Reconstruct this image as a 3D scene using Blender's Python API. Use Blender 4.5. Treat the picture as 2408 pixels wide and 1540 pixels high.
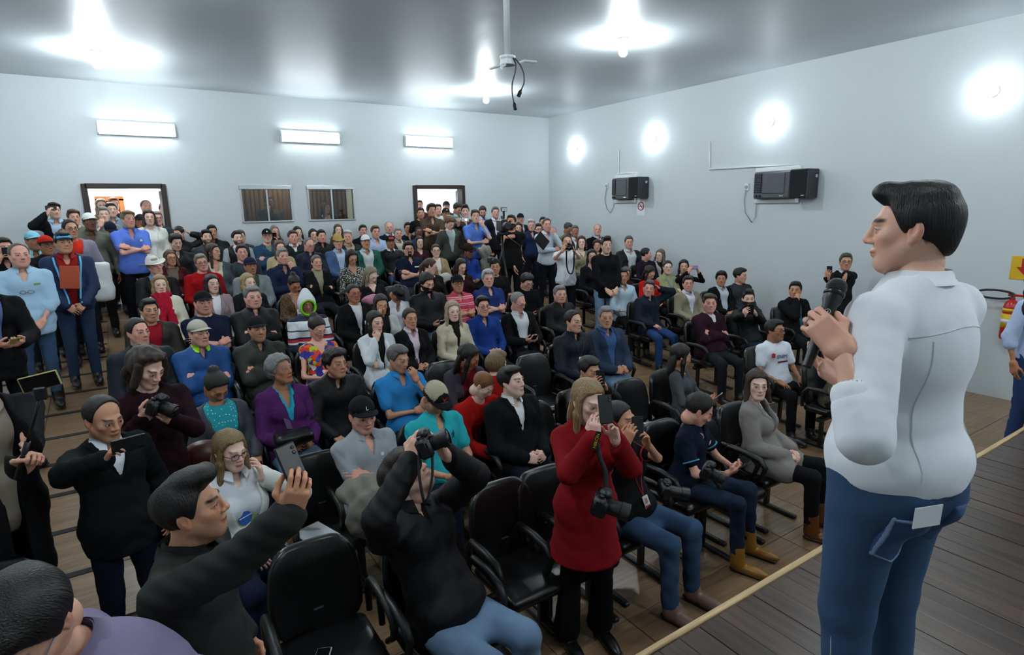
import bpy, math, random
import numpy as np
from mathutils import Matrix, Vector

for _o in list(bpy.data.objects):
    bpy.data.objects.remove(_o)
random.seed(7)
RNG = np.random.RandomState(11)
SC = bpy.context.scene
COL = SC.collection

# ------------------------------------------------------------------ camera
IMG_W, IMG_H = 2408, 1540
FPX, PITCH, YAW, ROLL, CAM_Z = 1376.9, .2048, .5780, -.0174, 2.65
_cy, _sy, _cp, _sp = math.cos(YAW), math.sin(YAW), math.cos(PITCH), math.sin(PITCH)
CF = np.array([_sy*_cp, _cy*_cp, -_sp])
_R0 = np.array([_cy, -_sy, 0.0]); _U0 = np.cross(_R0, CF)
CR = math.cos(ROLL)*_R0 + math.sin(ROLL)*_U0
CU = -math.sin(ROLL)*_R0 + math.cos(ROLL)*_U0
CC = np.array([0.0, 0.0, CAM_Z])
cam_data = bpy.data.cameras.new('camera')
cam_data.sensor_width = 36.0
cam_data.lens = 36.0*FPX/IMG_W
cam_data.clip_start = .05
cam = bpy.data.objects.new('camera', cam_data)
COL.objects.link(cam)
cam.matrix_world = Matrix(((CR[0], CU[0], -CF[0], 0), (CR[1], CU[1], -CF[1], 0), (CR[2], CU[2], -CF[2], CAM_Z), (0, 0, 0, 1)))
SC.camera = cam

# ------------------------------------------------------------------ world, exposure
world = bpy.data.worlds.new('world')
SC.world = world
world.use_nodes = True
world.node_tree.nodes['Background'].inputs[0].default_value = (.75, .85, 1.0, 1)
world.node_tree.nodes['Background'].inputs[1].default_value = 1.0
SC.view_settings.view_transform = 'Standard'
SC.view_settings.look = 'None'
SC.view_settings.gamma = 1.0
SC.view_settings.use_curve_mapping = False
SC.view_settings.exposure = .56
LAMP_WALL, LAMP_BULB, LAMP_TUBE = 50.0, 540.0, 20.0 # emission strengths of the room's lamps and the added bulbs
LAMP_TINT = (.86, .95, 1.0)

# ------------------------------------------------------------------ room constants
X_R, X_L, Y_B, Y_F, Z_C = 9.59, -3.3, 12.80, -3.2, 4.86
STAGE_Z, STAGE_Y = .90, 1.42
RAMP_Y0, RAMP_K = 4.3, .118
def floor_z(y):
    return max(0.0, (min(y, Y_B)-RAMP_Y0)*RAMP_K)

def ray(px, py):
    return CF + CR*(px-IMG_W/2)/FPX - CU*(py-IMG_H/2)/FPX
def at_depth(px, py, d):
    return CC + ray(px, py)*d
def at_y(px, py, y):
    r = ray(px, py); return CC + r*(y/r[1])
def at_x(px, py, x):
    r = ray(px, py); return CC + r*(x/r[0])
def at_z(px, py, z):
    r = ray(px, py); return CC + r*((z-CAM_Z)/r[2])

# ------------------------------------------------------------------ colour + materials
def lin(h):
    if not isinstance(h, str):
        return tuple(h)
    h = h.lstrip('#')
    if len(h) == 3:
        h = ''.join(c*2 for c in h)
    v = [int(h[i:i+2], 16)/255 for i in (0, 2, 4)]
    return tuple(c/12.92 if c <= .04045 else ((c+.055)/1.055)**2.4 for c in v)

MATS = {}
def new_mat(name):
    m = bpy.data.materials.new(name); m.use_nodes = True
    nt = m.node_tree
    b = nt.nodes['Principled BSDF']
    return m, nt, b
def N(nt, typ, **kw):
    n = nt.nodes.new(typ)
    for k, v in kw.items():
        if k.startswith('i_'):
            n.inputs[k[2:].replace('_', ' ')].default_value = v
        else:
            setattr(n, k, v)
    return n
def bump(nt, b, src, strength=.2, dist=.01):
    n = N(nt, 'ShaderNodeBump'); n.inputs['Strength'].default_value = strength; n.inputs['Distance'].default_value = dist
    nt.links.new(src, n.inputs['Height']); nt.links.new(n.outputs[0], b.inputs['Normal'])
def mixc(nt, fac, a, bb, blend='MIX'):
    n = N(nt, 'ShaderNodeMix', data_type='RGBA', blend_type=blend)
    for sock, v in ((n.inputs['Factor'], fac), (n.inputs['A'], a), (n.inputs['B'], bb)):
        pass
    fs, as_, bs = n.inputs[0], n.inputs[6], n.inputs[7]
    for s, v in ((fs, fac), (as_, a), (bs, bb)):
        if hasattr(v, 'links') or isinstance(v, bpy.types.NodeSocket):
            nt.links.new(v, s)
        elif s is fs:
            s.default_value = v
        else:
            s.default_value = (*v[:3], 1)
    return n.outputs[2]
def noise(nt, scale, detail=3, coord='Object', stretch=None, rough=.55):
    tc = N(nt, 'ShaderNodeTexCoord'); n = N(nt, 'ShaderNodeTexNoise')
    n.inputs['Scale'].default_value = scale; n.inputs['Detail'].default_value = detail; n.inputs['Roughness'].default_value = rough
    src = tc.outputs[coord]
    if stretch:
        mp = N(nt, 'ShaderNodeMapping'); mp.inputs['Scale'].default_value = stretch
        nt.links.new(src, mp.inputs[0]); src = mp.outputs[0]
    nt.links.new(src, n.inputs['Vector'])
    return n.outputs[0]
def ramp(nt, src, stops):
    r = N(nt, 'ShaderNodeValToRGB')
    el = r.color_ramp.elements
    while len(el) < len(stops):
        el.new(.5)
    for e, (p, c) in zip(el, stops):
        e.position = p; e.color = (*c[:3], 1)
    nt.links.new(src, r.inputs[0])
    return r.outputs[0]

def crease(nt, scale, stretch=None):
    """soft folds with sharp valleys"""
    tc = N(nt, 'ShaderNodeTexCoord'); n = N(nt, 'ShaderNodeTexNoise'); n.inputs['Scale'].default_value = scale; n.inputs['Detail'].default_value = 2.0; n.inputs['Roughness'].default_value = .4; n.inputs['Distortion'].default_value = 1.1
    mp = N(nt, 'ShaderNodeMapping'); mp.inputs['Scale'].default_value = stretch or (1.0, 1.0, .62); mp.inputs['Rotation'].default_value = (.3, .45, 0)
    nt.links.new(tc.outputs['Object'], mp.inputs[0]); nt.links.new(mp.outputs[0], n.inputs['Vector'])
    a = N(nt, 'ShaderNodeMath', operation='SUBTRACT'); a.inputs[1].default_value = .5; nt.links.new(n.outputs[0], a.inputs[0])
    b_ = N(nt, 'ShaderNodeMath', operation='ABSOLUTE'); nt.links.new(a.outputs[0], b_.inputs[0])
    c = N(nt, 'ShaderNodeMath', operation='POWER'); c.inputs[1].default_value = 1.7; nt.links.new(b_.outputs[0], c.inputs[0])
    return c.outputs[0]
def mat_objcolor(name, rough, var=.25, scale=6, bscale=10, bstr=.75, bdist=.035, spec=.3, stretch=None, sheen=0, crs=False):
    """one procedural fabric shared by many garments: its hue is each object's own colour"""
    if name in MATS:
        return MATS[name]
    m, nt, b = new_mat(name)
    oi = N(nt, 'ShaderNodeObjectInfo')
    ns = noise(nt, scale, 4)
    dark = mixc(nt, 1.0, oi.outputs['Color'], (1-var, 1-var, 1-var), 'MULTIPLY')
    c = mixc(nt, ns, dark, oi.outputs['Color'])
    nt.links.new(c, b.inputs['Base Color'])
    b.inputs['Roughness'].default_value = rough
    b.inputs['Specular IOR Level'].default_value = spec
    if sheen:
        b.inputs['Sheen Weight'].default_value = sheen
    bump(nt, b, crease(nt, bscale, stretch) if crs else noise(nt, bscale, 5, stretch=stretch, rough=.45), bstr, bdist)
    MATS[name] = m
    return m
def mat_hair():
    m, nt, b = new_mat('hair')
    oi = N(nt, 'ShaderNodeObjectInfo')
    st = noise(nt, 120, 4, stretch=(1.5, 1.5, .07))
    c = mixc(nt, ramp(nt, st, [(.32, (0, 0, 0)), (.68, (1, 1, 1))]), mixc(nt, 1.0, oi.outputs['Color'], (.38, .36, .34), 'MULTIPLY'), mixc(nt, 1.0, oi.outputs['Color'], (1.25, 1.22, 1.2), 'MULTIPLY'))
    nt.links.new(c, b.inputs['Base Color']); b.inputs['Roughness'].default_value = .46; b.inputs['Specular IOR Level'].default_value = .4
    bump(nt, b, noise(nt, 150, 3, stretch=(1.5, 1.5, .06)), .55, .012)
    MATS['hair'] = m
    return m
def mat_plain(name, col, rough=.5, metal=0, spec=.5, var=.12, scale=8, bstr=.08, bscale=60, emit=None):
    if name in MATS:
        return MATS[name]
    m, nt, b = new_mat(name)
    c = lin(col)
    out = mixc(nt, noise(nt, scale, 4), tuple(x*(1-var) for x in c), c)
    nt.links.new(out, b.inputs['Base Color'])
    b.inputs['Roughness'].default_value = rough; b.inputs['Metallic'].default_value = metal
    b.inputs['Specular IOR Level'].default_value = spec
    if bstr:
        bump(nt, b, noise(nt, bscale, 3), bstr, .003)
    if emit:
        b.inputs['Emission Color'].default_value = (*lin(emit[0]), 1) if isinstance(emit[0], str) else (*emit[0], 1)
        b.inputs['Emission Strength'].default_value = emit[1]
    MATS[name] = m
    return m
def mat_skin():
    if 'skin' in MATS:
        return MATS['skin']
    m, nt, b = new_mat('skin')
    a = N(nt, 'ShaderNodeAttribute', attribute_name='Col')
    ns = noise(nt, 60, 3)
    c = mixc(nt, ns, mixc(nt, 1.0, a.outputs['Color'], (.9, .87, .86), 'MULTIPLY'), a.outputs['Color'])
    nt.links.new(c, b.inputs['Base Color'])
    b.inputs['Roughness'].default_value = .48
    b.inputs['Specular IOR Level'].default_value = .4
    bump(nt, b, noise(nt, 220, 2), .08, .002)
    MATS['skin'] = m
    return m
CLOTH = mat_objcolor('woven_cloth', .88, var=.12, spec=.14, crs=True, bscale=5.0, bstr=.32, bdist=.05)
KNIT = mat_objcolor('knit_cloth', .95, var=.3, bscale=12, bstr=.6, bdist=.03, spec=.08)
SHELL = mat_objcolor('shell_jacket', .62, var=.2, bscale=6, bstr=.5, bdist=.06, spec=.22, crs=True)
DENIM = mat_objcolor('denim', .9, var=.38, scale=9, bscale=7, bstr=.26, bdist=.04, spec=.2, crs=True)
HAIRM = mat_hair()
PLAST = mat_objcolor('tinted_plastic', .35, var=.05, bscale=80, bstr=.03, bdist=.002, spec=.5)
LEATHER = mat_objcolor('leather', .38, var=.2, bscale=70, bstr=.12, bdist=.004, spec=.5)
SKIN = mat_skin()
COTTON = mat_objcolor('fine_cotton', .75, var=.05, scale=4, bscale=4.2, bstr=.40, bdist=.09, spec=.25, crs=True, sheen=.1)

# ------------------------------------------------------------------ object helpers
def link(o, parent=None):
    COL.objects.link(o)
    if parent is not None:
        o.parent = parent
    return o
def tag(o, label=None, cat=None, group=None, kind=None):
    if label: o['label'] = label
    if cat: o['category'] = cat
    if group: o['group'] = group
    if kind: o['kind'] = kind
    return o
def empty(name, loc=(0, 0, 0), rz=0.0):
    o = bpy.data.objects.new(name, None); o.empty_display_size = .1
    o.location = loc; o.rotation_euler = (0, 0, rz)
    return link(o)
def np_mesh(name, V, Q, mats=(), smooth=True, col=None, mi=None):
    """V (n,3), Q list/array of faces (quads array or list of tuples)"""
    me = bpy.data.meshes.new(name)
    V = np.asarray(V, np.float32)
    if isinstance(Q, np.ndarray):
        k = Q.shape[1]; m = len(Q)
        me.vertices.add(len(V)); me.vertices.foreach_set('co', V.ravel())
        me.loops.add(m*k); me.loops.foreach_set('vertex_index', Q.astype(np.int32).ravel())
        me.polygons.add(m); me.polygons.foreach_set('loop_start', (np.arange(m)*k).astype(np.int32))
        me.update(calc_edges=True)
    else:
        me.from_pydata([tuple(map(float, v)) for v in V], [], [tuple(map(int, q)) for q in Q])
    for mt in mats:
        me.materials.append(mt)
    if mi is not None:
        me.polygons.foreach_set('material_index', np.asarray(mi, np.int32))
    if smooth:
        me.shade_smooth()
    else:
        me.shade_flat()
    if col is not None:
        at = me.color_attributes.new('Col', 'FLOAT_COLOR', 'POINT')
        c4 = np.ones((len(V), 4), np.float32); c4[:, :3] = col
        at.data.foreach_set('color', c4.ravel())
    return me
def obj(name, me, parent=None, color=None, mw=None):
    o = bpy.data.objects.new(name, me)
    if color is not None:
        o.color = (*lin(color), 1)
    if mw is not None:
        o.matrix_local = Matrix(mw) if not isinstance(mw, Matrix) else mw
    return link(o, parent)

class MB:
    """collects simple solids into one mesh"""
    def __init__(self): self.v = []; self.f = []; self.m = []; self.cur = 0
    def mat(self, i): self.cur = i; return self
    def add(self, V, F):
        o = len(self.v); self.v += [tuple(map(float, p)) for p in V]; self.f += [tuple(i+o for i in q) for q in F]; self.m += [self.cur]*len(F)
        return self
    def box(self, c, s, rot=None, bev=0.0):
        sx, sy, sz = [x/2 for x in s]
        if bev <= 0:
            V = [(x, y, z) for x in (-sx, sx) for y in (-sy, sy) for z in (-sz, sz)]
            F = [(0, 1, 3, 2), (4, 6, 7, 5), (0, 4, 5, 1), (2, 3, 7, 6), (0, 2, 6, 4), (1, 5, 7, 3)]
        else:
            b = min(bev, sx*.99, sy*.99, sz*.99); V = []; F = []
            # 24-vertex chamfered box
            idx = {}
            for ix in (-1, 1):
                for iy in (-1, 1):
                    for iz in (-1, 1):
                        for a in range(3):
                            p = [ix*(sx-b), iy*(sy-b), iz*(sz-b)]; p[a] += (ix, iy, iz)[a]*b
                            idx[(ix, iy, iz, a)] = len(V); V.append(tuple(p))
            I = lambda *k: idx[k]
            for s_ in (-1, 1):
                q = [I(s_, -1, -1, 0), I(s_, 1, -1, 0), I(s_, 1, 1, 0), I(s_, -1, 1, 0)]; F.append(q if s_ > 0 else q[::-1])
                q = [I(-1, s_, -1, 1), I(1, s_, -1, 1), I(1, s_, 1, 1), I(-1, s_, 1, 1)]; F.append(q[::-1] if s_ > 0 else q)
                q = [I(-1, -1, s_, 2), I(1, -1, s_, 2), I(1, 1, s_, 2), I(-1, 1, s_, 2)]; F.append(q if s_ > 0 else q[::-1])
            for a_ in (-1, 1):
                for b_ in (-1, 1):
                    q = [I(a_, b_, -1, 0), I(a_, b_, -1, 1), I(a_, b_, 1, 1), I(a_, b_, 1, 0)]; F.append(q if a_*b_ > 0 else q[::-1])
                    q = [I(a_, -1, b_, 0), I(a_, -1, b_, 2), I(a_, 1, b_, 2), I(a_, 1, b_, 0)]; F.append(q[::-1] if a_*b_ > 0 else q)
                    q = [I(-1, a_, b_, 1), I(-1, a_, b_, 2), I(1, a_, b_, 2), I(1, a_, b_, 1)]; F.append(q if a_*b_ > 0 else q[::-1])
            for ix in (-1, 1):
                for iy in (-1, 1):
                    for iz in (-1, 1):
                        q = [I(ix, iy, iz, 0), I(ix, iy, iz, 1), I(ix, iy, iz, 2)]; F.append(q if ix*iy*iz > 0 else q[::-1])
        V = np.array(V, float)
        if rot is not None:
            V = V @ np.array(rot)[:3, :3].T
        return self.add(V+np.array(c), F)
    def tube(self, pts, r, n=8, closed=False, cap=True):
        P = np.array(pts, float); m = len(P)
        rr = np.full(m, r) if np.isscalar(r) else np.array(r, float)
        T = np.gradient(P, axis=0) if not closed else (np.roll(P, -1, 0)-np.roll(P, 1, 0))
        T /= np.linalg.norm(T, axis=1)[:, None]+1e-9
        ref = np.array([0, 0, 1.0]) if abs(T[0][2]) < .9 else np.array([1.0, 0, 0])
        V = []; u = np.cross(T[0], ref); u /= np.linalg.norm(u)
        for i in range(m):
            u = u - T[i]*(u @ T[i]); u /= np.linalg.norm(u)+1e-9; w = np.cross(T[i], u)
            for k in range(n):
                a = 2*math.pi*k/n; V.append(P[i]+rr[i]*(math.cos(a)*u+math.sin(a)*w))
        F = []
        for i in range(m if closed else m-1):
            j = (i+1) % m
            for k in range(n):
                l = (k+1) % n; F.append((i*n+k, i*n+l, j*n+l, j*n+k))
        if cap and not closed:
            F.append(tuple(range(n))[::-1]); F.append(tuple((m-1)*n+k for k in range(n)))
        return self.add(V, F)
    def lathe(self, prof, n=16, c=(0, 0, 0), axis=2, arc=None):
        V = []; m = len(prof); F = []
        for r, z in prof:
            for k in range(n):
                a = 2*math.pi*k/n; p = [r*math.cos(a), r*math.sin(a), z]
                p = p if axis == 2 else ([p[2], p[0], p[1]] if axis == 0 else [p[1], p[2], p[0]])
                V.append(p)
        for i in range(m-1):
            for k in range(n):
                l = (k+1) % n; F.append((i*n+k, i*n+l, (i+1)*n+l, (i+1)*n+k))
        F.append(tuple(range(n))[::-1]); F.append(tuple((m-1)*n+k for k in range(n)))
        return self.add(np.array(V)+np.array(c), F)
    def prism(self, poly, z0, z1, M=None):
        n = len(poly); V = [(x, y, z0) for x, y in poly]+[(x, y, z1) for x, y in poly]
        F = [tuple(range(n))[::-1], tuple(range(n, 2*n))]+[(i, (i+1) % n, n+(i+1) % n, n+i) for i in range(n)]
        V = np.array(V, float)
        if M is not None:
            V = V @ np.array(M)[:3, :3].T + np.array(M)[:3, 3]
        return self.add(V, F)
    def mesh(self, name, mats, smooth=False):
        return np_mesh(name, np.array(self.v), self.f, mats, smooth, mi=self.m if len(mats) > 1 else None)
    def build(self, name, mats, parent=None, smooth=False, color=None, mw=None):
        mats = mats if isinstance(mats, (list, tuple)) else [mats]
        return obj(name, self.mesh(name, mats, smooth), parent, color, mw)

def smooth_by_angle(o, ang=40):
    """smooth faces with crisp edges above the angle"""
    me = o.data if hasattr(o, 'data') else o
    me.shade_smooth()
    try:
        me.set_sharp_from_angle(angle=math.radians(ang))
    except Exception:
        pass
    return o
def copy_tree(o, parent=None, top=None):
    c = o.copy(); COL.objects.link(c); c.parent = parent
    for ch in o.children:
        copy_tree(ch, c)
    return c

# ------------------------------------------------------------------ implicit surfaces -> quads
def vnorm(v):
    v = np.asarray(v, float); return v/(np.linalg.norm(v)+1e-9)
def cone(a, b, ra, rb=None, k=.02, sub=False):
    a = np.asarray(a, float); b = np.asarray(b, float); rb = ra if rb is None else rb
    R = max(ra, rb)
    return dict(t='c', a=a, b=b, ra=ra, rb=rb, k=k, sub=sub, lo=np.minimum(a, b)-R, hi=np.maximum(a, b)+R)
def ell(c, r, k=.02, M=None, sub=False):
    c = np.asarray(c, float); r = np.asarray(r, float)*np.ones(3)
    R = r if M is None else np.sqrt((np.asarray(M)**2) @ (r**2))
    return dict(t='e', c=c, r=r, k=k, M=None if M is None else np.asarray(M, float), sub=sub, lo=c-R, hi=c+R)
def rbox(c, hs, rad, k=.01, M=None, sub=False):
    c = np.asarray(c, float); hs = np.asarray(hs, float)
    R = hs if M is None else np.abs(np.asarray(M)) @ hs
    return dict(t='b', c=c, h=hs, rad=rad, k=k, M=None if M is None else np.asarray(M, float), sub=sub, lo=c-R, hi=c+R)
def surfnet(D, h, org):
    nx, ny, nz = D.shape; s = D < 0
    cs = (nx-1, ny-1, nz-1)
    acc = np.zeros((3, cs[0]*cs[1]*cs[2])); cnt = np.zeros(cs[0]*cs[1]*cs[2])
    quads = []
    for ax in range(3):
        sl0 = [slice(None)]*3; sl1 = [slice(None)]*3; sl0[ax] = slice(0, -1); sl1[ax] = slice(1, None)
        a = s[tuple(sl0)]; b = s[tuple(sl1)]
        ijk = np.array(np.nonzero(a != b))
        if ijk.size == 0:
            continue
        e1, e2 = [(1, 2), (2, 0), (0, 1)][ax]
        ok = (ijk[e1] > 0) & (ijk[e2] > 0) & (ijk[e1] < D.shape[e1]-1) & (ijk[e2] < D.shape[e2]-1)
        ijk = ijk[:, ok]
        nxt = ijk.copy(); nxt[ax] += 1
        d0 = D[tuple(ijk)]; d1 = D[tuple(nxt)]; t = d0/(d0-d1)
        pos = ijk.astype(float); pos[ax] += t
        cells = []
        for o1, o2 in ((-1, -1), (0, -1), (0, 0), (-1, 0)):
            c = ijk.copy(); c[e1] += o1; c[e2] += o2
            fl = np.ravel_multi_index(tuple(c), cs); cells.append(fl)
            for q in range(3):
                acc[q] += np.bincount(fl, pos[q], minlength=acc.shape[1])
            cnt += np.bincount(fl, minlength=acc.shape[1])
        q = np.stack(cells, 1); neg = d0 < 0
        quads.append(np.where(neg[:, None], q, q[:, ::-1]))
    if not quads:
        return np.zeros((0, 3)), np.zeros((0, 4), int)
    used = np.nonzero(cnt)[0]; remap = np.full(acc.shape[1], -1); remap[used] = np.arange(len(used))
    V = (acc[:, used]/cnt[used]).T*h + org
    return V, remap[np.concatenate(quads)]
def sdf_mesh(prims, h, post=None):
    add = [p for p in prims if not p['sub']]
    lo = np.min([p['lo'] for p in add], 0)-2.5*h-.02; hi = np.max([p['hi'] for p in add], 0)+2.5*h+.02
    n = np.maximum(4, np.ceil((hi-lo)/h).astype(int)+1)
    D = np.full(n, .25, np.float32)
    gx = [lo[i]+h*np.arange(n[i]) for i in range(3)]
    for p in prims:
        k = p['k']; pad = k+3*h
        i0 = np.maximum(0, np.floor((p['lo']-pad-lo)/h).astype(int)); i1 = np.minimum(n, np.ceil((p['hi']+pad-lo)/h).astype(int)+1)
        if np.any(i1 <= i0):
            continue
        X = gx[0][i0[0]:i1[0]][:, None, None]; Y = gx[1][i0[1]:i1[1]][None, :, None]; Z = gx[2][i0[2]:i1[2]][None, None, :]
        if p['t'] == 'c':
            a = p['a']; ba = p['b']-a; L = ba @ ba+1e-12
            x = X-a[0]; y = Y-a[1]; z = Z-a[2]
            t = np.clip((x*ba[0]+y*ba[1]+z*ba[2])/L, 0, 1)
            d = np.sqrt((x-t*ba[0])**2+(y-t*ba[1])**2+(z-t*ba[2])**2)-(p['ra']+t*(p['rb']-p['ra']))
        else:
            c = p['c']; x = X-c[0]; y = Y-c[1]; z = Z-c[2]
            if p['M'] is not None:
                M = p['M']
                x, y, z = M[0, 0]*x+M[1, 0]*y+M[2, 0]*z, M[0, 1]*x+M[1, 1]*y+M[2, 1]*z, M[0, 2]*x+M[1, 2]*y+M[2, 2]*z
            if p['t'] == 'e':
                r = p['r']; k0 = np.sqrt((x/r[0])**2+(y/r[1])**2+(z/r[2])**2); k1 = np.sqrt((x/r[0]**2)**2+(y/r[1]**2)**2+(z/r[2]**2)**2)+1e-6
                d = k0*(k0-1)/k1
            else:
                hs = p['h']-p['rad']; qx = np.abs(x)-hs[0]; qy = np.abs(y)-hs[1]; qz = np.abs(z)-hs[2]
                d = np.sqrt(np.maximum(qx, 0)**2+np.maximum(qy, 0)**2+np.maximum(qz, 0)**2)+np.minimum(np.maximum(np.maximum(qx, qy), qz), 0)-p['rad']
        sl = (slice(i0[0], i1[0]), slice(i0[1], i1[1]), slice(i0[2], i1[2]))
        A = D[sl]
        if p['sub']:
            d = -d; hh = np.clip(.5-.5*(d-A)/k, 0, 1); D[sl] = d*(1-hh)+A*hh+k*hh*(1-hh)
        else:
            hh = np.clip(.5+.5*(d-A)/k, 0, 1); D[sl] = d*(1-hh)+A*hh-k*hh*(1-hh)
    if post is not None:
        D = post(gx[0][:, None, None], gx[1][None, :, None], gx[2][None, None, :], D)
    D[0] = D[-1] = .2; D[:, 0] = D[:, -1] = .2; D[:, :, 0] = D[:, :, -1] = .2
    return surfnet(D, h, lo)
def join_vq(parts):
    Vs, Qs, o = [], [], 0
    for V, Q in parts:
        Vs.append(V); Qs.append(Q+o); o += len(V)
    return np.concatenate(Vs), np.concatenate(Qs)
def wob(X, Y, Z, f, s=0.0):
    return np.sin(f*X+1.7*np.sin(.6*f*Z+s)+s)*np.sin(f*.9*Y+1.3*np.sin(.7*f*X+2*s))*np.sin(f*.8*Z+1.1*np.sin(.8*f*Y)+3*s)

# ================================================================== people: heads, hair, hands
def head_prims(fem=0, fat=0.0, fine=False):
    j = 1.0-.07*fem+.10*fat
    P = [ell((0, -.018, .034), (.076, .098, .087), .02),
         ell((0, .028, -.035), (.062*j, .064, .084), .03),
         ell((0, .068, -.095), (.027*j, .022, .020), .028)]
    for s in (-1, 1):
        P += [cone((s*.054*j, .002, -.048), (s*.022*j, .058, -.097), .020, .017, .028),
              ell((s*.042*j, .056, -.014), (.022, .022, .019), .022)]
    P += [cone((-.034, .080, .027), (.034, .080, .027), .012, None, .02)]
    for s in (-1, 1):
        P += [ell((s*.032, .104, .006), (.017, .017, .0125), .012, sub=True),
              ell((s*.0315, .0765, .0055), (.0165, .0145, .0115), .005)]
    if fine:
        for s in (-1, 1):
            P += [ell((s*.0318, .0945, .0045), (.0135, .0085, .0048), .0015, np.array(Matrix.Rotation(-s*.25, 3, 'Z')), sub=True)]
    P += [cone((0, .091, .018), (0, .107, -.020), .0085, .0110, .014),
          ell((0, .1065, -.025), (.0125, .0115, .0100), .009)]
    for s in (-1, 1):
        P += [ell((s*.0130, .097, -.029), (.0088, .011, .008), .007)]
    P += [ell((0, .0885, -.0555), (.023, .0115, .0068), .009), ell((0, .087, -.0675), (.0195, .0125, .0075), .009)]
    if not fem:
        P += [cone((0, .06, -.10), (0, .03, -.115), .014, .02, .03)]
    for s in (-1, 1):
        M = np.array(Matrix.Rotation(s*.30, 3, 'Z') @ Matrix.Rotation(.18, 3, 'X'))
        P += [ell((s*.0800, -.013, -.004), (.0090, .0195, .031), .005, M),
              ell((s*.0880, -.006, .003), (.0075, .0105, .0185), .003, M, sub=True), ell((s*.0815, -.014, .002), (.003, .006, .013), .003, M), ell((s*.079, -.004, -.030), (.006, .008, .009), .005)]
    P += [cone((0, -.022, -.05), (0, -.028, -.095), .054-.008*fem+.008*fat, .057-.009*fem+.008*fat, .03)]
    return P
HEADS = {}
def head_vq(h, fem, fat):
    key = (h, fem, round(fat*2)/2)
    if key not in HEADS:
        HEADS[key] = sdf_mesh(head_prims(fem, key[2], h < .004), h)
    return HEADS[key]

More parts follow.
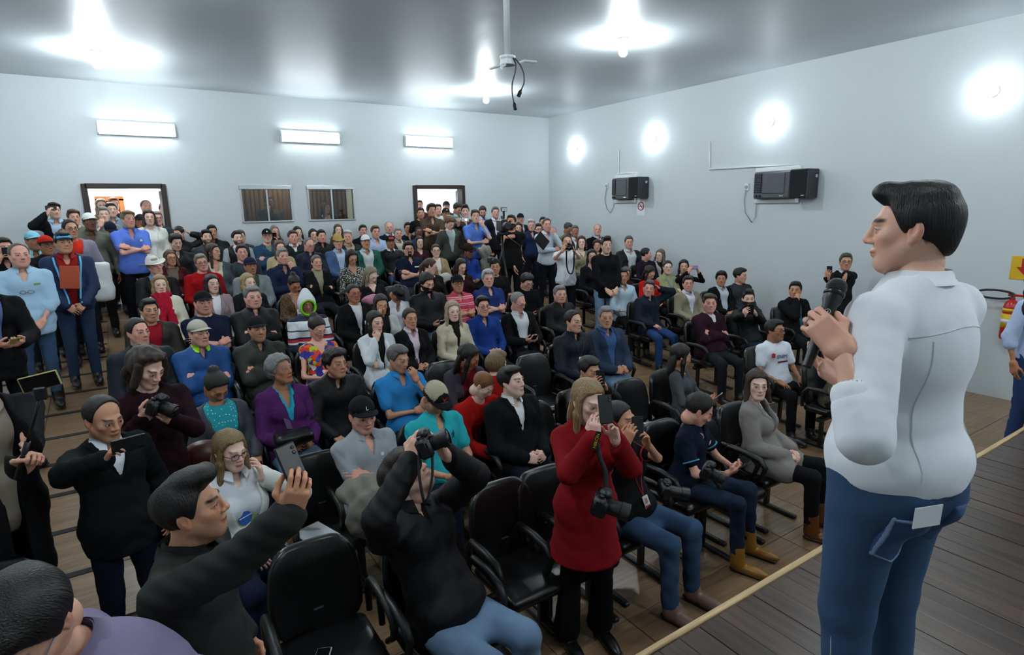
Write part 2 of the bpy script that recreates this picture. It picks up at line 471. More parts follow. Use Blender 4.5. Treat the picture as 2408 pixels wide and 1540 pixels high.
HL_Y = [-.13, -.04, -.024, -.012, .014, .024, .040, .060, .085, .12]
HAIRLINE = {
    'short':  [-.062, -.056, -.02, .010, -.012, .004, .042, .070, .082, .088],
    'recede': [-.062, -.056, -.02, .010, -.012, .014, .060, .098, .135, .14],
    'bald':   [-.062, -.056, -.02, .010, -.004, .055, .200, .2, .2, .2],
    'full':   [-.085, -.085, -.06, -.02, -.020, .000, .040, .066, .076, .080],
}
def hair_cut(kind, Y):
    return np.interp(Y, HL_Y, HAIRLINE[kind])
def sm_max(a, b, k):
    hh = np.clip(.5+.5*(a-b)/k, 0, 1)
    return a*hh+b*(1-hh)+k*hh*(1-hh)
def hair_field(style, h):
    """hair templates in head space"""
    seed = sum(map(ord, style))
    cr = lambda e, dz=0.0, k=.02: ell((0, -.020, .036+dz), (.077+e, .100+e, .088+e), k)
    cutk = 'short'; noisea, noisef = .004, 60; top = None; extra = []; flat = None
    if style == 'buzz':   P = [cr(.006)]; noisea = .001
    elif style == 'short': P = [cr(.011), ell((0, .02, .10), (.062, .075, .034), .02)]
    elif style == 'side':
        P = [cr(.012), ell((.02, .035, .104), (.066, .062, .034), .02), ell((-.045, .02, .082), (.04, .06, .035), .02)]
    elif style == 'quiff':
        P = [cr(.009), ell((0, .030, .118), (.060, .076, .040), .02), ell((0, .078, .122), (.05, .030, .030), .02)]
    elif style == 'sweep':
        P = [cr(.009), ell((0, -.015, .100), (.070, .092, .036), .025), ell((.006, .062, .114), (.050, .038, .028), .025), ell((0, -.085, -.01), (.060, .030, .07), .03)]
        noisea = .003
    elif style == 'thick':
        P = [cr(.020), ell((0, .03, .10), (.075, .075, .05), .02)]; noisea = .006; noisef = 48
    elif style == 'recede': P = [cr(.010)]; cutk = 'recede'
    elif style == 'bald':   P = [cr(.009)]; cutk = 'bald'; noisea = .002
    elif style == 'messy':
        P = [cr(.022), ell((0, .05, .095), (.07, .07, .05), .02)]; noisea = .011; noisef = 85
    elif style == 'curly':
        P = [cr(.026), ell((0, -.05, -.01), (.085, .06, .07), .02)]; noisea = .010; noisef = 95; cutk = 'full'
    elif style == 'tight':
        P = [cr(.008)]; cutk = 'short'; noisea = .001
    elif style == 'bun':
        P = [cr(.010), ell((0, -.100, .105), (.045, .042, .042), .012)]; noisea = .002
    elif style == 'lowbun':
        P = [cr(.010), ell((0, -.125, .02), (.042, .036, .042), .015)]; noisea = .002
    elif style == 'pony':
        P = [cr(.010), cone((0, -.11, .05), (0, -.15, -.05), .026, .032, .02), cone((0, -.15, -.05), (.01, -.13, -.21), .032, .012, .02)]; noisea = .002
    elif style in ('long', 'longc', 'wavy', 'mid', 'longback', 'vlong'):
        L = dict(long=.24, longc=.24, wavy=.22, mid=.13, longback=.2, vlong=.34)[style]
        P = [cr(.015)]; cutk = 'full'
        w = .012 if style == 'wavy' else 0
        for s in (-1, 1):
            fr = .030 if style != 'longback' else -.02
            extra += [cone((s*.074, fr*.7-.01, .035), (s*(.083+w), fr*.5, -.06), .020, .024, .02),
                      cone((s*(.083+w), fr*.5, -.06), (s*(.098+2*w), fr+.012, -L), .025, .026 if style == 'wavy' else .018, .02)]
        extra += [ell((0, -.078, -.045-.3*(L-.13)), (.090+w, .036, .10+.55*(L-.13)), .03)]
        noisea = .006 if style != 'wavy' else .010; noisef = 55 if style != 'wavy' else 70
    elif style == 'longman':
        P = [cr(.026), ell((0, .04, .10), (.08, .07, .045), .02)]; cutk = 'full'
        for s in (-1, 1):
            extra += [cone((s*.085, .030, .05), (s*.100, .02, -.085), .024, .026, .02)]
        extra += [ell((0, -.085, -.05), (.098, .04, .08), .03)]; noisea = .011; noisef = 60
    elif style == 'beardlong':
        P = [cr(.024)]; cutk = 'full'; noisea = .009
        extra = [ell((0, -.07, -.05), (.09, .045, .075), .03)]
    def post(X, Y, Z, D):
        D = D+noisea*wob(X, Y, Z*.45, noisef, seed)*1.0
        part = 0
        if extra or style in ('bun', 'pony', 'lowbun', 'tight') or cutk == 'full':
            part = .014*np.exp(-(X/.03)**2)
        c = np.interp(Y, HL_Y, HAIRLINE[cutk])+part+(.016*np.exp(-((np.abs(X)-.050)/.016)**2)*np.clip((Y-.03)/.02, 0, 1) if cutk != 'bald' else 0)-Z
        if style in ('bun', 'pony', 'lowbun', 'sweep'):
            c = np.where(Y < -.06, -1, c)
        lower = c
        D = sm_max(D, lower, .012)
        return D
    V, Q = sdf_mesh(P, h, post)
    if extra:
        def post2(X, Y, Z, D):
            D = D+noisea*wob(X, Y, Z*.35, noisef, seed+1)
            inner = np.sqrt((X/.066)**2+((Y-.02)/.098)**2+((Z+.03)/.118)**2)-1
            return np.maximum(D, -inner*.06)
        V2, Q2 = sdf_mesh(extra, h, post2)
        V, Q = join_vq([(V, Q), (V2, Q2)])
    return V, Q
HAIRS = {}
def hair_mesh(style, h):
    key = (style, h)
    if key not in HAIRS:
        V, Q = hair_field(style, h)
        HAIRS[key] = np_mesh('hair_'+style, V, Q, [HAIRM])
    return HAIRS[key]
def hat_meshes(kind, h):
    key = ('hat', kind)
    if key in HAIRS:
        return HAIRS[key]
    if kind in ('cap', 'capback'):
        def post(X, Y, Z, D):
            D = np.maximum(D, (.046-.18*np.maximum(0, -Y-.02) - Z))
            inner = np.sqrt((X/.080)**2+((Y+.018)/.102)**2+((Z-.03)/.090)**2)-1
            return np.maximum(D, -inner*.08)
        V, Q = sdf_mesh([ell((0, -.016, .036), (.0865, .108, .100), .01)], .007, post)
        crown = np_mesh('cap_crown', V, Q, [CLOTH])
        n, m = 15, 5; V = []; F = []
        for lay in (0, 1):
            for i in range(n):
                a = math.pi*(i/(n-1)); 
                for k in range(m):
                    t = k/(m-1); ca, sa = math.cos(a), math.sin(a)
                    x = ca*(.086+.002*t); y = .045+.040*sa*(1-t)+(.045+.128*sa-.045)*t if True else 0
                    y = .018+(.070+.072*t)*sa
                    z = .058-.006*t-.018*(x/.086)**2+(.004 if lay else 0)+.004*sa
                    V.append((x, y, z))
        I = lambda l, i, k: l*n*m+i*m+k
        for l in (0, 1):
            for i in range(n-1):
                for k in range(m-1):
                    q = (I(l, i, k), I(l, i+1, k), I(l, i+1, k+1), I(l, i, k+1)); F.append(q if l == 0 else q[::-1])
        for i in range(n-1):
            F.append((I(0, i, m-1), I(0, i+1, m-1), I(1, i+1, m-1), I(1, i, m-1)))
        brim = np_mesh('cap_brim', np.array(V), F, [CLOTH])
    elif kind in ('cowboy', 'straw', 'bucket'):
        def post(X, Y, Z, D):
            D = np.maximum(D, .035-Z)
            if kind != 'bucket':
                D = np.maximum(D, .16-.02*np.cos(X*40)-D*0-Z*1.0 if False else D)
                D = np.maximum(D, -(np.sqrt((X/.022)**2+((Y+.01)/.09)**2+((Z-.172)/.03)**2)-1)*.02)
            inner = np.sqrt((X/.080)**2+((Y+.018)/.104)**2+((Z-.03)/.088)**2)-1
            return np.maximum(D, -inner*.08)
        hh = .135 if kind != 'bucket' else .100
        V, Q = sdf_mesh([ell((0, -.016, .040), (.088, .110, hh), .01)], .007, post)
        crown = np_mesh('hat_crown', V, Q, [CLOTH])
        n, m = 32, 6; V = []; F = []
        R = .075 if kind != 'bucket' else .055
        for lay in (0, 1):
            for i in range(n):
                a = 2*math.pi*i/n
                for k in range(m):
                    t = k/(m-1); x = math.cos(a)*(.084+R*t); y = -.016+math.sin(a)*(.106+R*t)
                    z = .044+(.035*math.cos(a)**2*t*t*(1 if kind != 'bucket' else 0)) - (.03*t if kind == 'bucket' else .012*t*abs(math.sin(a)))+(.004 if lay else 0)
                    V.append((x, y, z))
        I = lambda l, i, k: l*n*m+(i % n)*m+k
        for l in (0, 1):
            for i in range(n):
                for k in range(m-1):
                    q = (I(l, i, k), I(l, i+1, k), I(l, i+1, k+1), I(l, i, k+1)); F.append(q if l == 0 else q[::-1])
        for i in range(n):
            F.append((I(0, i, m-1), I(0, i+1, m-1), I(1, i+1, m-1), I(1, i, m-1)))
        brim = np_mesh('hat_brim', np.array(V), F, [CLOTH])
    else:  # hood
        def post(X, Y, Z, D):
            D = np.maximum(D, -(np.sqrt((X/.088)**2+((Y-.12)/.135)**2+((Z+.035)/.120)**2)-1)*.08)
            inner = np.sqrt((X/.086)**2+((Y+.0)/.112)**2+((Z-.0)/.125)**2)-1
            return np.maximum(D, -inner*.08)
        V, Q = sdf_mesh([ell((0, .0, .0), (.112, .135, .150), .02), ell((0, -.06, .10), (.06, .06, .09), .05)], .009, post)
        crown = np_mesh('hood_shell', V, Q, [CLOTH])
        a = np.linspace(0, 2*math.pi, 25)[:-1]
        mb = MB(); mb.tube([(.088*math.sin(t), .092-.02*math.cos(t)*0, .098*math.cos(t)-.02) for t in a], .014, 8, closed=True)
        brim = mb.mesh('hood_rim', [CLOTH], True)
    HAIRS[key] = (crown, brim)
    return HAIRS[key]
def glasses_mesh():
    if 'gl' not in HAIRS:
        mb = MB()
        for s in (-1, 1):
            a = np.linspace(0, 2*math.pi, 13)[:-1]
            mb.tube([(s*.033+.0255*math.cos(t), .103-.10*abs(.0255*math.cos(t)*s+.0)*.3, .004+.0185*math.sin(t)) for t in a], .0021, 5, closed=True)
            mb.tube([(s*.058, .100, .008), (s*.074, .06, .008), (s*.082, -.01, .006)], .0022, 5)
        mb.tube([(-.009, .105, .008), (0, .108, .010), (.009, .105, .008)], .002, 5)
        HAIRS['gl'] = mb.mesh('eyeglasses', [PLAST], True)
    return HAIRS['gl']

FACEP = {}
def face_patch(h, fem, fat):
    """eyes, brows and mouth as small raised pieces laid on the head"""
    key = (h, fem, round(fat*2)/2)
    if key in FACEP: return FACEP[key]
    from mathutils.bvhtree import BVHTree
    V, Q = head_vq(h, fem, fat); t = BVHTree.FromPolygons([Vector(v) for v in V], [tuple(map(int, q)) for q in Q])
    def pr(x, z, lift):
        hit = t.ray_cast(Vector((x, .3, z)), Vector((0, -1, 0)))
        return (x, (hit[0][1] if hit[0] is not None else .08)+lift, z)
    vs, qs, lab = [], [], []
    def grid(fx, n, m, lift, lb):
        o = len(vs)
        for i in range(n+1):
            for j in range(m+1):
                x, z = fx(i/n, j/m); vs.append(pr(x, z, lift)); lab.append(lb)
        for i in range(n):
            for j in range(m):
                a = o+i*(m+1)+j; q = (a, a+m+1, a+m+2, a+1); qs.append(q)
    for s in (-1, 1):
        # sclera, iris, lid line, brow
        grid(lambda a, b: (s*(.0325+.0135*(2*a-1)), .0052+(2*b-1)*.0050*math.sqrt(max(0, 1-(2*a-1)**2))+.0008*a), 8, 2, .0010, 1)
        grid(lambda a, b: (s*.0322+.0056*math.cos(math.pi*(1-a))*1.0, .0058+(2*b-1)*.0050*math.sin(math.pi*a)), 6, 2, .0018, 2)
        grid(lambda a, b: (s*(.0325+.0150*(2*a-1)), .0056+.0056*math.sqrt(max(0, 1-(2*a-1)**2))+.0022*(b-.2)), 8, 1, .0018, 3)
        bt = .0052 if not fem else .0034
        grid(lambda a, b: (s*(.0115+.040*a), .0255+.0075*math.sin(a*math.pi*.72)+(b-.5)*bt*2*(1-.55*a)), 7, 1, .0016, 4)
    grid(lambda a, b: (.0235*(2*a-1), -.0612+.0010*math.cos((2*a-1)*4)+(b-.5)*.0036*(1-abs(2*a-1)*.6)), 8, 1, .0012, 5)
    for s in (-1, 1):
        grid(lambda a, b: (s*(.0075+.0075*a-.003), -.0335+(b-.5)*.0042), 2, 1, .0008, 6)
    FACEP[key] = (np.array(vs), np.array(qs), np.array(lab))
    return FACEP[key]
SKINS = ['e8bda8', 'dba88f', 'c99476', 'ad785a', '82543e', 'efc8b6', 'e0a794']
def paint_head(V, skin, fem, hair_style, hair_col, beard, beard_col, brow_col, lip=None, fine=False):
    x, y, z = V[:, 0], V[:, 1], V[:, 2]; ax = np.abs(x)
    sk = np.array(lin(skin)); C = np.tile(sk, (len(V), 1))
    def mix(mask, col):
        nonlocal C
        m = np.clip(mask, 0, 1)[:, None]; C = C*(1-m)+np.array(col)*m
    red = sk*np.array([1.06, .74, .72])
    g = lambda u, c, w: np.exp(-((u-c)/w)**2)
    front = np.clip((y-.03)/.02, 0, 1)
    mix(.55*g(ax, .042, .022)*g(z, -.022, .022)*front, red)
    mix(.6*g(ax, 0, .016)*g(z, -.024, .014)*np.clip((y-.09)/.01, 0, 1), red)
    mix(.5*np.clip((ax-.074)/.006, 0, 1)*g(z, -.006, .04), red)
    bc = np.array(lin(beard_col))
    jaw = np.clip((-.030-z+.45*(0.03-np.minimum(y, .03)))/.02, 0, 1)*np.clip((y+.005)/.014, 0, 1)*np.clip((z+.135)/.012, 0, 1)
    lipm = np.exp(-((ax/.026)**4))*np.exp(-(((z+.0615)/.0145)**4))*np.clip((y-.07)/.01, 0, 1)
    must = np.clip(1-np.abs(z+.046)/.009, 0, 1)*np.clip((.030-ax)/.008, 0, 1)*front
    cheek = np.clip((.052+.5*(z+.035)-0*ax)/.02, 0, 1)
    bm = np.maximum(jaw*(1-lipm), 0)
    if beard == 'full': mix(bm*.92, bc); mix(must*.9, bc)
    elif beard == 'stubble': mix(bm*.33, bc); mix(must*.33, bc)
    elif beard == 'must': mix(must*.9, bc)
    elif beard == 'goatee': mix(bm*np.clip((.035-ax)/.01, 0, 1)*.85, bc); mix(must*.8, bc)
    elif not fem: mix(bm*.12, bc)
    lc = np.array(lin(lip)) if lip else sk*np.array([.88, .52, .50])
    lips = np.exp(-((ax/.0245)**6))*np.exp(-(((z+.0615)/.0115)**6))*np.clip((y-.078)/.006, 0, 1)
    mix(lips*(.85 if fem else .62), lc)
    mix(np.exp(-((ax/.024)**6))*np.exp(-(((z+.0615)/.0024)**2))*np.clip((y-.07)/.01, 0, 1)*.8, sk*.18)
    mix(np.exp(-(((ax-.0075)/.005)**2))*np.exp(-(((z+.0355)/.004)**2))*np.clip((y-.09)/.008, 0, 1)*.8, sk*.15)
    br = np.array(lin(brow_col)); arch = .0275+.006*np.sin(np.clip((ax-.012)/.038, 0, 1)*math.pi*.8)
    bt = .0056 if not fem else .0040
    mix(np.exp(-(((z-arch)/bt)**4))*np.clip((ax-.010)/.004, 0, 1)*np.clip((.053-ax)/.006, 0, 1)*front*(.95 if fine else .5), br)
    ex, ez = (ax-.0325)/.0145, (z-.0050)/.0052
    er = ex**2+ez**2
    eye = np.clip((1.15-er)/.25, 0, 1)*front
    mix(np.exp(-(((np.sqrt(er)-1.12)/.22)**2))*np.clip((ez+.2)/.5, 0, 1)*front*.75, sk*.16)
    if False:
      mix(eye*.8, (.50, .47, .45))
      mix(np.clip((1.2-(((ax-.032)/.0062)**2+((z-.0062)/.0066)**2))/.4, 0, 1)*eye, (.022, .014, .010))
    if hair_style and hair_style != 'none':
        kind = {'recede': 'recede', 'bald': 'bald'}.get(hair_style, 'short')
        hm = np.clip((z-hair_cut(kind, y)-.004)/.008, 0, 1)*np.clip((z+.042)/.01, 0, 1)*(ax < .0765+.02*(z > .02))
        mix(hm*.85, lin(hair_col))
    return C

def hand_prims(curl=(.35, .4, .45, .5), thumb=.5, spread=.10, sc=1.0):
    """left hand: fingers +Y, palm faces -Z, thumb at +X, wrist at the origin"""
    P = [rbox((0, .046, 0), (.039, .046, .0145), .013, .012), cone((-.009, -.010, 0), (.009, -.010, 0), .0255, None, .024),
         cone((.012, .012, -.004), (.030, .048, -.010), .016, .013, .014)]
    base = [(.029, .088, .0), (.0098, .092, .002), (-.0098, .089, .001), (-.028, .081, -.002)]
    ln = [.070, .078, .072, .057]; rad = [.0088, .0090, .0086, .0076]
    for i in range(4):
        c = curl[i] if hasattr(curl, '__len__') else curl
        p = np.array(base[i]); a = 0.0; sx = spread*(1.5-i)/1.5
        angs = (c*.9, c*1.25, c*.8)
        for sgi, fr in enumerate((.46, .30, .24)):
            a += angs[sgi]; d = np.array([math.sin(sx)*math.cos(a), math.cos(sx)*math.cos(a), -math.sin(a)])
            q = p+d*ln[i]*fr; P.append(cone(p, q, rad[i]*(1-.07*sgi), rad[i]*(.93-.09*sgi), .004)); p = q
    p = np.array([.030, .030, -.006]); dirs = [np.array([.72, .62, -.25]), np.array([.35-.5*thumb, .85, -.25-.35*thumb]), np.array([.10-.6*thumb, .9, -.2-.45*thumb])]
    for d, l, r in zip(dirs, (.036, .032, .027), (.0125, .0105, .0095)):
        q = p+vnorm(d)*l; P.append(cone(p, q, r, r*.92, .006)); p = q
    return P
HANDP = {'rest': dict(curl=(.30, .36, .42, .48), thumb=.45), 'grip': dict(curl=(.85, .9, .95, 1.0), thumb=.9), 'flat': dict(curl=(.10, .08, .1, .14), thumb=.1, spread=.12),
         'hold': dict(curl=(.50, .58, .62, .66), thumb=.75), 'point': dict(curl=(.12, .75, .9, .95), thumb=.7), 'mic': dict(curl=(.62, .78, .85, .92), thumb=.55), 'cup': dict(curl=(.22, .26, .30, .36), thumb=.0, spread=.16)}
HANDS = {}
def hand_vq(kind, h):
    key = (kind, h)
    if key not in HANDS:
        HANDS[key] = sdf_mesh(hand_prims(**HANDP[kind]), h)
    return HANDS[key]

# ================================================================== people: bodies
LODS = {-1: dict(head=.0026, hand=.0030, top=.0075, pants=.009, skin=.0075, hair=.0042),
        0: dict(head=.0048, hand=.0054, top=.0130, pants=.019, skin=.018, hair=.0075),
        1: dict(head=.0094, hand=.0108, top=.0228, pants=.040, skin=.026, hair=.0108),
        2: dict(head=.0130, hand=.0140, top=.0335, pants=.055, skin=.036, hair=.013)}
def rot_x(a):
    c, s = math.cos(a), math.sin(a); return np.array([[1, 0, 0], [0, c, -s], [0, s, c]])
def rot_y(a):
    c, s = math.cos(a), math.sin(a); return np.array([[c, 0, s], [0, 1, 0], [-s, 0, c]])
def rot_z(a):
    c, s = math.cos(a), math.sin(a); return np.array([[c, -s, 0], [s, c, 0], [0, 0, 1]])
def ik(a, t, l1, l2, hint):
    a = np.asarray(a, float); t = np.asarray(t, float); d = t-a; L = np.linalg.norm(d); u = d/(L+1e-9)
    L2 = min(L, (l1+l2)*.995)
    if L > L2: t = a+u*L2
    L2 = max(L2, abs(l1-l2)+.02)
    x = (l1*l1-l2*l2+L2*L2)/(2*L2); hh = math.sqrt(max(0, l1*l1-x*x))
    hv = np.asarray(hint, float); hv = hv-u*(hv @ u); hv /= np.linalg.norm(hv)+1e-9
    return a+u*x+hv*hh, t
# wrist targets relative to the middle of the shoulders: right, left (person's right is +x), elbow hints, hand kind, hand directions, palm normals
POSES = {
    'lap':   dict(r=(.085, .30, -.33), l=(-.075, .305, -.325), e=((.6, -.45, -.6), (-.6, -.45, -.6)), hk=('rest', 'rest'), hd=((-.75, .55, -.3), (.75, .6, -.3)), pn=((0, -.5, -.8), (0, -.5, -.8))),
    'clasp': dict(r=(.085, .31, -.31), l=(-.085, .31, -.31), e=((.6, -.45, -.6), (-.6, -.45, -.6)), hk=('grip', 'grip'), hd=((-.85, .55, 0), (.85, .55, 0)), pn=((-.4, -.6, -.4), (.4, -.6, -.4))),
    'thigh': dict(r=(.15, .32, -.33), l=(-.15, .32, -.33), e=((.5, -.5, -.6), (-.5, -.5, -.6)), hk=('rest', 'rest'), hd=((-.1, .95, -.25), (.1, .95, -.25)), pn=((0, -.2, -1), (0, -.2, -1))),
    'cross': dict(r=(-.085, .205, -.195), l=(.095, .175, -.160), e=((.9, .1, -.5), (-.9, .1, -.5)), hk=('grip', 'rest'), hd=((-.8, -.5, .3), (.8, -.45, .25)), pn=((-.4, -.8, -.3), (.4, -.8, -.3))),
    'phone': dict(r=(.075, .33, -.25), l=(-.075, .33, -.25), e=((.6, -.2, -.75), (-.6, -.2, -.75)), hk=('hold', 'hold'), hd=((-.55, .55, .55), (.55, .55, .55)), pn=((-.5, -.4, .65), (.5, -.4, .65))),
    'phonel': dict(r=(.075, .32, -.29), l=(-.075, .32, -.29), e=((.6, -.3, -.75), (-.6, -.3, -.75)), hk=('hold', 'hold'), hd=((-.6, .7, .3), (.6, .7, .3)), pn=((-.4, -.3, .8), (.4, -.3, .8))),
    'up':    dict(r=(.085, .33, .06), l=(-.085, .33, .06), e=((.75, 0, -.75), (-.75, 0, -.75)), hk=('hold', 'hold'), hd=((-.3, .2, .95), (.3, .2, .95)), pn=((-.85, -.2, 0), (.85, -.2, 0))),
    'chin':  dict(r=(.075, .185, .045), l=(.06, .215, -.235), e=((.35, .35, -.8), (-.85, .0, -.5)), hk=('grip', 'grip'), hd=((-.35, .1, .9), (.95, .2, .1)), pn=((-.3, -.9, 0), (0, -.9, -.3))),
    'chinl': dict(r=(-.06, .215, -.235), l=(-.075, .185, .045), e=((.85, .0, -.5), (-.35, .35, -.8)), hk=('grip', 'grip'), hd=((-.95, .2, .1), (.35, .1, .9)), pn=((0, -.9, -.3), (.3, -.9, 0))),
    'cheek': dict(r=(.085, .16, .085), l=(-.10, .30, -.33), e=((.35, .35, -.8), (-.6, -.45, -.6)), hk=('rest', 'rest'), hd=((-.15, .0, .98), (.75, .6, -.3)), pn=((-.9, -.2, 0), (0, -.5, -.8))),
    'headl': dict(r=(.10, .30, -.33), l=(-.17, .06, .19), e=((.6, -.45, -.6), (-.95, .1, .15)), hk=('rest', 'flat'), hd=((-.75, .55, -.3), (.55, -.2, .8)), pn=((0, -.5, -.8), (.85, -.1, -.3))),
    'headr': dict(r=(.17, .06, .19), l=(-.10, .30, -.33), e=((.95, .1, .15), (-.6, -.45, -.6)), hk=('flat', 'rest'), hd=((-.55, -.2, .8), (.75, .55, -.3)), pn=((-.85, -.1, -.3), (0, -.5, -.8))),
    'down':  dict(r=(.25, .05, -.52), l=(-.25, .05, -.52), e=((.5, -.7, 0), (-.5, -.7, 0)), hk=('rest', 'rest'), hd=((0, .15, -1), (0, .15, -1)), pn=((-1, 0, 0), (1, 0, 0))),
    'front': dict(r=(.075, .22, -.46), l=(-.075, .23, -.45), e=((.8, -.4, -.3), (-.8, -.4, -.3)), hk=('rest', 'grip'), hd=((-.7, .35, -.6), (.7, .35, -.6)), pn=((0, -.9, 0), (0, -.9, 0))),
    'raiser': dict(r=(.10, .30, .16), l=(-.25, .05, -.50), e=((.8, .1, -.6), (-.5, -.7, 0)), hk=('hold', 'rest'), hd=((-.2, .1, .95), (0, .15, -1)), pn=((-.8, -.3, 0), (1, 0, 0))),
    'raisel': dict(r=(.25, .05, -.50), l=(-.10, .30, .16), e=((.5, -.7, 0), (-.8, .1, -.6)), hk=('rest', 'hold'), hd=((0, .15, -1), (.2, .1, .95)), pn=((-1, 0, 0), (.8, -.3, 0))),
}
EMP = np.zeros((0, 3))
FOOT = {}
def shoe_mesh(kind, lod):
    lod = max(lod, 0)
    key = (kind, lod)
    if key not in FOOT:
        h = {0: .008, 1: .016, 2: .022}[lod]
        P = [ell((0, .075, .030), (.045, .135, .040), .02), ell((0, -.03, .045), (.040, .058, .055), .02), cone((0, -.035, .05), (0, -.04, .11), .045, .046, .03)]
        if kind == 'boot':
            P.append(cone((0, -.04, .08), (0, -.045, .19), .052, .056, .03))
        def post(X, Y, Z, D):
            return np.maximum(D, .002-Z)
        V, Q = sdf_mesh(P, h, post)
        FOOT[key] = np_mesh('shoe_'+kind, V, Q, [LEATHER])
        S = [rbox((0, .060, .010), (.043, .132, .010), .009, .01), rbox((0, -.05, .012), (.037, .042, .012), .01, .012)]
        V, Q = sdf_mesh(S, h*.8); FOOT[('sole',)+key] = np_mesh('shoe_sole', V, Q, [LEATHER])
    return FOOT[key], FOOT[('sole',)+key]
def collar_mesh():
    if 'collar' in HAIRS:
        return HAIRS['collar']
    n, V, F = 25, [], []
    # rows: stand bottom, stand top(fold), leaf bottom ; doubled for thickness
    for lay in (0, 1):
        for i in range(n):
            a = math.radians(-158+316*i/(n-1)); s, c = math.sin(a), -math.cos(a)
            fr = max(0, abs(math.degrees(a))-95)/63.0     # 0 at the sides, 1 at the front points
            e = .004*lay
            V.append((s*(.066+e), c*(.070+e)*1.0, -.012-.010*fr))
            V.append((s*(.062+e), c*(.066+e)-.006+.012*fr, .036-.020*fr))
            V.append((s*(.080+e+.012*fr), c*(.084+e+.020*fr), .000-.040*fr))
    for l in (0, 1):
        for i in range(n-1):
            for r in (0, 1):
                q = [l*n*3+i*3+r, l*n*3+(i+1)*3+r, l*n*3+(i+1)*3+r+1, l*n*3+i*3+r+1]; F.append(q if l else q[::-1])
    for i in range(n-1):
        F.append([i*3+2, (i+1)*3+2, n*3+(i+1)*3+2, n*3+i*3+2])
    HAIRS['collar'] = np_mesh('collar', np.array(V), F, [CLOTH])
    return HAIRS['collar']

PEOPLE = []
def skeleton(st, s, lean, female, tw=0.0):
    """joints in the person's own frame: +y forward, +x the person's right"""
    J = {}
    pz = {'sit': .53, 'stand': .955*s, 'kneel': .62*s, 'crouch': .40}[st]
    Rt = rot_z(tw) @ rot_x(lean)
    up = Rt @ np.array([0, 0, 1.0]); J['up'] = up; J['Rt'] = Rt
    P = np.array([0, 0, pz]); J['pel'] = P
    J['nb'] = P+up*.505*s
    J['head'] = J['nb']+np.array([0, .035, 0])*s+(.6*up+.4*np.array([0, 0, 1.0]))*.140*s
    sw = (.150 if female else .172)*s
    J['shm'] = P+up*.438*s
    for sd, k in ((1, 'r'), (-1, 'l')):
        J['sh'+k] = J['shm']+Rt @ np.array([sd*sw, -.005, -.012*s])
        hx = sd*.092*s; J['hip'+k] = P+np.array([hx, .01, -.02])
        if st == 'sit':
            J['kn'+k] = np.array([sd*.135, .44, .52]); J['an'+k] = np.array([sd*.135, .46, .10])
        elif st == 'stand':
            J['kn'+k] = np.array([sd*.105, .03, .50*s]); J['an'+k] = np.array([sd*.115, -.01, .095])
        elif st == 'kneel':
            J['kn'+k] = np.array([sd*.12, .10, .09]); J['an'+k] = np.array([sd*.12, -.34, .10])
        else:
            J['kn'+k] = np.array([sd*.17, .34, .56]); J['an'+k] = np.array([sd*.15, .05, .10])
    return J
NOM = {'sit': (.53, .67), 'stand': (0, 1.63), 'kneel': (0, 1.29), 'crouch': (.40, .67)}

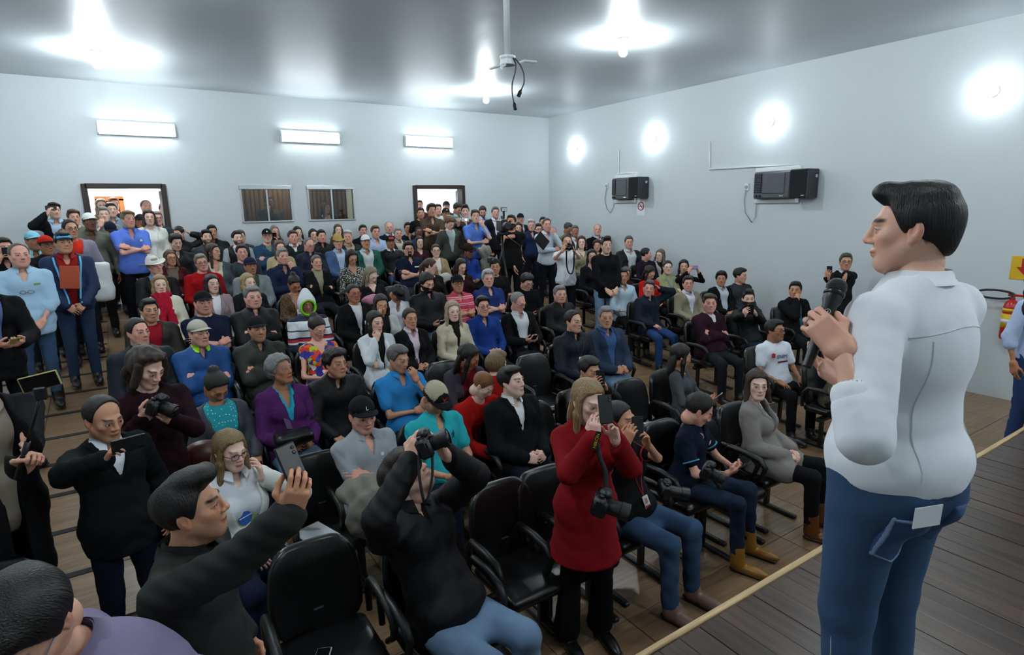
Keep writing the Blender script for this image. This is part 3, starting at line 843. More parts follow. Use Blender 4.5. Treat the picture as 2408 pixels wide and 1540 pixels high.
def person(px, py, y, st, label, top='tee:333', inner=None, pants='1c1f26', hair='short:1a1410', hat=None, pose='lap', face=None, look=None,
           skin=1, fem=0, b=1.0, fat=0.0, gl=None, beard=None, lod=None, lean=None, hold=None, shoes='15130f', J_over=None, wr=None, head=None, depth=None,
           hs=1.0, collar=None, legs=True, mat=None, tw=0.0, group='audience', roll=0.0, vopen=None, extras=None, skirt=None, hide=None, pm=None, shk='shoe', bp=None, tl=0.0, tuck=False, tb=1.0, armk=1.0, hemz=None, foldk=1.0, lips=None, cat='person', brow=None, hand_over=None):
    hp = np.asarray(head, float) if head is not None else (at_depth(px, py, depth) if depth is not None else at_y(px, py, y))
    dist = (hp-CC) @ CF
    if lod is None:
        lod = 0 if dist < 4.0 else (1 if dist < 8.8 else 2)
    L = LODS[lod]
    if isinstance(mat, str): mat = PATTERN_MATS[mat]
    fz = floor_z(hp[1]) if not J_over or 'floor' not in J_over else J_over['floor']
    hz = hp[2]-fz
    if face is None:
        face = math.degrees(math.atan2(2.6-hp[0], hp[1]-.8))*.35
    th = math.pi+math.radians(face); Rw = rot_z(th)
    if lean is None:
        lean = {'sit': .16, 'stand': 0.0, 'kneel': 0.0, 'crouch': -.25}[st]
    base, span = NOM[st]
    s = (hz-base)/span
    sk = skeleton(st, 1.0, lean, fem); span2 = sk['head'][2]-base
    s = (hz-base)/span2
    ss = min(max(s, .55 if 'child' in label or 'kid' in label or 'boy' in label or 'baby' in label else .80), 1.2)
    if abs(ss-s) > .02: print('SCALE', label, round(s, 2), 'hz', round(hz, 2))
    s = ss
    J = skeleton(st, s, lean, fem)
    off = hp-Rw @ J['head']; off[2] = fz if st in ('stand', 'kneel') and abs(s-ss) < .001 and not J_over else hp[2]-J['head'][2]
    if st in ('sit', 'crouch') or True:
        off[2] = hp[2]-J['head'][2]
    tow = lambda p: Rw @ np.asarray(p, float)+off
    tol = lambda p: Rw.T @ (np.asarray(p, float)-off)
    # feet stay on the floor
    for k in 'rl':
        for jn in ('kn', 'an'):
            q = tow(J[jn+k]); f2 = (floor_z(q[1]) if not J_over or 'floor' not in J_over else J_over['floor'])
            J[jn+k][2] += f2-off[2]
    if J_over:
        for k, v in J_over.items():
            if k in J: J[k] = tol(v)
    ps = dict(POSES[pose]); hs_ = s
    for i, (k, sd) in enumerate((('r', 1), ('l', -1))):
        t = J['shm']+np.array(ps[k])*s if not (wr and wr.get(k) is not None) else tol(wr[k])
        hint = ps['e'][i] if not (wr and wr.get('e'+k) is not None) else Rw.T @ np.asarray(wr['e'+k], float)
        J['el'+k], J['wr'+k] = ik(J['sh'+k], t, .285*s*armk, .25*s*armk, hint)
        if J_over and 'el'+k in J_over: J['el'+k] = tol(J_over['el'+k])
    root = empty('person', off, th)
    tag(root, label, cat, group)
    rec = dict(root=root, J=J, tow=tow, Rw=Rw, s=s, off=off, lod=lod, label=label)
    PEOPLE.append(rec)
    Rt = J['Rt']; up = J['up']; pel = J['pel']
    if J_over:
        up = vnorm(J['nb']-J['pel']); J['up'] = up
        fy = vnorm(np.array([0, 1.0, 0])-up*up[1]); rx = vnorm(J['shr']-J['shl']); rx = vnorm(rx-up*(rx @ up)); fy = np.cross(up, rx); Rt = np.stack([rx, fy, up], 1)
    bb = b
    def torso(e=0.0, arms=1.0, fore=1.0, belly=1.0, hem=False):
        T = lambda u, v, w: J['pel']*1.0+Rt @ np.array([u, v, w])*s
        tl_ = np.linalg.norm(J['nb']-J['pel'])/(.505*s) if J_over else 1.0
        TT = lambda u, v, w: T(u, v, w*tl_)
        fm = 1 if fem else 0
        P = [ell(TT(0, 0, .33), np.array([(.150-.018*fm)*bb+e, .106*bb+e, .185+e])*s, .03, Rt),
             ell(TT(0, .012*bb, .13), np.array([(.142-.012*fm)*bb*belly+e, (.108)*bb*belly+e, .165+e])*s, .04, Rt),
             ell(TT(0, 0, .0), np.array([(.160+.008*fm)*bb+e, .125*bb+e, .125+e])*s, .04, Rt),
             cone(J['shr']+(J['shl']-J['shr'])*.12, J['shl']+(J['shr']-J['shl'])*.12, (.046+e*.6)*s, None, .04)]
        if hem and st == 'sit':
            P += [ell(TT(0, .075, .035), np.array([.150*bb+e, .10*bb+e, .085+e])*s, .05, Rt)]
        if hem and tuck:
            P += [ell(TT(0, 0, .035), np.array([.158*bb+e, .126*bb+e, .105])*s, .04, Rt)]
        if hem and not tuck:
            P += [ell(TT(0, .004, -.03), np.array([(.158+.010*fm-.012*(st == 'stand'))*bb+e, (.126-.008*(st == 'stand'))*bb+e, .20])*s, .05, Rt)]
        for sd, k in ((1, 'r'), (-1, 'l')):
            P += [cone(TT(sd*.030, -.015, .500), J['sh'+k]+(J['shm']-J['sh'+k])*.20, (.044+e*.6)*s, (.046+e*.6)*s, .03)]
            if fem:
                P += [ell(TT(sd*.068, .090, .305), np.array([.056+e, .050+e, .060+e])*s, .03, Rt)]
            else:
                P += [ell(TT(sd*.062, .075, .365), np.array([.07+e, .04+e, .06+e])*s, .03, Rt)]
            if arms > 0:
                a0, a1 = J['sh'+k], J['sh'+k]+(J['el'+k]-J['sh'+k])*min(1, arms)
                ra = (.049-.007*fm)*(.6+.4*bb); rb = (.042-.006*fm)*(.6+.4*bb)
                P += [ell(a0, (.051-.006*fm+e*.8)*s*(.7+.3*bb), .03), cone(a0, a1, (ra+e)*s, (ra+(rb-ra)*min(1, arms)+e)*s, .022)]
                if arms >= 1 and fore > 0:
                    w1 = J['el'+k]+(J['wr'+k]-J['el'+k])*fore
                    P += [cone(J['el'+k], w1, (rb+e)*s, (rb+(.029-rb)*fore+e+.002)*s, .016)]
        return P
    def torso_uvw(X, Y, Z):
        x = X-J['pel'][0]; yy = Y-J['pel'][1]; z = Z-J['pel'][2]
        return (Rt[0, 0]*x+Rt[1, 0]*yy+Rt[2, 0]*z)/s, (Rt[0, 1]*x+Rt[1, 1]*yy+Rt[2, 1]*z)/s, (Rt[0, 2]*x+Rt[1, 2]*yy+Rt[2, 2]*z)/s
    seed = (px*.37+py*.11) % 6.28
    # ---- garments
    style, tcol = top.split(':')[0], top.split(':')[1]
    sty = {'tee': (.62, 0, 'crew', 1), 'polo': (.62, 0, 'v', 1), 'sshirt': (.66, 0, 'v', 1), 'shirt': (1, .93, 'v', 1), 'rolled': (1, .30, 'v', 1), 'sweater': (1, .95, 'crew', 1.0), 'turtle': (1, .95, 'turtle', 1),
           'hoodie': (1, .95, 'crew', 1), 'jacket': (1, .96, 'open', 1), 'zip': (1, .96, 'high', 1), 'blazer': (1, .95, 'open', 1), 'coat': (1, .95, 'open', 1), 'dress': (.25, 0, 'scoop', 1), 'vest': (.0, 0, 'open', 1), 'sweaterv': (1, .95, 'v', 1), 'top': (1, .95, 'scoop', 1), 'push': (1, .62, 'crew', 1)}[style]
    arms, fore, neck, _ = sty
    outer = style in ('jacket', 'blazer', 'coat', 'vest')
    e = {'tee': .010, 'polo': .011, 'sshirt': .014, 'shirt': .012, 'rolled': .014, 'sweater': .014, 'turtle': .014, 'hoodie': .020, 'jacket': .024, 'zip': .020, 'blazer': .022, 'coat': .026, 'dress': .008, 'vest': .026, 'sweaterv': .015, 'top': .009, 'push': .014}[style]
    vo = vopen if vopen is not None else {'open': (.09, .075), 'v': (.36, .045), 'crew': None, 'turtle': None, 'high': (.40, .03), 'scoop': (.36, .07)}[neck]
    amp = {-1: .0030, 0: .0036, 1: .0045, 2: .003}[lod]*foldk*(.5 if style == 'coat' else 1)
    def cutter(vo, hole, is_out, hm=None):
        def post(X, Y, Z, D):
            u, v, w = torso_uvw(X, Y, Z)
            D = D+amp*wob(X+.6*Z, Y, Z, 34, seed)+amp*np.sin(62*(Z+.45*np.abs(X))+3*np.sin(13*X+seed)+2*np.sin(9*Y))*np.clip(.35-w, .05, .35)*2.6+amp*.7*np.sin(85*(Z-.7*np.abs(X)+.5*Y)+seed)*np.clip((np.abs(u)-.13)/.05, 0, 1)
            if hm is not None:
                D = np.maximum(D, (hm-w-.25*np.maximum(v-.05, 0)*(st == 'sit'))*s)
            if hole:
                hd = np.sqrt(u**2+(v-.012)**2+(w-.548)**2)-hole
                D = np.maximum(D, -hd*s)
            if vo:
                w0, hw = vo
                half = np.clip((w-w0)/(.50-w0+1e-6), 0, 1.2)*hw+(.010 if is_out and w0 < .1 else 0)
                if is_out and w0 < .0: half = np.clip(.030+.05*np.clip((w-.05)/.4, 0, 1)*hw/.075, 0, .2)
                D = np.where((v > .0) & (w > min(w0, .45)-(.6 if is_out and w0 < 0 else 0)), np.maximum(D, (half-np.abs(u))*s), D)
            return D
        return post
    tm = mat or {'sweater': KNIT, 'turtle': KNIT, 'sweaterv': KNIT, 'hoodie': KNIT, 'push': KNIT, 'zip': SHELL, 'jacket': SHELL, 'vest': SHELL}.get(style, CLOTH)
    gname = {'tee': 't_shirt', 'polo': 'polo_shirt', 'sshirt': 'shirt', 'shirt': 'shirt', 'rolled': 'shirt', 'sweater': 'sweater', 'turtle': 'turtleneck', 'hoodie': 'hoodie', 'jacket': 'jacket', 'zip': 'jacket', 'blazer': 'blazer', 'coat': 'coat', 'dress': 'dress', 'vest': 'vest', 'sweaterv': 'sweater', 'top': 'blouse', 'push': 'sweater'}[style]
    P = torso(e, arms, fore, hem=True)
    hemw = (-.10 if st != 'sit' else -.075) if not tuck else -.034
    if style in ('coat', 'blazer', 'dress') or tl:
        ln = {'coat': .16, 'blazer': .07, 'dress': .16}.get(style, 0)+tl
        if st == 'stand':
            P += [cone(J['pel'], J['pel']-np.array([0, 0, ln+.16])*s, (.135*bb+e)*s, (.150*bb+e)*s, .05)]
            if hemz is None and style != 'dress': hemz = -(ln+.10)
        else:
            for k in 'rl':
                P += [cone(J['hip'+k], J['hip'+k]+(J['kn'+k]-J['hip'+k])*min(1, ln/.3), (.085+e)*s, (.080+e)*s, .04)]
    if skirt: P += skirt(J, s, e)
    if style == 'turtle' or style == 'hoodie':
        P += [cone(J['nb']+up*.0*s, J['nb']+(J['head']-J['nb'])*.42, (.064)*s, (.062)*s, .02)]
    hole = {'crew': .076, 'v': .076, 'open': .085, 'turtle': None, 'high': .066, 'scoop': .098}[neck]
    V, Q = sdf_mesh(P, L['top'], cutter(vo, hole, outer, hemz if hemz is not None else ((hemw-tl) if not (style in ('coat', 'blazer', 'dress') or skirt) else None)))
    tobj = obj(gname, np_mesh(gname, V, Q, [tm]), root, tcol)
    rec['top'] = tobj; rec['torso'] = torso; rec['uvw'] = torso_uvw; rec['e'] = e; rec['tm'] = tm; rec['tcol'] = tcol; rec['seed'] = seed
    if inner:
        istyle, icol = (inner.split(':')+['fff'])[:2]
        ivo = {'shirt': (.40, .035), 'tee': None, 'polo': (.38, .045), 'turtle': None, 'vneck': (.33, .05), 'low': (.3, .07)}[istyle]
        P = torso(.006 if style != 'vest' else .010, 0 if style != 'vest' else 1, 0 if style != 'vest' else .95)
        if istyle == 'turtle': P += [cone(J['nb'], J['nb']+(J['head']-J['nb'])*.42, .062*s, .060*s, .02)]
        V, Q = sdf_mesh(P, L['top']*1.1, cutter(ivo, None if istyle == 'turtle' else .076, False))
        rec['inner'] = obj({'shirt': 'shirt', 'tee': 't_shirt', 'polo': 'polo_shirt', 'turtle': 'turtleneck', 'vneck': 'blouse', 'low': 'blouse'}[istyle], np_mesh('inner', V, Q, [CLOTH]), root, icol)
    # ---- collar
    if collar is None:
        if inner and inner.split(':')[0] in ('shirt', 'polo'): collar = inner.split(':')[1]
        elif style in ('polo', 'sshirt', 'shirt', 'rolled', 'zip'): collar = tcol
    if collar and collar != 'no':
        M = np.eye(4); M[:3, :3] = Rt*s; M[:3, 3] = J['nb']+Rt @ np.array([0, .004, .004])*s
        co = obj('collar', collar_mesh(), tobj, collar, M)
    if style in ('blazer', 'coat') and lod < 2 and vo:
        Pl = torso(e+.007, 0, 0); w0 = max(vo[0], .0)
        def postl(X, Y, Z, D):
            u, v, w = torso_uvw(X, Y, Z)
            half = np.clip((w-vo[0])/(.50-vo[0]), 0, 1.2)*vo[1] if vo[0] >= 0 else np.clip(.030+.05*np.clip((w-.05)/.4, 0, 1)*vo[1]/.075, 0, .2)
            lw = np.interp(w, [w0, w0+.22, .40, .415, .52], [0, .045, .062, .040, .030])
            D = np.maximum(D, np.maximum((half-np.abs(u)), (np.abs(u)-half-lw))*s)
            D = np.maximum(D, np.maximum(w0+.01-w, .02-v)*s)
            hd = np.sqrt(u**2+(v-.012)**2+(w-.548)**2)-.080
            return np.maximum(D, -hd*s)
        Vl, Ql = sdf_mesh(Pl, L['top']*.8, postl)
        if len(Vl): obj('lapel', np_mesh('lapel', Vl, Ql, [tm]), tobj, tcol)
    if outer and style in ('jacket', 'coat') and lod < 2 and vo and not inner:
        M = np.eye(4); M[:3, :3] = Rt*s*1.16; M[:3, 3] = J['nb']+Rt @ np.array([0, .0, -.014])*s
        obj('jacket_collar', collar_mesh(), tobj, tcol, M)
    # ---- trousers + shoes
    if legs:
        P = [ell(pel+np.array([0, -.005, -.005]), np.array([.160*bb, .120*bb, .115])*s+.004, .03)]
        for k in 'rl':
            P += [cone(J['hip'+k], J['kn'+k], .088*(.55+.45*bb)*tb*s, .064*tb*s, .03), cone(J['kn'+k], J['an'+k], .062*tb*s, (.054 if not bp else bp)*s, .025)]
        if st == 'stand':
            for sd in (-1, 1): P += [ell(pel+np.array([sd*.072, -.045, -.075])*s, np.array([.088*bb, .085*bb, .105])*s, .04)]
        if st == 'sit':
            P += [ell(pel+np.array([0, .12, -.02]), np.array([.13, .16, .075])*s, .04)]
        def postp(X, Y, Z, D):
            return D+amp*wob(X, Y, Z*.8, 30, seed+1)+amp*np.sin(50*Z+26*Y+4*np.sin(14*X+seed))*.8
        V, Q = sdf_mesh(P, L['pants'] if not J_over else min(L['pants'], L['top']*1.3), postp)
        pmm = pm or (DENIM if pants in ('jean', 'ljean', 'djean') else CLOTH)
        pc = {'jean': '3d5878', 'ljean': '7f9cbd', 'djean': '1f2c42'}.get(pants, pants)
        tr = obj('trousers', np_mesh('trousers', V, Q, [pmm]), root, pc); rec['trousers'] = tr
        rec['Ptr'] = P
        if tuck:
            a_ = np.linspace(0, 2*math.pi, 41)[:-1]; bm_ = MB(); V = []; n_ = len(a_)
            for ro, dz_ in ((.004, -.018), (.010, -.018), (.010, .018), (.004, .018)):
                for t_ in a_: V.append(pel+np.array([math.cos(t_)*(.160*bb*s+.004+ro), math.sin(t_)*(.120*bb*s+.004+ro)-.005, dz_+.002]))
            bm_.add(V, [(r_*n_+i, r_*n_+(i+1) % n_, ((r_+1) % 4)*n_+(i+1) % n_, ((r_+1) % 4)*n_+i) for r_ in range(4) for i in range(n_)])
            bm_.build('belt', LEATHER, root, True, '0d0c0c')
        for k in 'rl':
            sh, so = shoe_mesh(shk, lod); a = J['an'+k]
            ft = vnorm(np.array([0, 1.0, 0])) if not (J_over and 'toe'+k in J_over) else vnorm((tol(J_over['toe'+k])-a)*np.array([1, 1, 0]))
            M = np.eye(4); X = np.cross(ft, [0, 0, 1]); M[:3, 0] = X; M[:3, 1] = ft; M[:3, 2] = [0, 0, 1]; M[:3, :3] *= s; M[:3, 3] = a+ft*.045*s-np.array([0, 0, .092])
            so_ = obj('shoe', sh, root, shoes, M); obj('sole', so, so_, '2a241d' if shk == 'shoe' else '3a2c1a')
    # ---- skin
    if look is None: look = (None, 0.0)
    lk, pitch = (look+(0,))[:2]
    if lk is None:
        tgt = np.array([2.55, .9, 2.5]); dv = tgt-hp; lookyaw = math.atan2(dv[0], -dv[1])
        rel = lookyaw-math.radians(face); rel = max(-1.0, min(1.0, rel)); hy = rel+((px*7+py*3) % 11-5)*.03
    else:
        hy = math.radians(lk)
    pitch = math.radians(pitch)
    Hr = rot_z(hy) @ rot_x(-pitch) @ rot_y(roll)
    hsz = hs*1.01*(1.0-.03*fem)*(1+.25*(s-1)) if not ('child' in label or 'baby' in label or 'kid' in label) else hs
    wid = 1.0+.06*fat
    Hm = Hr @ np.diag([hsz*wid, hsz, hsz])
    skc = SKINS[skin] if isinstance(skin, int) else skin
    hstyle, hcol = (hair.split(':')+['1a1410'])[:2]
    hb, hbc = ((beard or ':').split(':')+['', ''])[:2] if beard else (None, None)
    Vh, Qh = head_vq(L['head'], fem, fat)
    Ch = paint_head(Vh, skc, fem, hstyle, hcol, hb, hbc or hcol, brow or (hcol if hstyle not in ('none',) else '2a1c14'), None, lod <= 0)
    parts = [(Vh @ Hm.T+J['head'], Qh)]; cols = [Ch]
    Vf, Qf, Lf = face_patch(L['head'], fem, fat)
    sk_ = np.array(lin(skc)); br_ = np.array(lin(brow or (hcol if hstyle not in ('none',) else '2a1c14')))*.8
    Lc = {1: np.array([.46, .43, .41]), 2: np.array([.020, .013, .010]), 3: sk_*.10, 4: br_*.8+sk_*.12, 5: sk_*np.array([.30, .16, .15]), 6: sk_*.22}
    keepf = np.isin(Lf, (3, 5, 6)) if lod < 0 else (np.isin(Lf, (1, 2, 3, 5, 6)) if lod == 0 else np.ones(len(Lf), bool))
    Qk = Qf[keepf[Qf[:, 0]]]; us = np.unique(Qk); rm = np.zeros(len(Vf), int); rm[us] = np.arange(len(us))
    parts.append((Vf[us] @ Hm.T+J['head'], rm[Qk])); cols.append(np.array([Lc[k_] for k_ in Lf[us]]))
    bare = []
    e2 = -.004
    bare_ = arms < 1 or fore < .8
    P = torso(-.010, 1.0, .99) if bare_ else torso(-.020, 1.0, .99)
    if not bare_:
        V, Q = sdf_mesh(P, .06 if lod > 0 else .035); parts.append((V, Q)); cols.append(np.tile(np.array(lin(skc)), (len(V), 1)))
        P = torso(-.012, 0, 0)[4:6]
        for k in 'rl': 
            if lod < 2: P += [cone(J['el'+k]+(J['wr'+k]-J['el'+k])*.86, J['wr'+k], .030*s, .0275*s, .01)]
    hn = J['head']+rot_z(hy) @ rot_x(-pitch*.3) @ np.array([0, -.026, -.075])*hsz
    P += [cone(J['nb']-up*.03*s, hn, (.055-.009*fem+.006*fat)*s, (.052-.009*fem+.006*fat)*s, .025)]
    V, Q = sdf_mesh(P, L['skin'])
    parts.append((V, Q)); cols.append(np.tile(np.array(lin(skc)), (len(V), 1)))
    for i, (k, sd) in enumerate((('r', 1), ('l', -1))):
        if hide and k in hide: continue
        hk, hd, pn = ps['hk'][i], np.array(ps['hd'][i], float), np.array(ps['pn'][i], float)
        if hand_over and k in hand_over:
            hk = hand_over[k][0]; hd = Rw.T @ np.asarray(hand_over[k][1], float); pn = Rw.T @ np.asarray(hand_over[k][2], float)
        fa = vnorm(J['wr'+k]-J['el'+k]); d = vnorm(vnorm(hd)*.75+fa*.45) if not (hand_over and k in hand_over) else vnorm(hd)
        zax = -pn; zax = vnorm(zax-d*(zax @ d)); xax = np.cross(d, zax)
        Vv, Qq = hand_vq(hk, L['hand'])
        hsc = s*(.96-.08*fem)
        Vv = Vv*np.array([-1.0 if sd > 0 else 1.0, 1, 1])*hsc
        if sd > 0: Qq = Qq[:, ::-1]
        parts.append((Vv @ np.stack([xax, d, zax], 1).T+J['wr'+k], Qq))
        hc = np.array(lin(skc)); cols.append(np.tile(hc*np.array([1.0, .92, .9]), (len(Vv), 1)))
        J['hand'+k] = J['wr'+k]+d*.085*hsc; J['hd'+k] = d; J['pn'+k] = vnorm(pn)
    V, Q = join_vq(parts)
    rec['body'] = obj('body', np_mesh('body', V, Q, [SKIN], col=np.concatenate(cols)), root)
    HM = np.eye(4); HM[:3, :3] = Hm; HM[:3, 3] = J['head']; rec['HM'] = HM
    if lod < 0:
        for sd in (-1, 1):
            mb = MB(); mb.lathe([(.0002, .0118)]+[(.0119*math.sin(t), .0119*math.cos(t)) for t in np.linspace(.12, 3.0, 12)], 16, axis=1)
            vv = np.array(mb.v); cc = np.tile(np.array([.66, .64, .62]), (len(vv), 1)); rr = np.hypot(vv[:, 0], vv[:, 2])
            cc[(rr < .0056) & (vv[:, 1] > 0)] = lin('2c1a10'); cc[(rr < .0026) & (vv[:, 1] > 0)] = (.004, .004, .004)
            EM = HM @ np.array(Matrix.Translation((sd*.0315, .0782, .0052)))
            obj('eye', np_mesh('eye', vv, mb.f, [MATS.get('eye') or SKIN], col=cc), rec['body'], None, EM)
    if hstyle != 'none':
        hstyle2 = hstyle
        HH = HM
        if hstyle in ('long', 'longc', 'wavy', 'vlong', 'mid', 'longman') and abs(pitch) > .2:
            HH = HM.copy(); HH[:3, :3] = rot_z(hy) @ rot_x(-pitch*.62) @ rot_y(roll) @ np.diag([hsz*wid, hsz, hsz])
        obj('hair', hair_mesh(hstyle2, L['hair']), root, hcol, HH)
    if hb in ('full', 'goatee') and lod < 2:
        key = ('beard', hb)
        if key not in HAIRS:
            def postb(X, Y, Z, D):
                D = D+.0025*wob(X, Y, Z, 120)
                D = np.maximum(D, Z+.028-.35*np.minimum(Y-.03, 0)*-1*0-.5*np.maximum(.02-Y, 0)*0)
                D = np.maximum(D, -.002-Y)
                if hb == 'goatee': D = np.maximum(D, np.abs(X)-.032)
                m_ = np.sqrt((X/.027)**2+((Y-.10)/.03)**2+((Z+.0615)/.0115)**2)-1
                nz = np.sqrt((X/.040)**2+((Y-.11)/.04)**2+((Z+.018)/.022)**2)-1
                return np.maximum(np.maximum(D, -m_*.012), -nz*.02)
            pr = []
            for q in head_prims(0, 0)[1:]:
                if q['t'] in 'ce' and not q['sub'] and q['hi'][2] < .10 and q['lo'][2] > -.13 and np.abs(q['lo'][0]) < .075:
                    q = dict(q); gr = .007
                    if q['t'] == 'c': q['ra'] += gr; q['rb'] += gr
                    else: q['r'] = q['r']+gr
                    q['lo'] = q['lo']-gr; q['hi'] = q['hi']+gr; pr.append(q)
            Vb, Qb = sdf_mesh(pr, .006, postb)
            HAIRS[key] = np_mesh('beard', Vb, Qb, [HAIRM])
        obj('beard', HAIRS[key], root, hbc or hcol, HM)
    if hat:
        hk, hc = hat.split(':')[:2]; bc = (hat.split(':')+[hc])[2]
        c_, b_ = hat_meshes(hk, .007)
        ho = obj({'cap': 'cap', 'cowboy': 'hat', 'straw': 'hat', 'bucket': 'hat', 'hood': 'hood'}[hk], c_, root, hc, HM)
        obj({'hood': 'hood_rim'}.get(hk, 'brim'), b_, ho, bc)
        rec['hat'] = ho
    if gl:
        obj('eyeglasses', glasses_mesh(), root, gl if isinstance(gl, str) else '1a1a1c', HM)
    if hold: 
        for hd_ in (hold if isinstance(hold, list) else [hold]): hold_item(rec, *hd_)
    return rec

# ================================================================== things people hold
def frame_mat(o, x, y, z):
    M = Matrix.Identity(4)
    for i in range(3):
        M[i][0], M[i][1], M[i][2], M[i][3] = x[i], y[i], z[i], o[i]
    return M
SCREEN = mat_plain('phone_screen', '0b0d10', .08, spec=.6, bstr=0)
LENSG = mat_plain('lens_glass', '05070c', .05, spec=.8, bstr=0)
CAMB = mat_plain('camera_plastic', '111214', .45, bstr=.15, bscale=300)
CHROME = mat_plain('chrome', 'c8ccd0', .2, 1.0, bstr=0)
BLACKP = mat_plain('black_plastic', '0c0d0f', .4, bstr=.05)
WHITEP = mat_plain('white_plastic', 'dfe3e4', .4, bstr=.03)
def phone_parts(root, col, lit=False):
    mb = MB(); mb.box((0, 0, 0), (.074, .009, .150), bev=.004); obj('case', mb.mesh('case', [PLAST]), root, col)
    MB().box((0, -.0050, 0), (.066, .001, .138)).build('screen', SCREEN, root)
    l = MB()
    for dz in (.058, .042): l.lathe([(.006, .0045), (.006, .0065), (.0045, .007)], 12, (-.022, 0, dz), axis=1)
    l.build('lens', LENSG, root, True)
from mathutils.bvhtree import BVHTree
def surf_hit(o, p, d):
    """where a ray in the object's own frame meets its mesh"""
    me = o.data; V = [v.co.copy() for v in me.vertices]; P_ = [tuple(f.vertices) for f in me.polygons]
    t = BVHTree.FromPolygons(V, P_); h = t.ray_cast(Vector(tuple(p)), Vector(tuple(d)))
    return (np.array(h[0]), np.array(h[1])) if h[0] is not None else (None, None)
def text_part(name, body, size, mat_, parent, M, ext=.0004, align='CENTER'):
    c = bpy.data.curves.new(name, 'FONT'); c.body = body; c.size = size; c.extrude = ext; c.align_x = align; c.align_y = 'CENTER'; c.resolution_u = 3
    c.materials.append(mat_); tmp = bpy.data.objects.new(name, c); COL.objects.link(tmp); dg_ = bpy.context.evaluated_depsgraph_get(); me_ = bpy.data.meshes.new_from_object(tmp.evaluated_get(dg_)); bpy.data.objects.remove(tmp)
    if not me_.materials: me_.materials.append(mat_)
    o = bpy.data.objects.new(name, me_); o.matrix_local = M if isinstance(M, Matrix) else Matrix(M); COL.objects.link(o); o.parent = parent
    return o
def stick_frame(rec, o, u, w, lift=.003, roll=0.0):
    """a frame lying on the chest: x to the viewer's right, z out of the cloth"""
    J = rec['J']; s = rec['s']; up = J['up']; rx = vnorm(J['shr']-J['shl']); rx = vnorm(rx-up*(rx @ up)); fy = np.cross(up, rx)
    p0 = J['pel']+(rx*u+up*w+fy*.5)*s
    h, n = surf_hit(o, p0, -fy)
    if h is None: return None
    n = vnorm(n*.5+fy*.5); x = vnorm(np.cross(up, n)); y_ = np.cross(n, x)
    if roll: x, y_ = x*math.cos(roll)+y_*math.sin(roll), -x*math.sin(roll)+y_*math.cos(roll)
    return frame_mat(h+n*lift, x, y_, n)
def hold_item(rec, kind, hand, col, label, ori='v', off=(0, 0, 0), tilt=0.0, extra=None, group=None):
    J, tow, Rw = rec['J'], rec['tow'], rec['Rw']
    hr, hl = J['handr'] if 'handr' in J else J['wrr'], J['handl'] if 'handl' in J else J['wrl']
    c = {'r': hr, 'l': hl, 'b': (hr+hl)/2}[hand]
    pn = {'r': J.get('pnr'), 'l': J.get('pnl'), 'b': None}[hand]
    if pn is not None: c = c+pn*.026
    cw = tow(c)+np.array(off); hw = tow(J['head'])
    fwd = vnorm(cw-hw-np.array([0, 0, -.02])); upv = np.array([0, 0, 1.0]); rt = vnorm(np.cross(fwd, upv)); up2 = np.cross(rt, fwd)
    if tilt:
        a = math.radians(tilt); rt, up2 = rt*math.cos(a)+up2*math.sin(a), -rt*math.sin(a)+up2*math.cos(a)
    if kind == 'phone':
        r = empty('smartphone'); tag(r, label, 'phone', group)
        lift = .03 if hand == 'b' else .03
        M = frame_mat(cw+up2*lift, rt, fwd, up2) if ori == 'v' else frame_mat(cw+up2*lift*.6, up2, fwd, -rt)
        r.matrix_world = M; phone_parts(r, col)
    elif kind == 'camera':
        r = empty('camera_body'); tag(r, label, 'camera', group)
        r.matrix_world = frame_mat(cw, rt, fwd, up2); camera_parts(r)
    return r
def camera_parts(r, lens=.075):
    b = MB(); b.box((0, 0, 0), (.135, .055, .090), bev=.012); b.box((0, .012, .052), (.060, .055, .034), bev=.012); b.box((.050, .022, -.005), (.030, .030, .080), bev=.01)
    smooth_by_angle(b.build('housing', CAMB, r))
    l = MB(); l.lathe([(.033, .02), (.036, .03), (.036, .03+lens*.6), (.040, .03+lens*.62), (.040, .03+lens), (.034, .03+lens)], 20, (-.008, 0, -.008), axis=1)
    smooth_by_angle(l.build('lens_barrel', CAMB, r))
    MB().lathe([(.030, .0), (.0305, .004), (.001, .006)], 20, (-.008, .028+lens, -.008), axis=1).build('lens_glass', LENSG, r, True)
    MB().box((0, -.029, -.008), (.08, .004, .055)).build('display', SCREEN, r)
    MB().lathe([(.011, .044), (.011, .056)], 12, (.045, 0, 0), axis=2).build('dial', CAMB, r)
    return r

# ================================================================== the room
def wall_paint(name, col, rough=.55):
    m, nt, b = new_mat(name)
    c = lin(col)
    n1 = noise(nt, 1.3, 5, 'Object'); n2 = noise(nt, 18, 3, 'Object')
    a = mixc(nt, n1, tuple(x*.95 for x in c), c)
    nt.links.new(mixc(nt, .12, a, ramp(nt, n2, [(.3, tuple(x*.9 for x in c)), (.7, c)])), b.inputs['Base Color'])
    b.inputs['Roughness'].default_value = rough
    b.inputs['Specular IOR Level'].default_value = .35
    bump(nt, b, noise(nt, 120, 3), .12, .002)
    MATS[name] = m
    return m
WALLM = wall_paint('wall_paint', 'c9d0d2')
def ceil_mat():
    m, nt, b = new_mat('glossy_ceiling_lining')
    c = lin('c2cace')
    nt.links.new(mixc(nt, noise(nt, .9, 4), tuple(x*.9 for x in c), c), b.inputs['Base Color'])
    b.inputs['Roughness'].default_value = .46
    b.inputs['Specular IOR Level'].default_value = .7
    bump(nt, b, noise(nt, 2.2, 4, stretch=(1, .35, 1)), .35, .02)
    MATS['ceil'] = m
    return m
CEILM = ceil_mat()
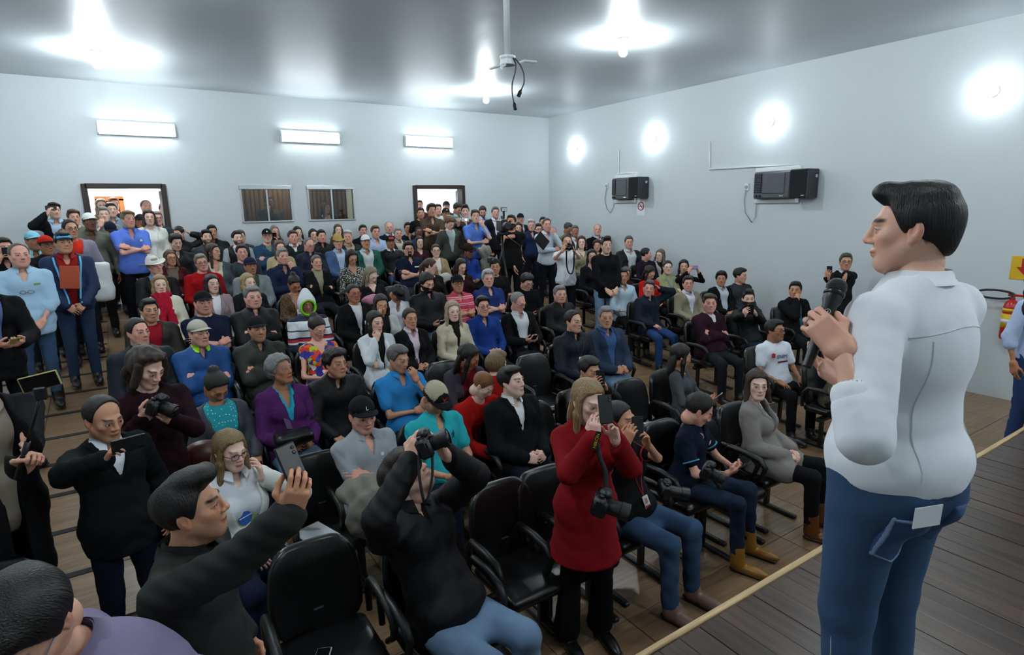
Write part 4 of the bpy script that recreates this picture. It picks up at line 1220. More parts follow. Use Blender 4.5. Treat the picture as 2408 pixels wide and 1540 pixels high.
def wood_mat(name, c1, c2, rough, axis=1, scale=5, spec=.4, vary=.35):
    m, nt, b = new_mat(name)
    st = [14, 14, 14]; st[axis] = .7
    oi = N(nt, 'ShaderNodeObjectInfo')
    tc = N(nt, 'ShaderNodeTexCoord'); mp = N(nt, 'ShaderNodeMapping'); mp.inputs['Scale'].default_value = st
    ad = N(nt, 'ShaderNodeVectorMath', operation='ADD')
    sc_ = N(nt, 'ShaderNodeVectorMath', operation='SCALE'); sc_.inputs[0].default_value = (7.3, 3.1, 5.7); nt.links.new(oi.outputs['Random'], sc_.inputs['Scale'])
    nt.links.new(tc.outputs['Object'], ad.inputs[0]); nt.links.new(sc_.outputs[0], ad.inputs[1]); nt.links.new(ad.outputs[0], mp.inputs[0])
    n = N(nt, 'ShaderNodeTexNoise'); n.inputs['Scale'].default_value = scale; n.inputs['Detail'].default_value = 6; n.inputs['Distortion'].default_value = .6
    nt.links.new(mp.outputs[0], n.inputs['Vector'])
    g = ramp(nt, n.outputs[0], [(.3, lin(c1)), (.7, lin(c2))])
    v = N(nt, 'ShaderNodeMapRange'); v.inputs['To Min'].default_value = 1-vary; v.inputs['To Max'].default_value = 1+vary*.3
    nt.links.new(oi.outputs['Random'], v.inputs['Value'])
    mm = N(nt, 'ShaderNodeVectorMath', operation='SCALE'); nt.links.new(g, mm.inputs[0]); nt.links.new(v.outputs[0], mm.inputs['Scale'])
    nt.links.new(mm.outputs[0], b.inputs['Base Color'])
    b.inputs['Roughness'].default_value = rough; b.inputs['Specular IOR Level'].default_value = spec
    bump(nt, b, n.outputs[0], .1, .003)
    MATS[name] = m
    return m
TILEM = wood_mat('wood_look_tile', '6f5840', '94775a', .30, axis=0, scale=2.2, spec=.5, vary=.10)
PLANKM = wood_mat('stage_plank', '2a1e17', '513c2d', .34, axis=1, scale=2.5, spec=.45, vary=.35)
DOORM = wood_mat('dark_door_wood', '1f1512', '38261f', .4, axis=2, scale=3, vary=.05)
ORANGEW = wood_mat('varnished_frame', '8a4f24', 'b06c34', .35, axis=2, scale=3, vary=.05)
CURTM = wood_mat('brown_curtain', '2c1d12', '6a4828', .8, axis=2, scale=1.2, vary=.1)
STRIPM = mat_plain('antislip_strip', '17191a', .8, bstr=.4, bscale=400)
TRIMW = wood_mat('pale_edge_strip', 'a98c62', 'd0b486', .45, axis=0, scale=4, vary=.05)
GROUT = mat_plain('tile_grout', '3c342a', .8)
ALU = mat_plain('aluminium', 'aeb4b8', .35, .8, bstr=.02)

def structure(o):
    o['kind'] = 'structure'; return o
# floor: grouted slab with every tile a piece of its own
fl = MB()
fl.add([(X_L, STAGE_Y-.1, -.012), (X_R, STAGE_Y-.1, -.012), (X_R, RAMP_Y0, -.012), (X_L, RAMP_Y0, -.012), (X_R, Y_B, floor_z(Y_B)-.012), (X_L, Y_B, floor_z(Y_B)-.012),
        (X_L, STAGE_Y-.1, -.2), (X_R, STAGE_Y-.1, -.2), (X_R, Y_B, -.2), (X_L, Y_B, -.2)],
       [(0, 1, 2, 3), (3, 2, 4, 5), (6, 9, 8, 7)])
FLOOR = structure(fl.build('floor', GROUT))
TW = .565
def tile_mesh(w, l):
    mb = MB(); mb.box((0, 0, -.0055), (w-.005, l-.005, .011), bev=.0015)
    return mb.mesh('floor_tile', [TILEM])
ang = math.atan(RAMP_K)
tf, tr_ = tile_mesh(TW, .57), tile_mesh(TW, .615/math.cos(ang))
cand = []
nx0 = int(math.floor((X_L-2.43)/TW)); nx1 = int(math.ceil((X_R-2.43)/TW))
for i in range(nx0, nx1):
    xc = 2.43+(i+.5)*TW
    if xc-TW/2 < X_L-.01 or xc+TW/2 > X_R+.35: continue
    for j in range(5):
        yc = 2.41-.57*1.5+.57*j
        if yc < 4.25: cand.append((xc, yc, 0))
    for j in range(14):
        yc = RAMP_Y0+.04+.615*(j+.5)
        if yc < Y_B-.2: cand.append((xc, yc, 1))
def seen(c):
    d = math.hypot(c[0], c[1]); in_aisle = c[0] < .2 or (5.1 < c[0] < 6.6)
    v = np.array([c[0], c[1], floor_z(c[1])])-CC; zz = v @ CF
    px = 1204+FPX*(v @ CR)/max(zz, .01); py = 770-FPX*(v @ CU)/max(zz, .01)
    vis = zz > .3 and -120 < px < 2500 and py < 1750
    return (0 if vis else 100)+d*(.45 if in_aisle else 1.0)
cand.sort(key=seen)
for c in cand[:300]:
    o = obj('floor_tile', tf if not c[2] else tr_, FLOOR)
    o.location = (c[0], c[1], floor_z(c[1])); o.rotation_euler = (ang if c[2] else 0, 0, 0)
mb = MB()
for c in cand[300:]:
    a = ang if c[2] else 0
    mb.box((c[0], c[1], floor_z(c[1])-.0055), (TW-.005, .57-.005 if not c[2] else .615, .011), rot=rot_x(a))
rest = mb.build('floor_tile_field', TILEM, FLOOR); rest['kind'] = 'stuff'
# dark anti-slip strips across the ramp of the side aisle
for j in range(14):
    yc = RAMP_Y0+.04+.615*j
    if yc > Y_B-.3: break
    mb = MB(); mb.box((0, 0, .003), (2.85, .055, .006))
    o = mb.build('antislip_strip', STRIPM, FLOOR); o.location = (-1.83, yc, floor_z(yc)); o.rotation_euler = (ang, 0, 0)

# stage with boards
st = MB(); st.box(((X_L+X_R)/2, (Y_F+STAGE_Y)/2, (STAGE_Z-.03)/2), (X_R-X_L, STAGE_Y-Y_F, STAGE_Z-.03))
STAGE = structure(st.build('floor_stage', mat_plain('stage_base', '2a2420', .7)))
PW = .122; pl = MB(); pl.box((0, 0, -.013), (PW-.003, STAGE_Y-Y_F-.03, .026), bev=.002); plm = pl.mesh('plank', [PLANKM])
for i in range(int((X_R-X_L)/PW)):
    o = obj('plank', plm, STAGE); o.location = (X_L+(i+.5)*PW, (Y_F+STAGE_Y)/2-.015, STAGE_Z-.001*(i % 3))
mb = MB(); mb.box(((X_L+X_R)/2, STAGE_Y-.008, STAGE_Z-.02), (X_R-X_L, .030, .048), bev=.004)
structure(mb.build('trim_1', TRIMW))

# walls with openings
D1 = (-.50, .76, 3.15); D2 = (5.70, 7.02, 3.15)      # door openings: x0, x1, top
W1 = (2.03, 2.98, 2.41, 3.13); W2 = (3.32, 4.29, 2.41, 3.13)
WT = .16
def wall_with_holes(name, holes):
    xs = sorted(set([X_L-.2, X_R+.2]+[v for h in holes for v in h[:2]])); zs = sorted(set([-.2, Z_C+.1]+[v for h in holes for v in h[2:]]))
    mb = MB()
    for i in range(len(xs)-1):
        for k in range(len(zs)-1):
            cx, cz = (xs[i]+xs[i+1])/2, (zs[k]+zs[k+1])/2
            if any(h[0] < cx < h[1] and h[2] < cz < h[3] for h in holes): continue
            mb.box((cx, Y_B+WT/2, cz), (xs[i+1]-xs[i], WT, zs[k+1]-zs[k]))
    return structure(mb.build(name, WALLM))
wall_with_holes('wall_back', [(D1[0]+.06, D1[1]-.06, -.1, D1[2]-.06), (D2[0]+.06, D2[1]-.06, -.1, D2[2]-.06), W1, W2])
structure(MB().box((X_R+.1, (Y_B+Y_F)/2, Z_C/2), (.2, Y_B-Y_F+.4, Z_C+.3)).build('wall_right', WALLM))
structure(MB().box((X_L-.1, (Y_B+Y_F)/2, Z_C/2), (.2, Y_B-Y_F+.4, Z_C+.3)).build('wall_left', WALLM))
structure(MB().box(((X_L+X_R)/2, Y_F-.1, Z_C/2), (X_R-X_L+.4, .2, Z_C+.3)).build('wall_front', WALLM))
structure(MB().box(((X_L+X_R)/2, (Y_B+Y_F)/2, Z_C+.1), (X_R-X_L+.5, Y_B-Y_F+.6, .2)).build('ceiling', CEILM))

# doors: dark casings, hall behind them
FB = floor_z(Y_B)
def door(n, d, name):
    r = empty(name, ((d[0]+d[1])/2, Y_B, FB)); r['kind'] = 'structure'
    h = d[2]-FB; w = d[1]-d[0]
    for sx in (-1, 1):
        MB().box((sx*(w/2-.035), .06, h/2), (.085, .26, h), bev=.008).build('door_jamb', DOORM, r)
    MB().box((0, .06, h-.035), (w-.09, .26, .085), bev=.008).build('door_head', DOORM, r)
    return r
door(1, D1, 'door_1'); door(2, D2, 'door_2')
# an open leaf standing inside each doorway
for d, name, s_ in ((D1, 'door_3', 1), (D2, 'door_4', 1)):
    r = empty(name, (d[1]-.09, Y_B+.2, FB)); r['kind'] = 'structure'; r.rotation_euler = (0, 0, math.radians(82))
    MB().box((.42, 0, 1.02), (.82, .035, 2.02), bev=.004).build('door_leaf', mat_plain('white_leaf', 'd5d8d6', .45), r)
    MB().box((.74, -.035, 1.0), (.12, .02, .02), bev=.004).build('door_handle', CHROME, r)
# hall behind the wall
HY = Y_B+WT; HD = 3.2
hallm = mat_plain('hall_paint', 'dfe6ec', .6)
structure(MB().box(((X_L+X_R)/2, HY+HD/2, FB-.05), (X_R-X_L, HD+.26, .1)).build('floor_hall', mat_plain('hall_floor', 'b4aa9a', .35)))
structure(MB().box(((X_L+X_R)/2, HY+HD+.05, FB+1.5), (X_R-X_L+.4, .1, 3.2)).build('wall_hall', hallm))
structure(MB().box(((X_L+X_R)/2, HY+HD/2, FB+2.95), (X_R-X_L+.4, HD-.01, .1)).build('ceiling_hall', hallm))
for x, nm in ((X_L-.1, 'wall_hall_left'), (X_R+.1, 'wall_hall_right'), (1.62, 'wall_booth_left'), (4.72, 'wall_booth_right')):
    structure(MB().box((x, HY+HD/2, FB+1.5), (.1, HD, 3.1)).build(nm, hallm))
# inner doors of varnished wood seen through the doorways
for x0, x1, tone, nm in ((-.38, .06, '3c1c14', 'door_5'), (5.62, 6.72, 'e9eef2', 'door_6')):
    r = empty(nm, ((x0+x1)/2, HY+HD-.03, FB)); r['kind'] = 'structure'; w = x1-x0; hh_ = 1.93
    MB().box((0, .01, hh_/2), (w-.1, .03, hh_)).build('door_leaf', mat_plain('leaf_'+nm, tone, .5), r)
    for sx in (-1, 1): MB().box((sx*w/2, -.01, hh_/2), (.09, .07, hh_+.04)).build('door_jamb', ORANGEW, r)
    MB().box((0, -.01, hh_+.03), (w+.09, .07, .09)).build('door_head', ORANGEW, r)
HALL_FILL = mat_plain('added_hall_glow', 'ffffff', .5, emit=((.93, .97, 1.0), 60), bstr=0)  # glowing panels added to flood the hall, standing in for its daylight
for x, y in ((-.6, HY+1.5), (.7, HY+2.0), (5.9, HY+1.5), (7.2, HY+1.6)):
    r = empty('added_hall_panel', (x, y, FB+2.9)); tag(r, {-.6: 'added square fill light in the hall ceiling behind the first door', .7: 'added fill light deeper in the hall behind the first door', 5.9: 'added fill light in the hall ceiling behind the second door', 7.2: 'added fill light past the second door in the hall'}[x], 'lamp', 'added hall fill lights')
    MB().box((0, 0, -.01), (.62, .62, .03), bev=.005).build('frame', WHITEP, r)
    MB().box((0, 0, -.03), (.56, .56, .012)).build('diffuser', HALL_FILL, r)

# the two sliding windows of the booth
def glass_mat():
    m, nt, b = new_mat('window_glass')
    nt.nodes.remove(b)
    out = nt.nodes['Material Output']
    t = N(nt, 'ShaderNodeBsdfTransparent'); t.inputs[0].default_value = (.62, .66, .66, 1)
    g = N(nt, 'ShaderNodeBsdfGlossy'); g.inputs['Roughness'].default_value = .02
    f = N(nt, 'ShaderNodeFresnel'); f.inputs[0].default_value = 1.75
    mx = N(nt, 'ShaderNodeMixShader'); nt.links.new(f.outputs[0], mx.inputs[0]); nt.links.new(t.outputs[0], mx.inputs[1]); nt.links.new(g.outputs[0], mx.inputs[2]); nt.links.new(mx.outputs[0], out.inputs[0])
    return m
GLASS = glass_mat()
for n, w in ((1, W1), (2, W2)):
    r = empty('window_%d' % n, ((w[0]+w[1])/2, Y_B+.02, w[2])); r['kind'] = 'structure'
    ww, hh_ = w[1]-w[0], w[3]-w[2]
    MB().box((0, -.01, hh_-.035), (ww+.04, .10, .075), bev=.006).build('track_head', ALU, r)
    MB().box((0, -.005, .012), (ww+.04, .09, .03), bev=.004).build('sill', ALU, r)
    for sx in (-1, 1): MB().box((sx*(ww/2-.006), 0, hh_/2), (.022, .08, hh_)).build('side_frame', ALU, r)
    MB().box((.01, -.012, hh_/2), (.030, .03, hh_-.06)).build('meeting_stile', ALU, r)
    for sx in (-1, 1):
        o = MB().box((sx*ww/4, .012*sx, (hh_-.04)/2), (ww/2, .006, hh_-.07)).build('pane', GLASS, r)
# booth interior: curtains, a desk, dim
cur = empty('booth_curtain', (3.17, HY+1.55, FB)); tag(cur, 'brown pleated curtain hanging inside the booth behind the windows', 'curtain')
for i in range(30):
    mb = MB(); xs = np.linspace(0, .1, 9)
    mb.tube([(-1.5+i*.1+.05, .02*math.sin(i*1.7), 0), (-1.5+i*.1+.05, .02*math.sin(i*1.7), 2.8)], .055, 8)
    mb.build('pleat', CURTM, cur, True)
bl = MB(); bl.box((0, 0, .70), (2.9, .5, .05)); bl.box((-1.4, 0, .34), (.05, .48, .68)); bl.box((1.4, 0, .34), (.05, .48, .68))
tag(bl.build('booth_desk', DOORM, None, mw=Matrix.Translation((3.17, HY+.55, FB))), 'dark wooden desk behind the booth windows', 'desk')

q = empty('added_booth_lamp', (3.17, HY+.9, FB+2.88)); tag(q, 'small warm lamp added unseen to brighten the booth', 'lamp')  # unseen lamp added to brighten the booth behind the windows
MB().lathe([(.10, 0), (.10, -.02), (.09, -.03)], 18).build('base', WHITEP, q); MB().lathe([(.09, -.03), (.085, -.06), (.03, -.085)], 18).build('shade', mat_plain('added_booth_glow', 'ffffff', .5, emit=((1, .86, .66), 320), bstr=0), q, True)
# tube lamps on the back wall
TUBEM = mat_plain('tube_glow', 'ffffff', .4, emit=(LAMP_TINT, LAMP_TUBE), bstr=0)
for (x0, x1, z), lab in zip(((-.135, 1.03, 4.10), (2.89, 4.05, 4.10), (5.55, 6.72, 4.12)), ('twin tube lamp on the back wall above the first door', 'twin tube lamp above the booth windows', 'twin tube lamp on the back wall above the second door')):
    r = empty('tube_lamp', ((x0+x1)/2, Y_B, z)); tag(r, lab, 'lamp', 'tube lamps on the back wall')
    L_ = x1-x0
    MB().box((0, -.03, 0), (L_+.03, .05, .235), bev=.01).build('housing', WHITEP, r)
    for sz in (-1, 1):
        MB().tube([(-L_/2+.02, -.075, sz*.058), (L_/2-.02, -.075, sz*.058)], .034, 12).build('tube', TUBEM, r, True)
    for sx in (-1, 1): MB().box((sx*L_/2, -.06, 0), (.02, .07, .2), bev=.005).build('end_cap', WHITEP, r)

# bulbs; ceiling ones over stage and front are unseen, added to light faces
WB = mat_plain('wall_bulb_glow', 'ffffff', .4, emit=(LAMP_TINT, LAMP_WALL), bstr=0)
CB = mat_plain('ceiling_bulb_glow', 'ffffff', .4, emit=(LAMP_TINT, LAMP_BULB), bstr=0)
def bulb(name, label, loc, M3, group, em, r=.058):
    o = empty(name, loc); o.rotation_euler = Matrix(M3).to_euler(); tag(o, label, 'lamp', group)
    smooth_by_angle(MB().lathe([(.075, 0), (.075, .018), (.055, .028), (.028, .034), (.026, .075)], 20).build('socket', WHITEP, o))
    prof = [(.018, .078), (.024, .09)]+[(r*math.sin(a), .078+.045+r*1.0*(1-math.cos(a))*1.0) for a in np.linspace(.75, math.pi-.02, 9)]
    MB().lathe(prof, 14).build('bulb', em, o, True)
    return o
DN = ((1, 0, 0), (0, -1, 0), (0, 0, -1))
for (x, y), lab in zip(((0.0, 10.48), (6.26, 10.38), (6.03, 6.34), (0.0, 6.34), (6.03, 2.3), (0.0, 2.3), (3.0, -1.2), (7.2, -1.2)),
    ('bare bulb on the ceiling near the first door', 'bare bulb on the ceiling near the second door', 'bare ceiling bulb above the middle rows', 'bare ceiling bulb above the side aisle', 'added unseen bulb above the stage front by the lamp wall', 'added unseen bulb above the front of the side aisle', 'added unseen bulb above the middle of the stage', 'added unseen bulb above the stage near the lamp wall')):
    bulb('ceiling_bulb', lab, (x, y, Z_C), DN, 'bulbs on the ceiling', CB)
TOL = ((0, 0, -1), (0, 1, 0), (1, 0, 0)); TOR = ((0, 0, 1), (0, 1, 0), (-1, 0, 0))
for y, a in ((11.69, 'nearest the room corner'), (9.10, 'between the corner and the first air conditioner'), (6.41, 'above the second air conditioner'), (3.27, 'nearest the stage')):
    bulb('wall_bulb', 'round wall lamp '+a, (X_R, y, 3.99), TOL, 'bulbs on the side wall', WB)
    bulb('wall_bulb', 'round lamp on the opposite aisle wall '+a.replace('first air', 'first aisle').replace('second air conditioner', 'side aisle').replace('air conditioner', 'aisle lamp').replace('conditioner', 'lamp'), (X_L, y, 3.99), TOR, 'bulbs on the aisle wall', WB)

# ---- window air conditioners and loudspeakers on the side wall
ACG = mat_plain('ac_grey', '4b4f53', .45, bstr=.05); ACD = mat_plain('ac_dark', '17191b', .6); SPK = mat_plain('speaker_cloth', '111315', .9, bstr=.5, bscale=500); SPB = mat_plain('speaker_box', '26292c', .5, bstr=.2, bscale=200)
def ac_unit(yl, yr, z0, z1, label):
    """faces -x; yl is the far edge"""
    w, h = yl-yr, z1-z0
    r = empty('air_conditioner', (X_R, (yl+yr)/2, z0)); tag(r, label, 'air conditioner', 'window air conditioners')
    for dz, sz, dy, sy in ((h+.045, .07, 0, w+.16), (-.045, .07, 0, w+.16)): MB().box((-.02, dy, dz), (.05, sy, sz), bev=.006).build('wall_frame', WHITEP, r)
    for s_ in (-1, 1): MB().box((-.02, s_*(w/2+.045), h/2), (.05, .07, h+.02), bev=.006).build('wall_frame', WHITEP, r)
    MB().box((-.09, 0, h/2), (.20, w, h), bev=.02).build('cabinet', ACG, r)
    MB().box((-.195, -.06*w, h*.56), (.02, w*.60, h*.76), bev=.008).build('front_panel', ACG, r)
    MB().box((-.196, w*.37, h*.58), (.014, w*.20, h*.72)).build('outlet', ACD, r)
    for i in range(11): MB().box((-.206, w*.37, h*.27+h*.062*i), (.010, w*.19, .009), rot=rot_y(.5)).build('louver', ACG, r)
    for i in range(2): MB().lathe([(.018, .19), (.018, .215)], 12, (0, 0, 0), axis=0).build('knob', ACD, r, mw=Matrix.Translation((-.41, w*(.40-.1*i), h*.10)))
    MB().box((-.208, -w*.30, h*.09), (.006, .07, .016)).build('badge', CHROME, r)
    return r
def loud(yl, yr, z0, z1, dep, label):
    w, h = yl-yr, z1-z0
    r = empty('loudspeaker', (X_R, (yl+yr)/2, z0)); tag(r, label, 'loudspeaker', 'loudspeakers on the side wall')
    MB().box((-dep/2-.02, 0, h/2), (dep, w, h), bev=.012).build('cabinet', SPB, r)
    MB().box((-dep-.022, 0, h/2), (.012, w-.03, h-.03), bev=.004).build('grille', SPK, r)
    MB().box((-dep-.030, -w*.30, .045), (.006, .06, .014)).build('badge', CHROME, r)
    MB().box((-dep*.4, -w/2-.012, h*.75), (.06, .03, .05), bev=.005).build('bracket', CHROME, r)
    return r
xa = X_R-.20
y = lambda px, py, x=xa: at_x(px, py, x)[1]
z = lambda px, py, x=xa: at_x(px, py, x)[2]
ac_unit(y(1438, 445), y(1478, 445), z(1455, 469), z(1455, 419), 'grey window air conditioner nearer the room corner')
ac_unit(y(1771, 435), y(1857, 435), z(1800, 467), z(1800, 404), 'grey window air conditioner nearer the stage')
xs_ = X_R-.34
loud(y(1477, 440, xs_), y(1501, 440, xs_), z(1488, 466, xs_), z(1488, 416, xs_), .32, 'black loudspeaker beside the air conditioner nearer the corner')
loud(y(1856, 430, xs_), y(1899, 430, xs_), z(1876, 466, xs_), z(1876, 397, xs_), .32, 'black loudspeaker beside the air conditioner nearer the stage')
def on_wall(px, py): return at_x(px, py, X_R-.022)
def wall_run(name, pts, r, mat_, label, cat, grp=None):
    o = MB().tube([on_wall(*p) for p in pts], r, 6).build(name, mat_, None, True); tag(o, label, cat, grp); return o
wall_run('cable_conduit', [(1669, 333), (1668, 398), (1770, 392), (1880, 387)], .018, WHITEP, 'white cable conduit above the air conditioner nearer the stage', 'conduit', 'conduits on the side wall')
wall_run('cable_conduit', [(1455, 352), (1454, 408), (1498, 407)], .016, WHITEP, 'white cable conduit above the air conditioner nearer the corner', 'conduit', 'conduits on the side wall')
CORD = mat_plain('grey_cord', '9aa09a', .6)
wall_run('power_cord', [(1754, 446), (1750, 470), (1752, 500), (1768, 523), (1776, 510), (1779, 470)], .008, CORD, 'grey power cord of the air conditioner nearer the stage', 'cord', 'power cords')
wall_run('power_cord', [(1426, 440), (1422, 470), (1427, 492), (1435, 500), (1442, 488), (1446, 468)], .008, CORD, 'grey power cord of the air conditioner nearer the corner', 'cord', 'power cords')
for px, py, lab in ((1755, 440, 'wall socket beside the air conditioner nearer the stage'), (1426, 437, 'wall socket beside the air conditioner nearer the corner')):
    p = on_wall(px, py); r = empty('wall_socket', (X_R, p[1], p[2])); tag(r, lab, 'socket', 'wall sockets')
    MB().box((-.012, 0, 0), (.024, .09, .13), bev=.006).build('plate', WHITEP, r); MB().lathe([(.03, -.035), (.03, -.02)], 14, axis=0).build('plug', CORD, r)
# signs
YEL = mat_plain('sign_yellow', 'd8b010', .5, bstr=0); REDP = mat_plain('sign_red', 'b01a16', .45, bstr=0); PAPER = mat_plain('paper', 'e2e6ea', .7, bstr=.05); INK = mat_plain('black_ink', '14151a', .6, bstr=0)
p = on_wall(1506, 488); r = empty('no_smoking_sign', (X_R, p[1], p[2])); tag(r, 'paper no-smoking sign below the loudspeaker nearer the corner', 'sign')
MB().box((-.004, 0, 0), (.004, .24, .34)).build('sheet', PAPER, r)
a = np.linspace(0, 2*math.pi, 29)[:-1]
MB().tube([(-.008, .085*math.cos(t), .03+.085*math.sin(t)) for t in a], .010, 6, closed=True).build('ban_ring', REDP, r, True)
MB().tube([(-.008, .06, .09), (-.008, -.06, -.03)], .008, 6).build('ban_bar', REDP, r)
MB().box((-.007, 0, .03), (.004, .10, .016)).build('cigarette', INK, r)
p = on_wall(2396, 630); r = empty('extinguisher_sign', (X_R, p[1]-.06, p[2])); tag(r, 'yellow and red arrow sign above the fire extinguisher', 'sign')
MB().box((-.005, 0, 0), (.006, .30, .30)).build('plate', YEL, r)
MB().prism([(-.04, .11), (.04, .11), (.04, .0), (.09, .0), (0, -.10), (-.09, .0), (-.04, .0)], 0, .004, M=np.array([[0, 0, -1, -.009], [1, 0, 0, 0], [0, 1, 0, .01], [0, 0, 0, 1]])).build('arrow', REDP, r)
p = on_wall(2382, 742); r = empty('fire_extinguisher', (X_R-.13, p[1], p[2]-.30)); tag(r, 'red fire extinguisher with a black hose on the side wall', 'extinguisher')
RED = mat_plain('extinguisher_red', 'b3191a', .3, bstr=.02)
smooth_by_angle(MB().lathe([(.02, 0), (.075, .005), (.085, .03), (.085, .42), (.07, .48), (.03, .52), (.03, .55)], 20).build('cylinder', RED, r))
MB().lathe([(.0865, .16), (.0865, .34)], 20).build('label_band', YEL, r, True); MB().lathe([(.0872, .22), (.0872, .27)], 20).build('label_text', PAPER, r, True); MB().lathe([(.0868, .37), (.0868, .41)], 20).build('label_band', YEL, r, True)
MB().box((0, -.03, .58), (.03, .16, .03), bev=.005).build('lever', RED, r); MB().lathe([(.025, .54), (.03, .60)], 12).build('valve', CHROME, r)
MB().tube([(-.04*math.sin(t/2), .18-.20*math.cos(t), .575+.055*math.sin(t)) for t in np.linspace(.1, 6.1, 28)], .014, 8).build('hose', BLACKP, r, True)
MB().box((.10, 0, .4), (.06, .05, .1)).build('wall_bracket', CHROME, r)

# ---- the empty ceiling mount hanging over the rows, with two loose cables
mp = at_depth(1193, 140, 3.7); r = empty('ceiling_mount', (mp[0], mp[1], Z_C)); tag(r, 'white ceiling pole with an empty projector bracket', 'bracket')
dz = mp[2]-Z_C
MB().tube([(0, 0, 0), (0, 0, dz+.02)], .0195, 14).build('pole', WHITEP, r, True)
MB().lathe([(.05, dz+.02), (.05, dz+.008), (.045, dz-.002), (.045, dz-.022), (.05, dz-.024), (.05, dz-.034)], 20).build('collar', WHITEP, r)
tor = lambda px, py, dd: at_depth(px, py, dd)-np.array([mp[0], mp[1], Z_C])
for pts in (((1190, 150, 3.7), (1172, 156, 3.66), (1152, 162, 3.6)), ((1196, 150, 3.7), (1222, 147, 3.72), (1232, 143, 3.75), (1262, 146, 3.8)), ((1188, 152, 3.66), (1178, 158, 3.6), (1183, 163, 3.55)), ((1200, 148, 3.75), (1215, 150, 3.85))):
    MB().tube([tor(*p) for p in pts], .008, 6).build('arm', WHITEP, r)
for pts, lab in ((((1202, 128, 3.68), (1214, 150, 3.66), (1212, 170, 3.66), (1204, 195, 3.66), (1204, 220, 3.66), (1209, 243, 3.66)), 'longer black cable dangling from the ceiling bracket'), (((1204, 130, 3.70), (1222, 150, 3.68), (1232, 172, 3.68), (1233, 195, 3.68), (1225, 213, 3.68)), 'shorter black cable curling below the ceiling bracket')):
    q = empty('hanging_cable', at_depth(*pts[0])); tag(q, lab, 'cable', 'cables of the ceiling bracket')
    P_ = [at_depth(*p)-at_depth(*pts[0]) for p in pts]
    ts = np.linspace(0, len(P_)-1, 24); P2 = np.stack([np.interp(ts, range(len(P_)), [p[i] for p in P_]) for i in range(3)], 1)
    for _ in range(3): P2[1:-1] = (P2[:-2]+2*P2[1:-1]+P2[2:])/4
    MB().tube(P2, .0045, 6).build('cord', BLACKP, q, True)
    d = vnorm(P2[-1]-P2[-3]); MB().tube([P2[-1]-d*.005, P2[-1]+d*.012, P2[-1]+d*.04], [.006, .013, .012], 8).build('plug', BLACKP, q)

# ================================================================== pattern fabrics
def pat_floral():
    m, nt, b = new_mat('floral_print')
    tc = N(nt, 'ShaderNodeTexCoord'); v = N(nt, 'ShaderNodeTexVoronoi'); v.inputs['Scale'].default_value = 24; nt.links.new(tc.outputs['Object'], v.inputs['Vector'])
    sep = N(nt, 'ShaderNodeSeparateColor'); nt.links.new(v.outputs['Color'], sep.inputs[0])
    c = ramp(nt, sep.outputs[0], [(0, lin('2a2a88')), (.22, lin('d0341c')), (.42, lin('b8c828')), (.58, lin('e8e4d8')), (.72, lin('3c3c9c')), (.86, lin('e06018'))])
    nt.nodes[-1].color_ramp.interpolation = 'CONSTANT'
    nt.links.new(c, b.inputs['Base Color']); b.inputs['Roughness'].default_value = .85
    return m
def pat_print():
    m, nt, b = new_mat('black_white_print')
    nt.links.new(ramp(nt, noise(nt, 60, 2), [(.54, lin('15171a')), (.57, lin('c8c8b8'))]), b.inputs['Base Color']); b.inputs['Roughness'].default_value = .8
    return m
def pat_leopard():
    m, nt, b = new_mat('leopard_print')
    tc = N(nt, 'ShaderNodeTexCoord'); v = N(nt, 'ShaderNodeTexVoronoi'); v.inputs['Scale'].default_value = 34; nt.links.new(tc.outputs['Object'], v.inputs['Vector'])
    nt.links.new(ramp(nt, v.outputs['Distance'], [(.25, lin('1c130c')), (.42, lin('6e4f2e')), (.7, lin('33241a'))]), b.inputs['Base Color']); b.inputs['Roughness'].default_value = .9
    return m
def pat_stripe(name, stops, axis=2, scale=10.0, constant=True, off=0.0):
    m, nt, b = new_mat(name)
    tc = N(nt, 'ShaderNodeTexCoord'); sp = N(nt, 'ShaderNodeSeparateXYZ'); nt.links.new(tc.outputs['Object'], sp.inputs[0])
    mu = N(nt, 'ShaderNodeMath', operation='MULTIPLY_ADD'); mu.inputs[1].default_value = scale; mu.inputs[2].default_value = off; nt.links.new(sp.outputs[axis], mu.inputs[0])
    fr = N(nt, 'ShaderNodeMath', operation='FRACT'); nt.links.new(mu.outputs[0], fr.inputs[0])
    c = ramp(nt, fr.outputs[0], [(p_, lin(h_)) for p_, h_ in stops])
    if constant: nt.nodes[-1].color_ramp.interpolation = 'CONSTANT'
    nt.links.new(c, b.inputs['Base Color']); b.inputs['Roughness'].default_value = .85
    bump(nt, b, noise(nt, 10, 5), .6, .03)
    return m
def pat_dots():
    m, nt, b = new_mat('dotted_jersey')
    tc = N(nt, 'ShaderNodeTexCoord'); v = N(nt, 'ShaderNodeTexVoronoi'); v.inputs['Scale'].default_value = 42; v.inputs['Randomness'].default_value = .35; nt.links.new(tc.outputs['Object'], v.inputs['Vector'])
    nt.links.new(ramp(nt, v.outputs['Distance'], [(.17, lin('dceff0')), (.21, lin('12929e'))]), b.inputs['Base Color']); b.inputs['Roughness'].default_value = .85
    return m
PATTERN_MATS = dict(FLORAL=pat_floral(), PRINT=pat_print(), LEOPARD=pat_leopard(), PINKSTRIPE=pat_stripe('pink_stripe', [(0, 'c03a52'), (.62, 'e6a0ac'), (.74, 'c03a52'), (.86, 'e8b4bc')], 2, 11),
    KIDSTRIPE=pat_stripe('child_sweater', [(0, '171d33'), (.74, 'c8cdd2'), (.76, 'b0202a'), (.79, '171d33'), (.81, 'd8dde0'), (.88, '39415a'), (.895, 'd8dde0')], 2, 1.0), DOTS=pat_dots())

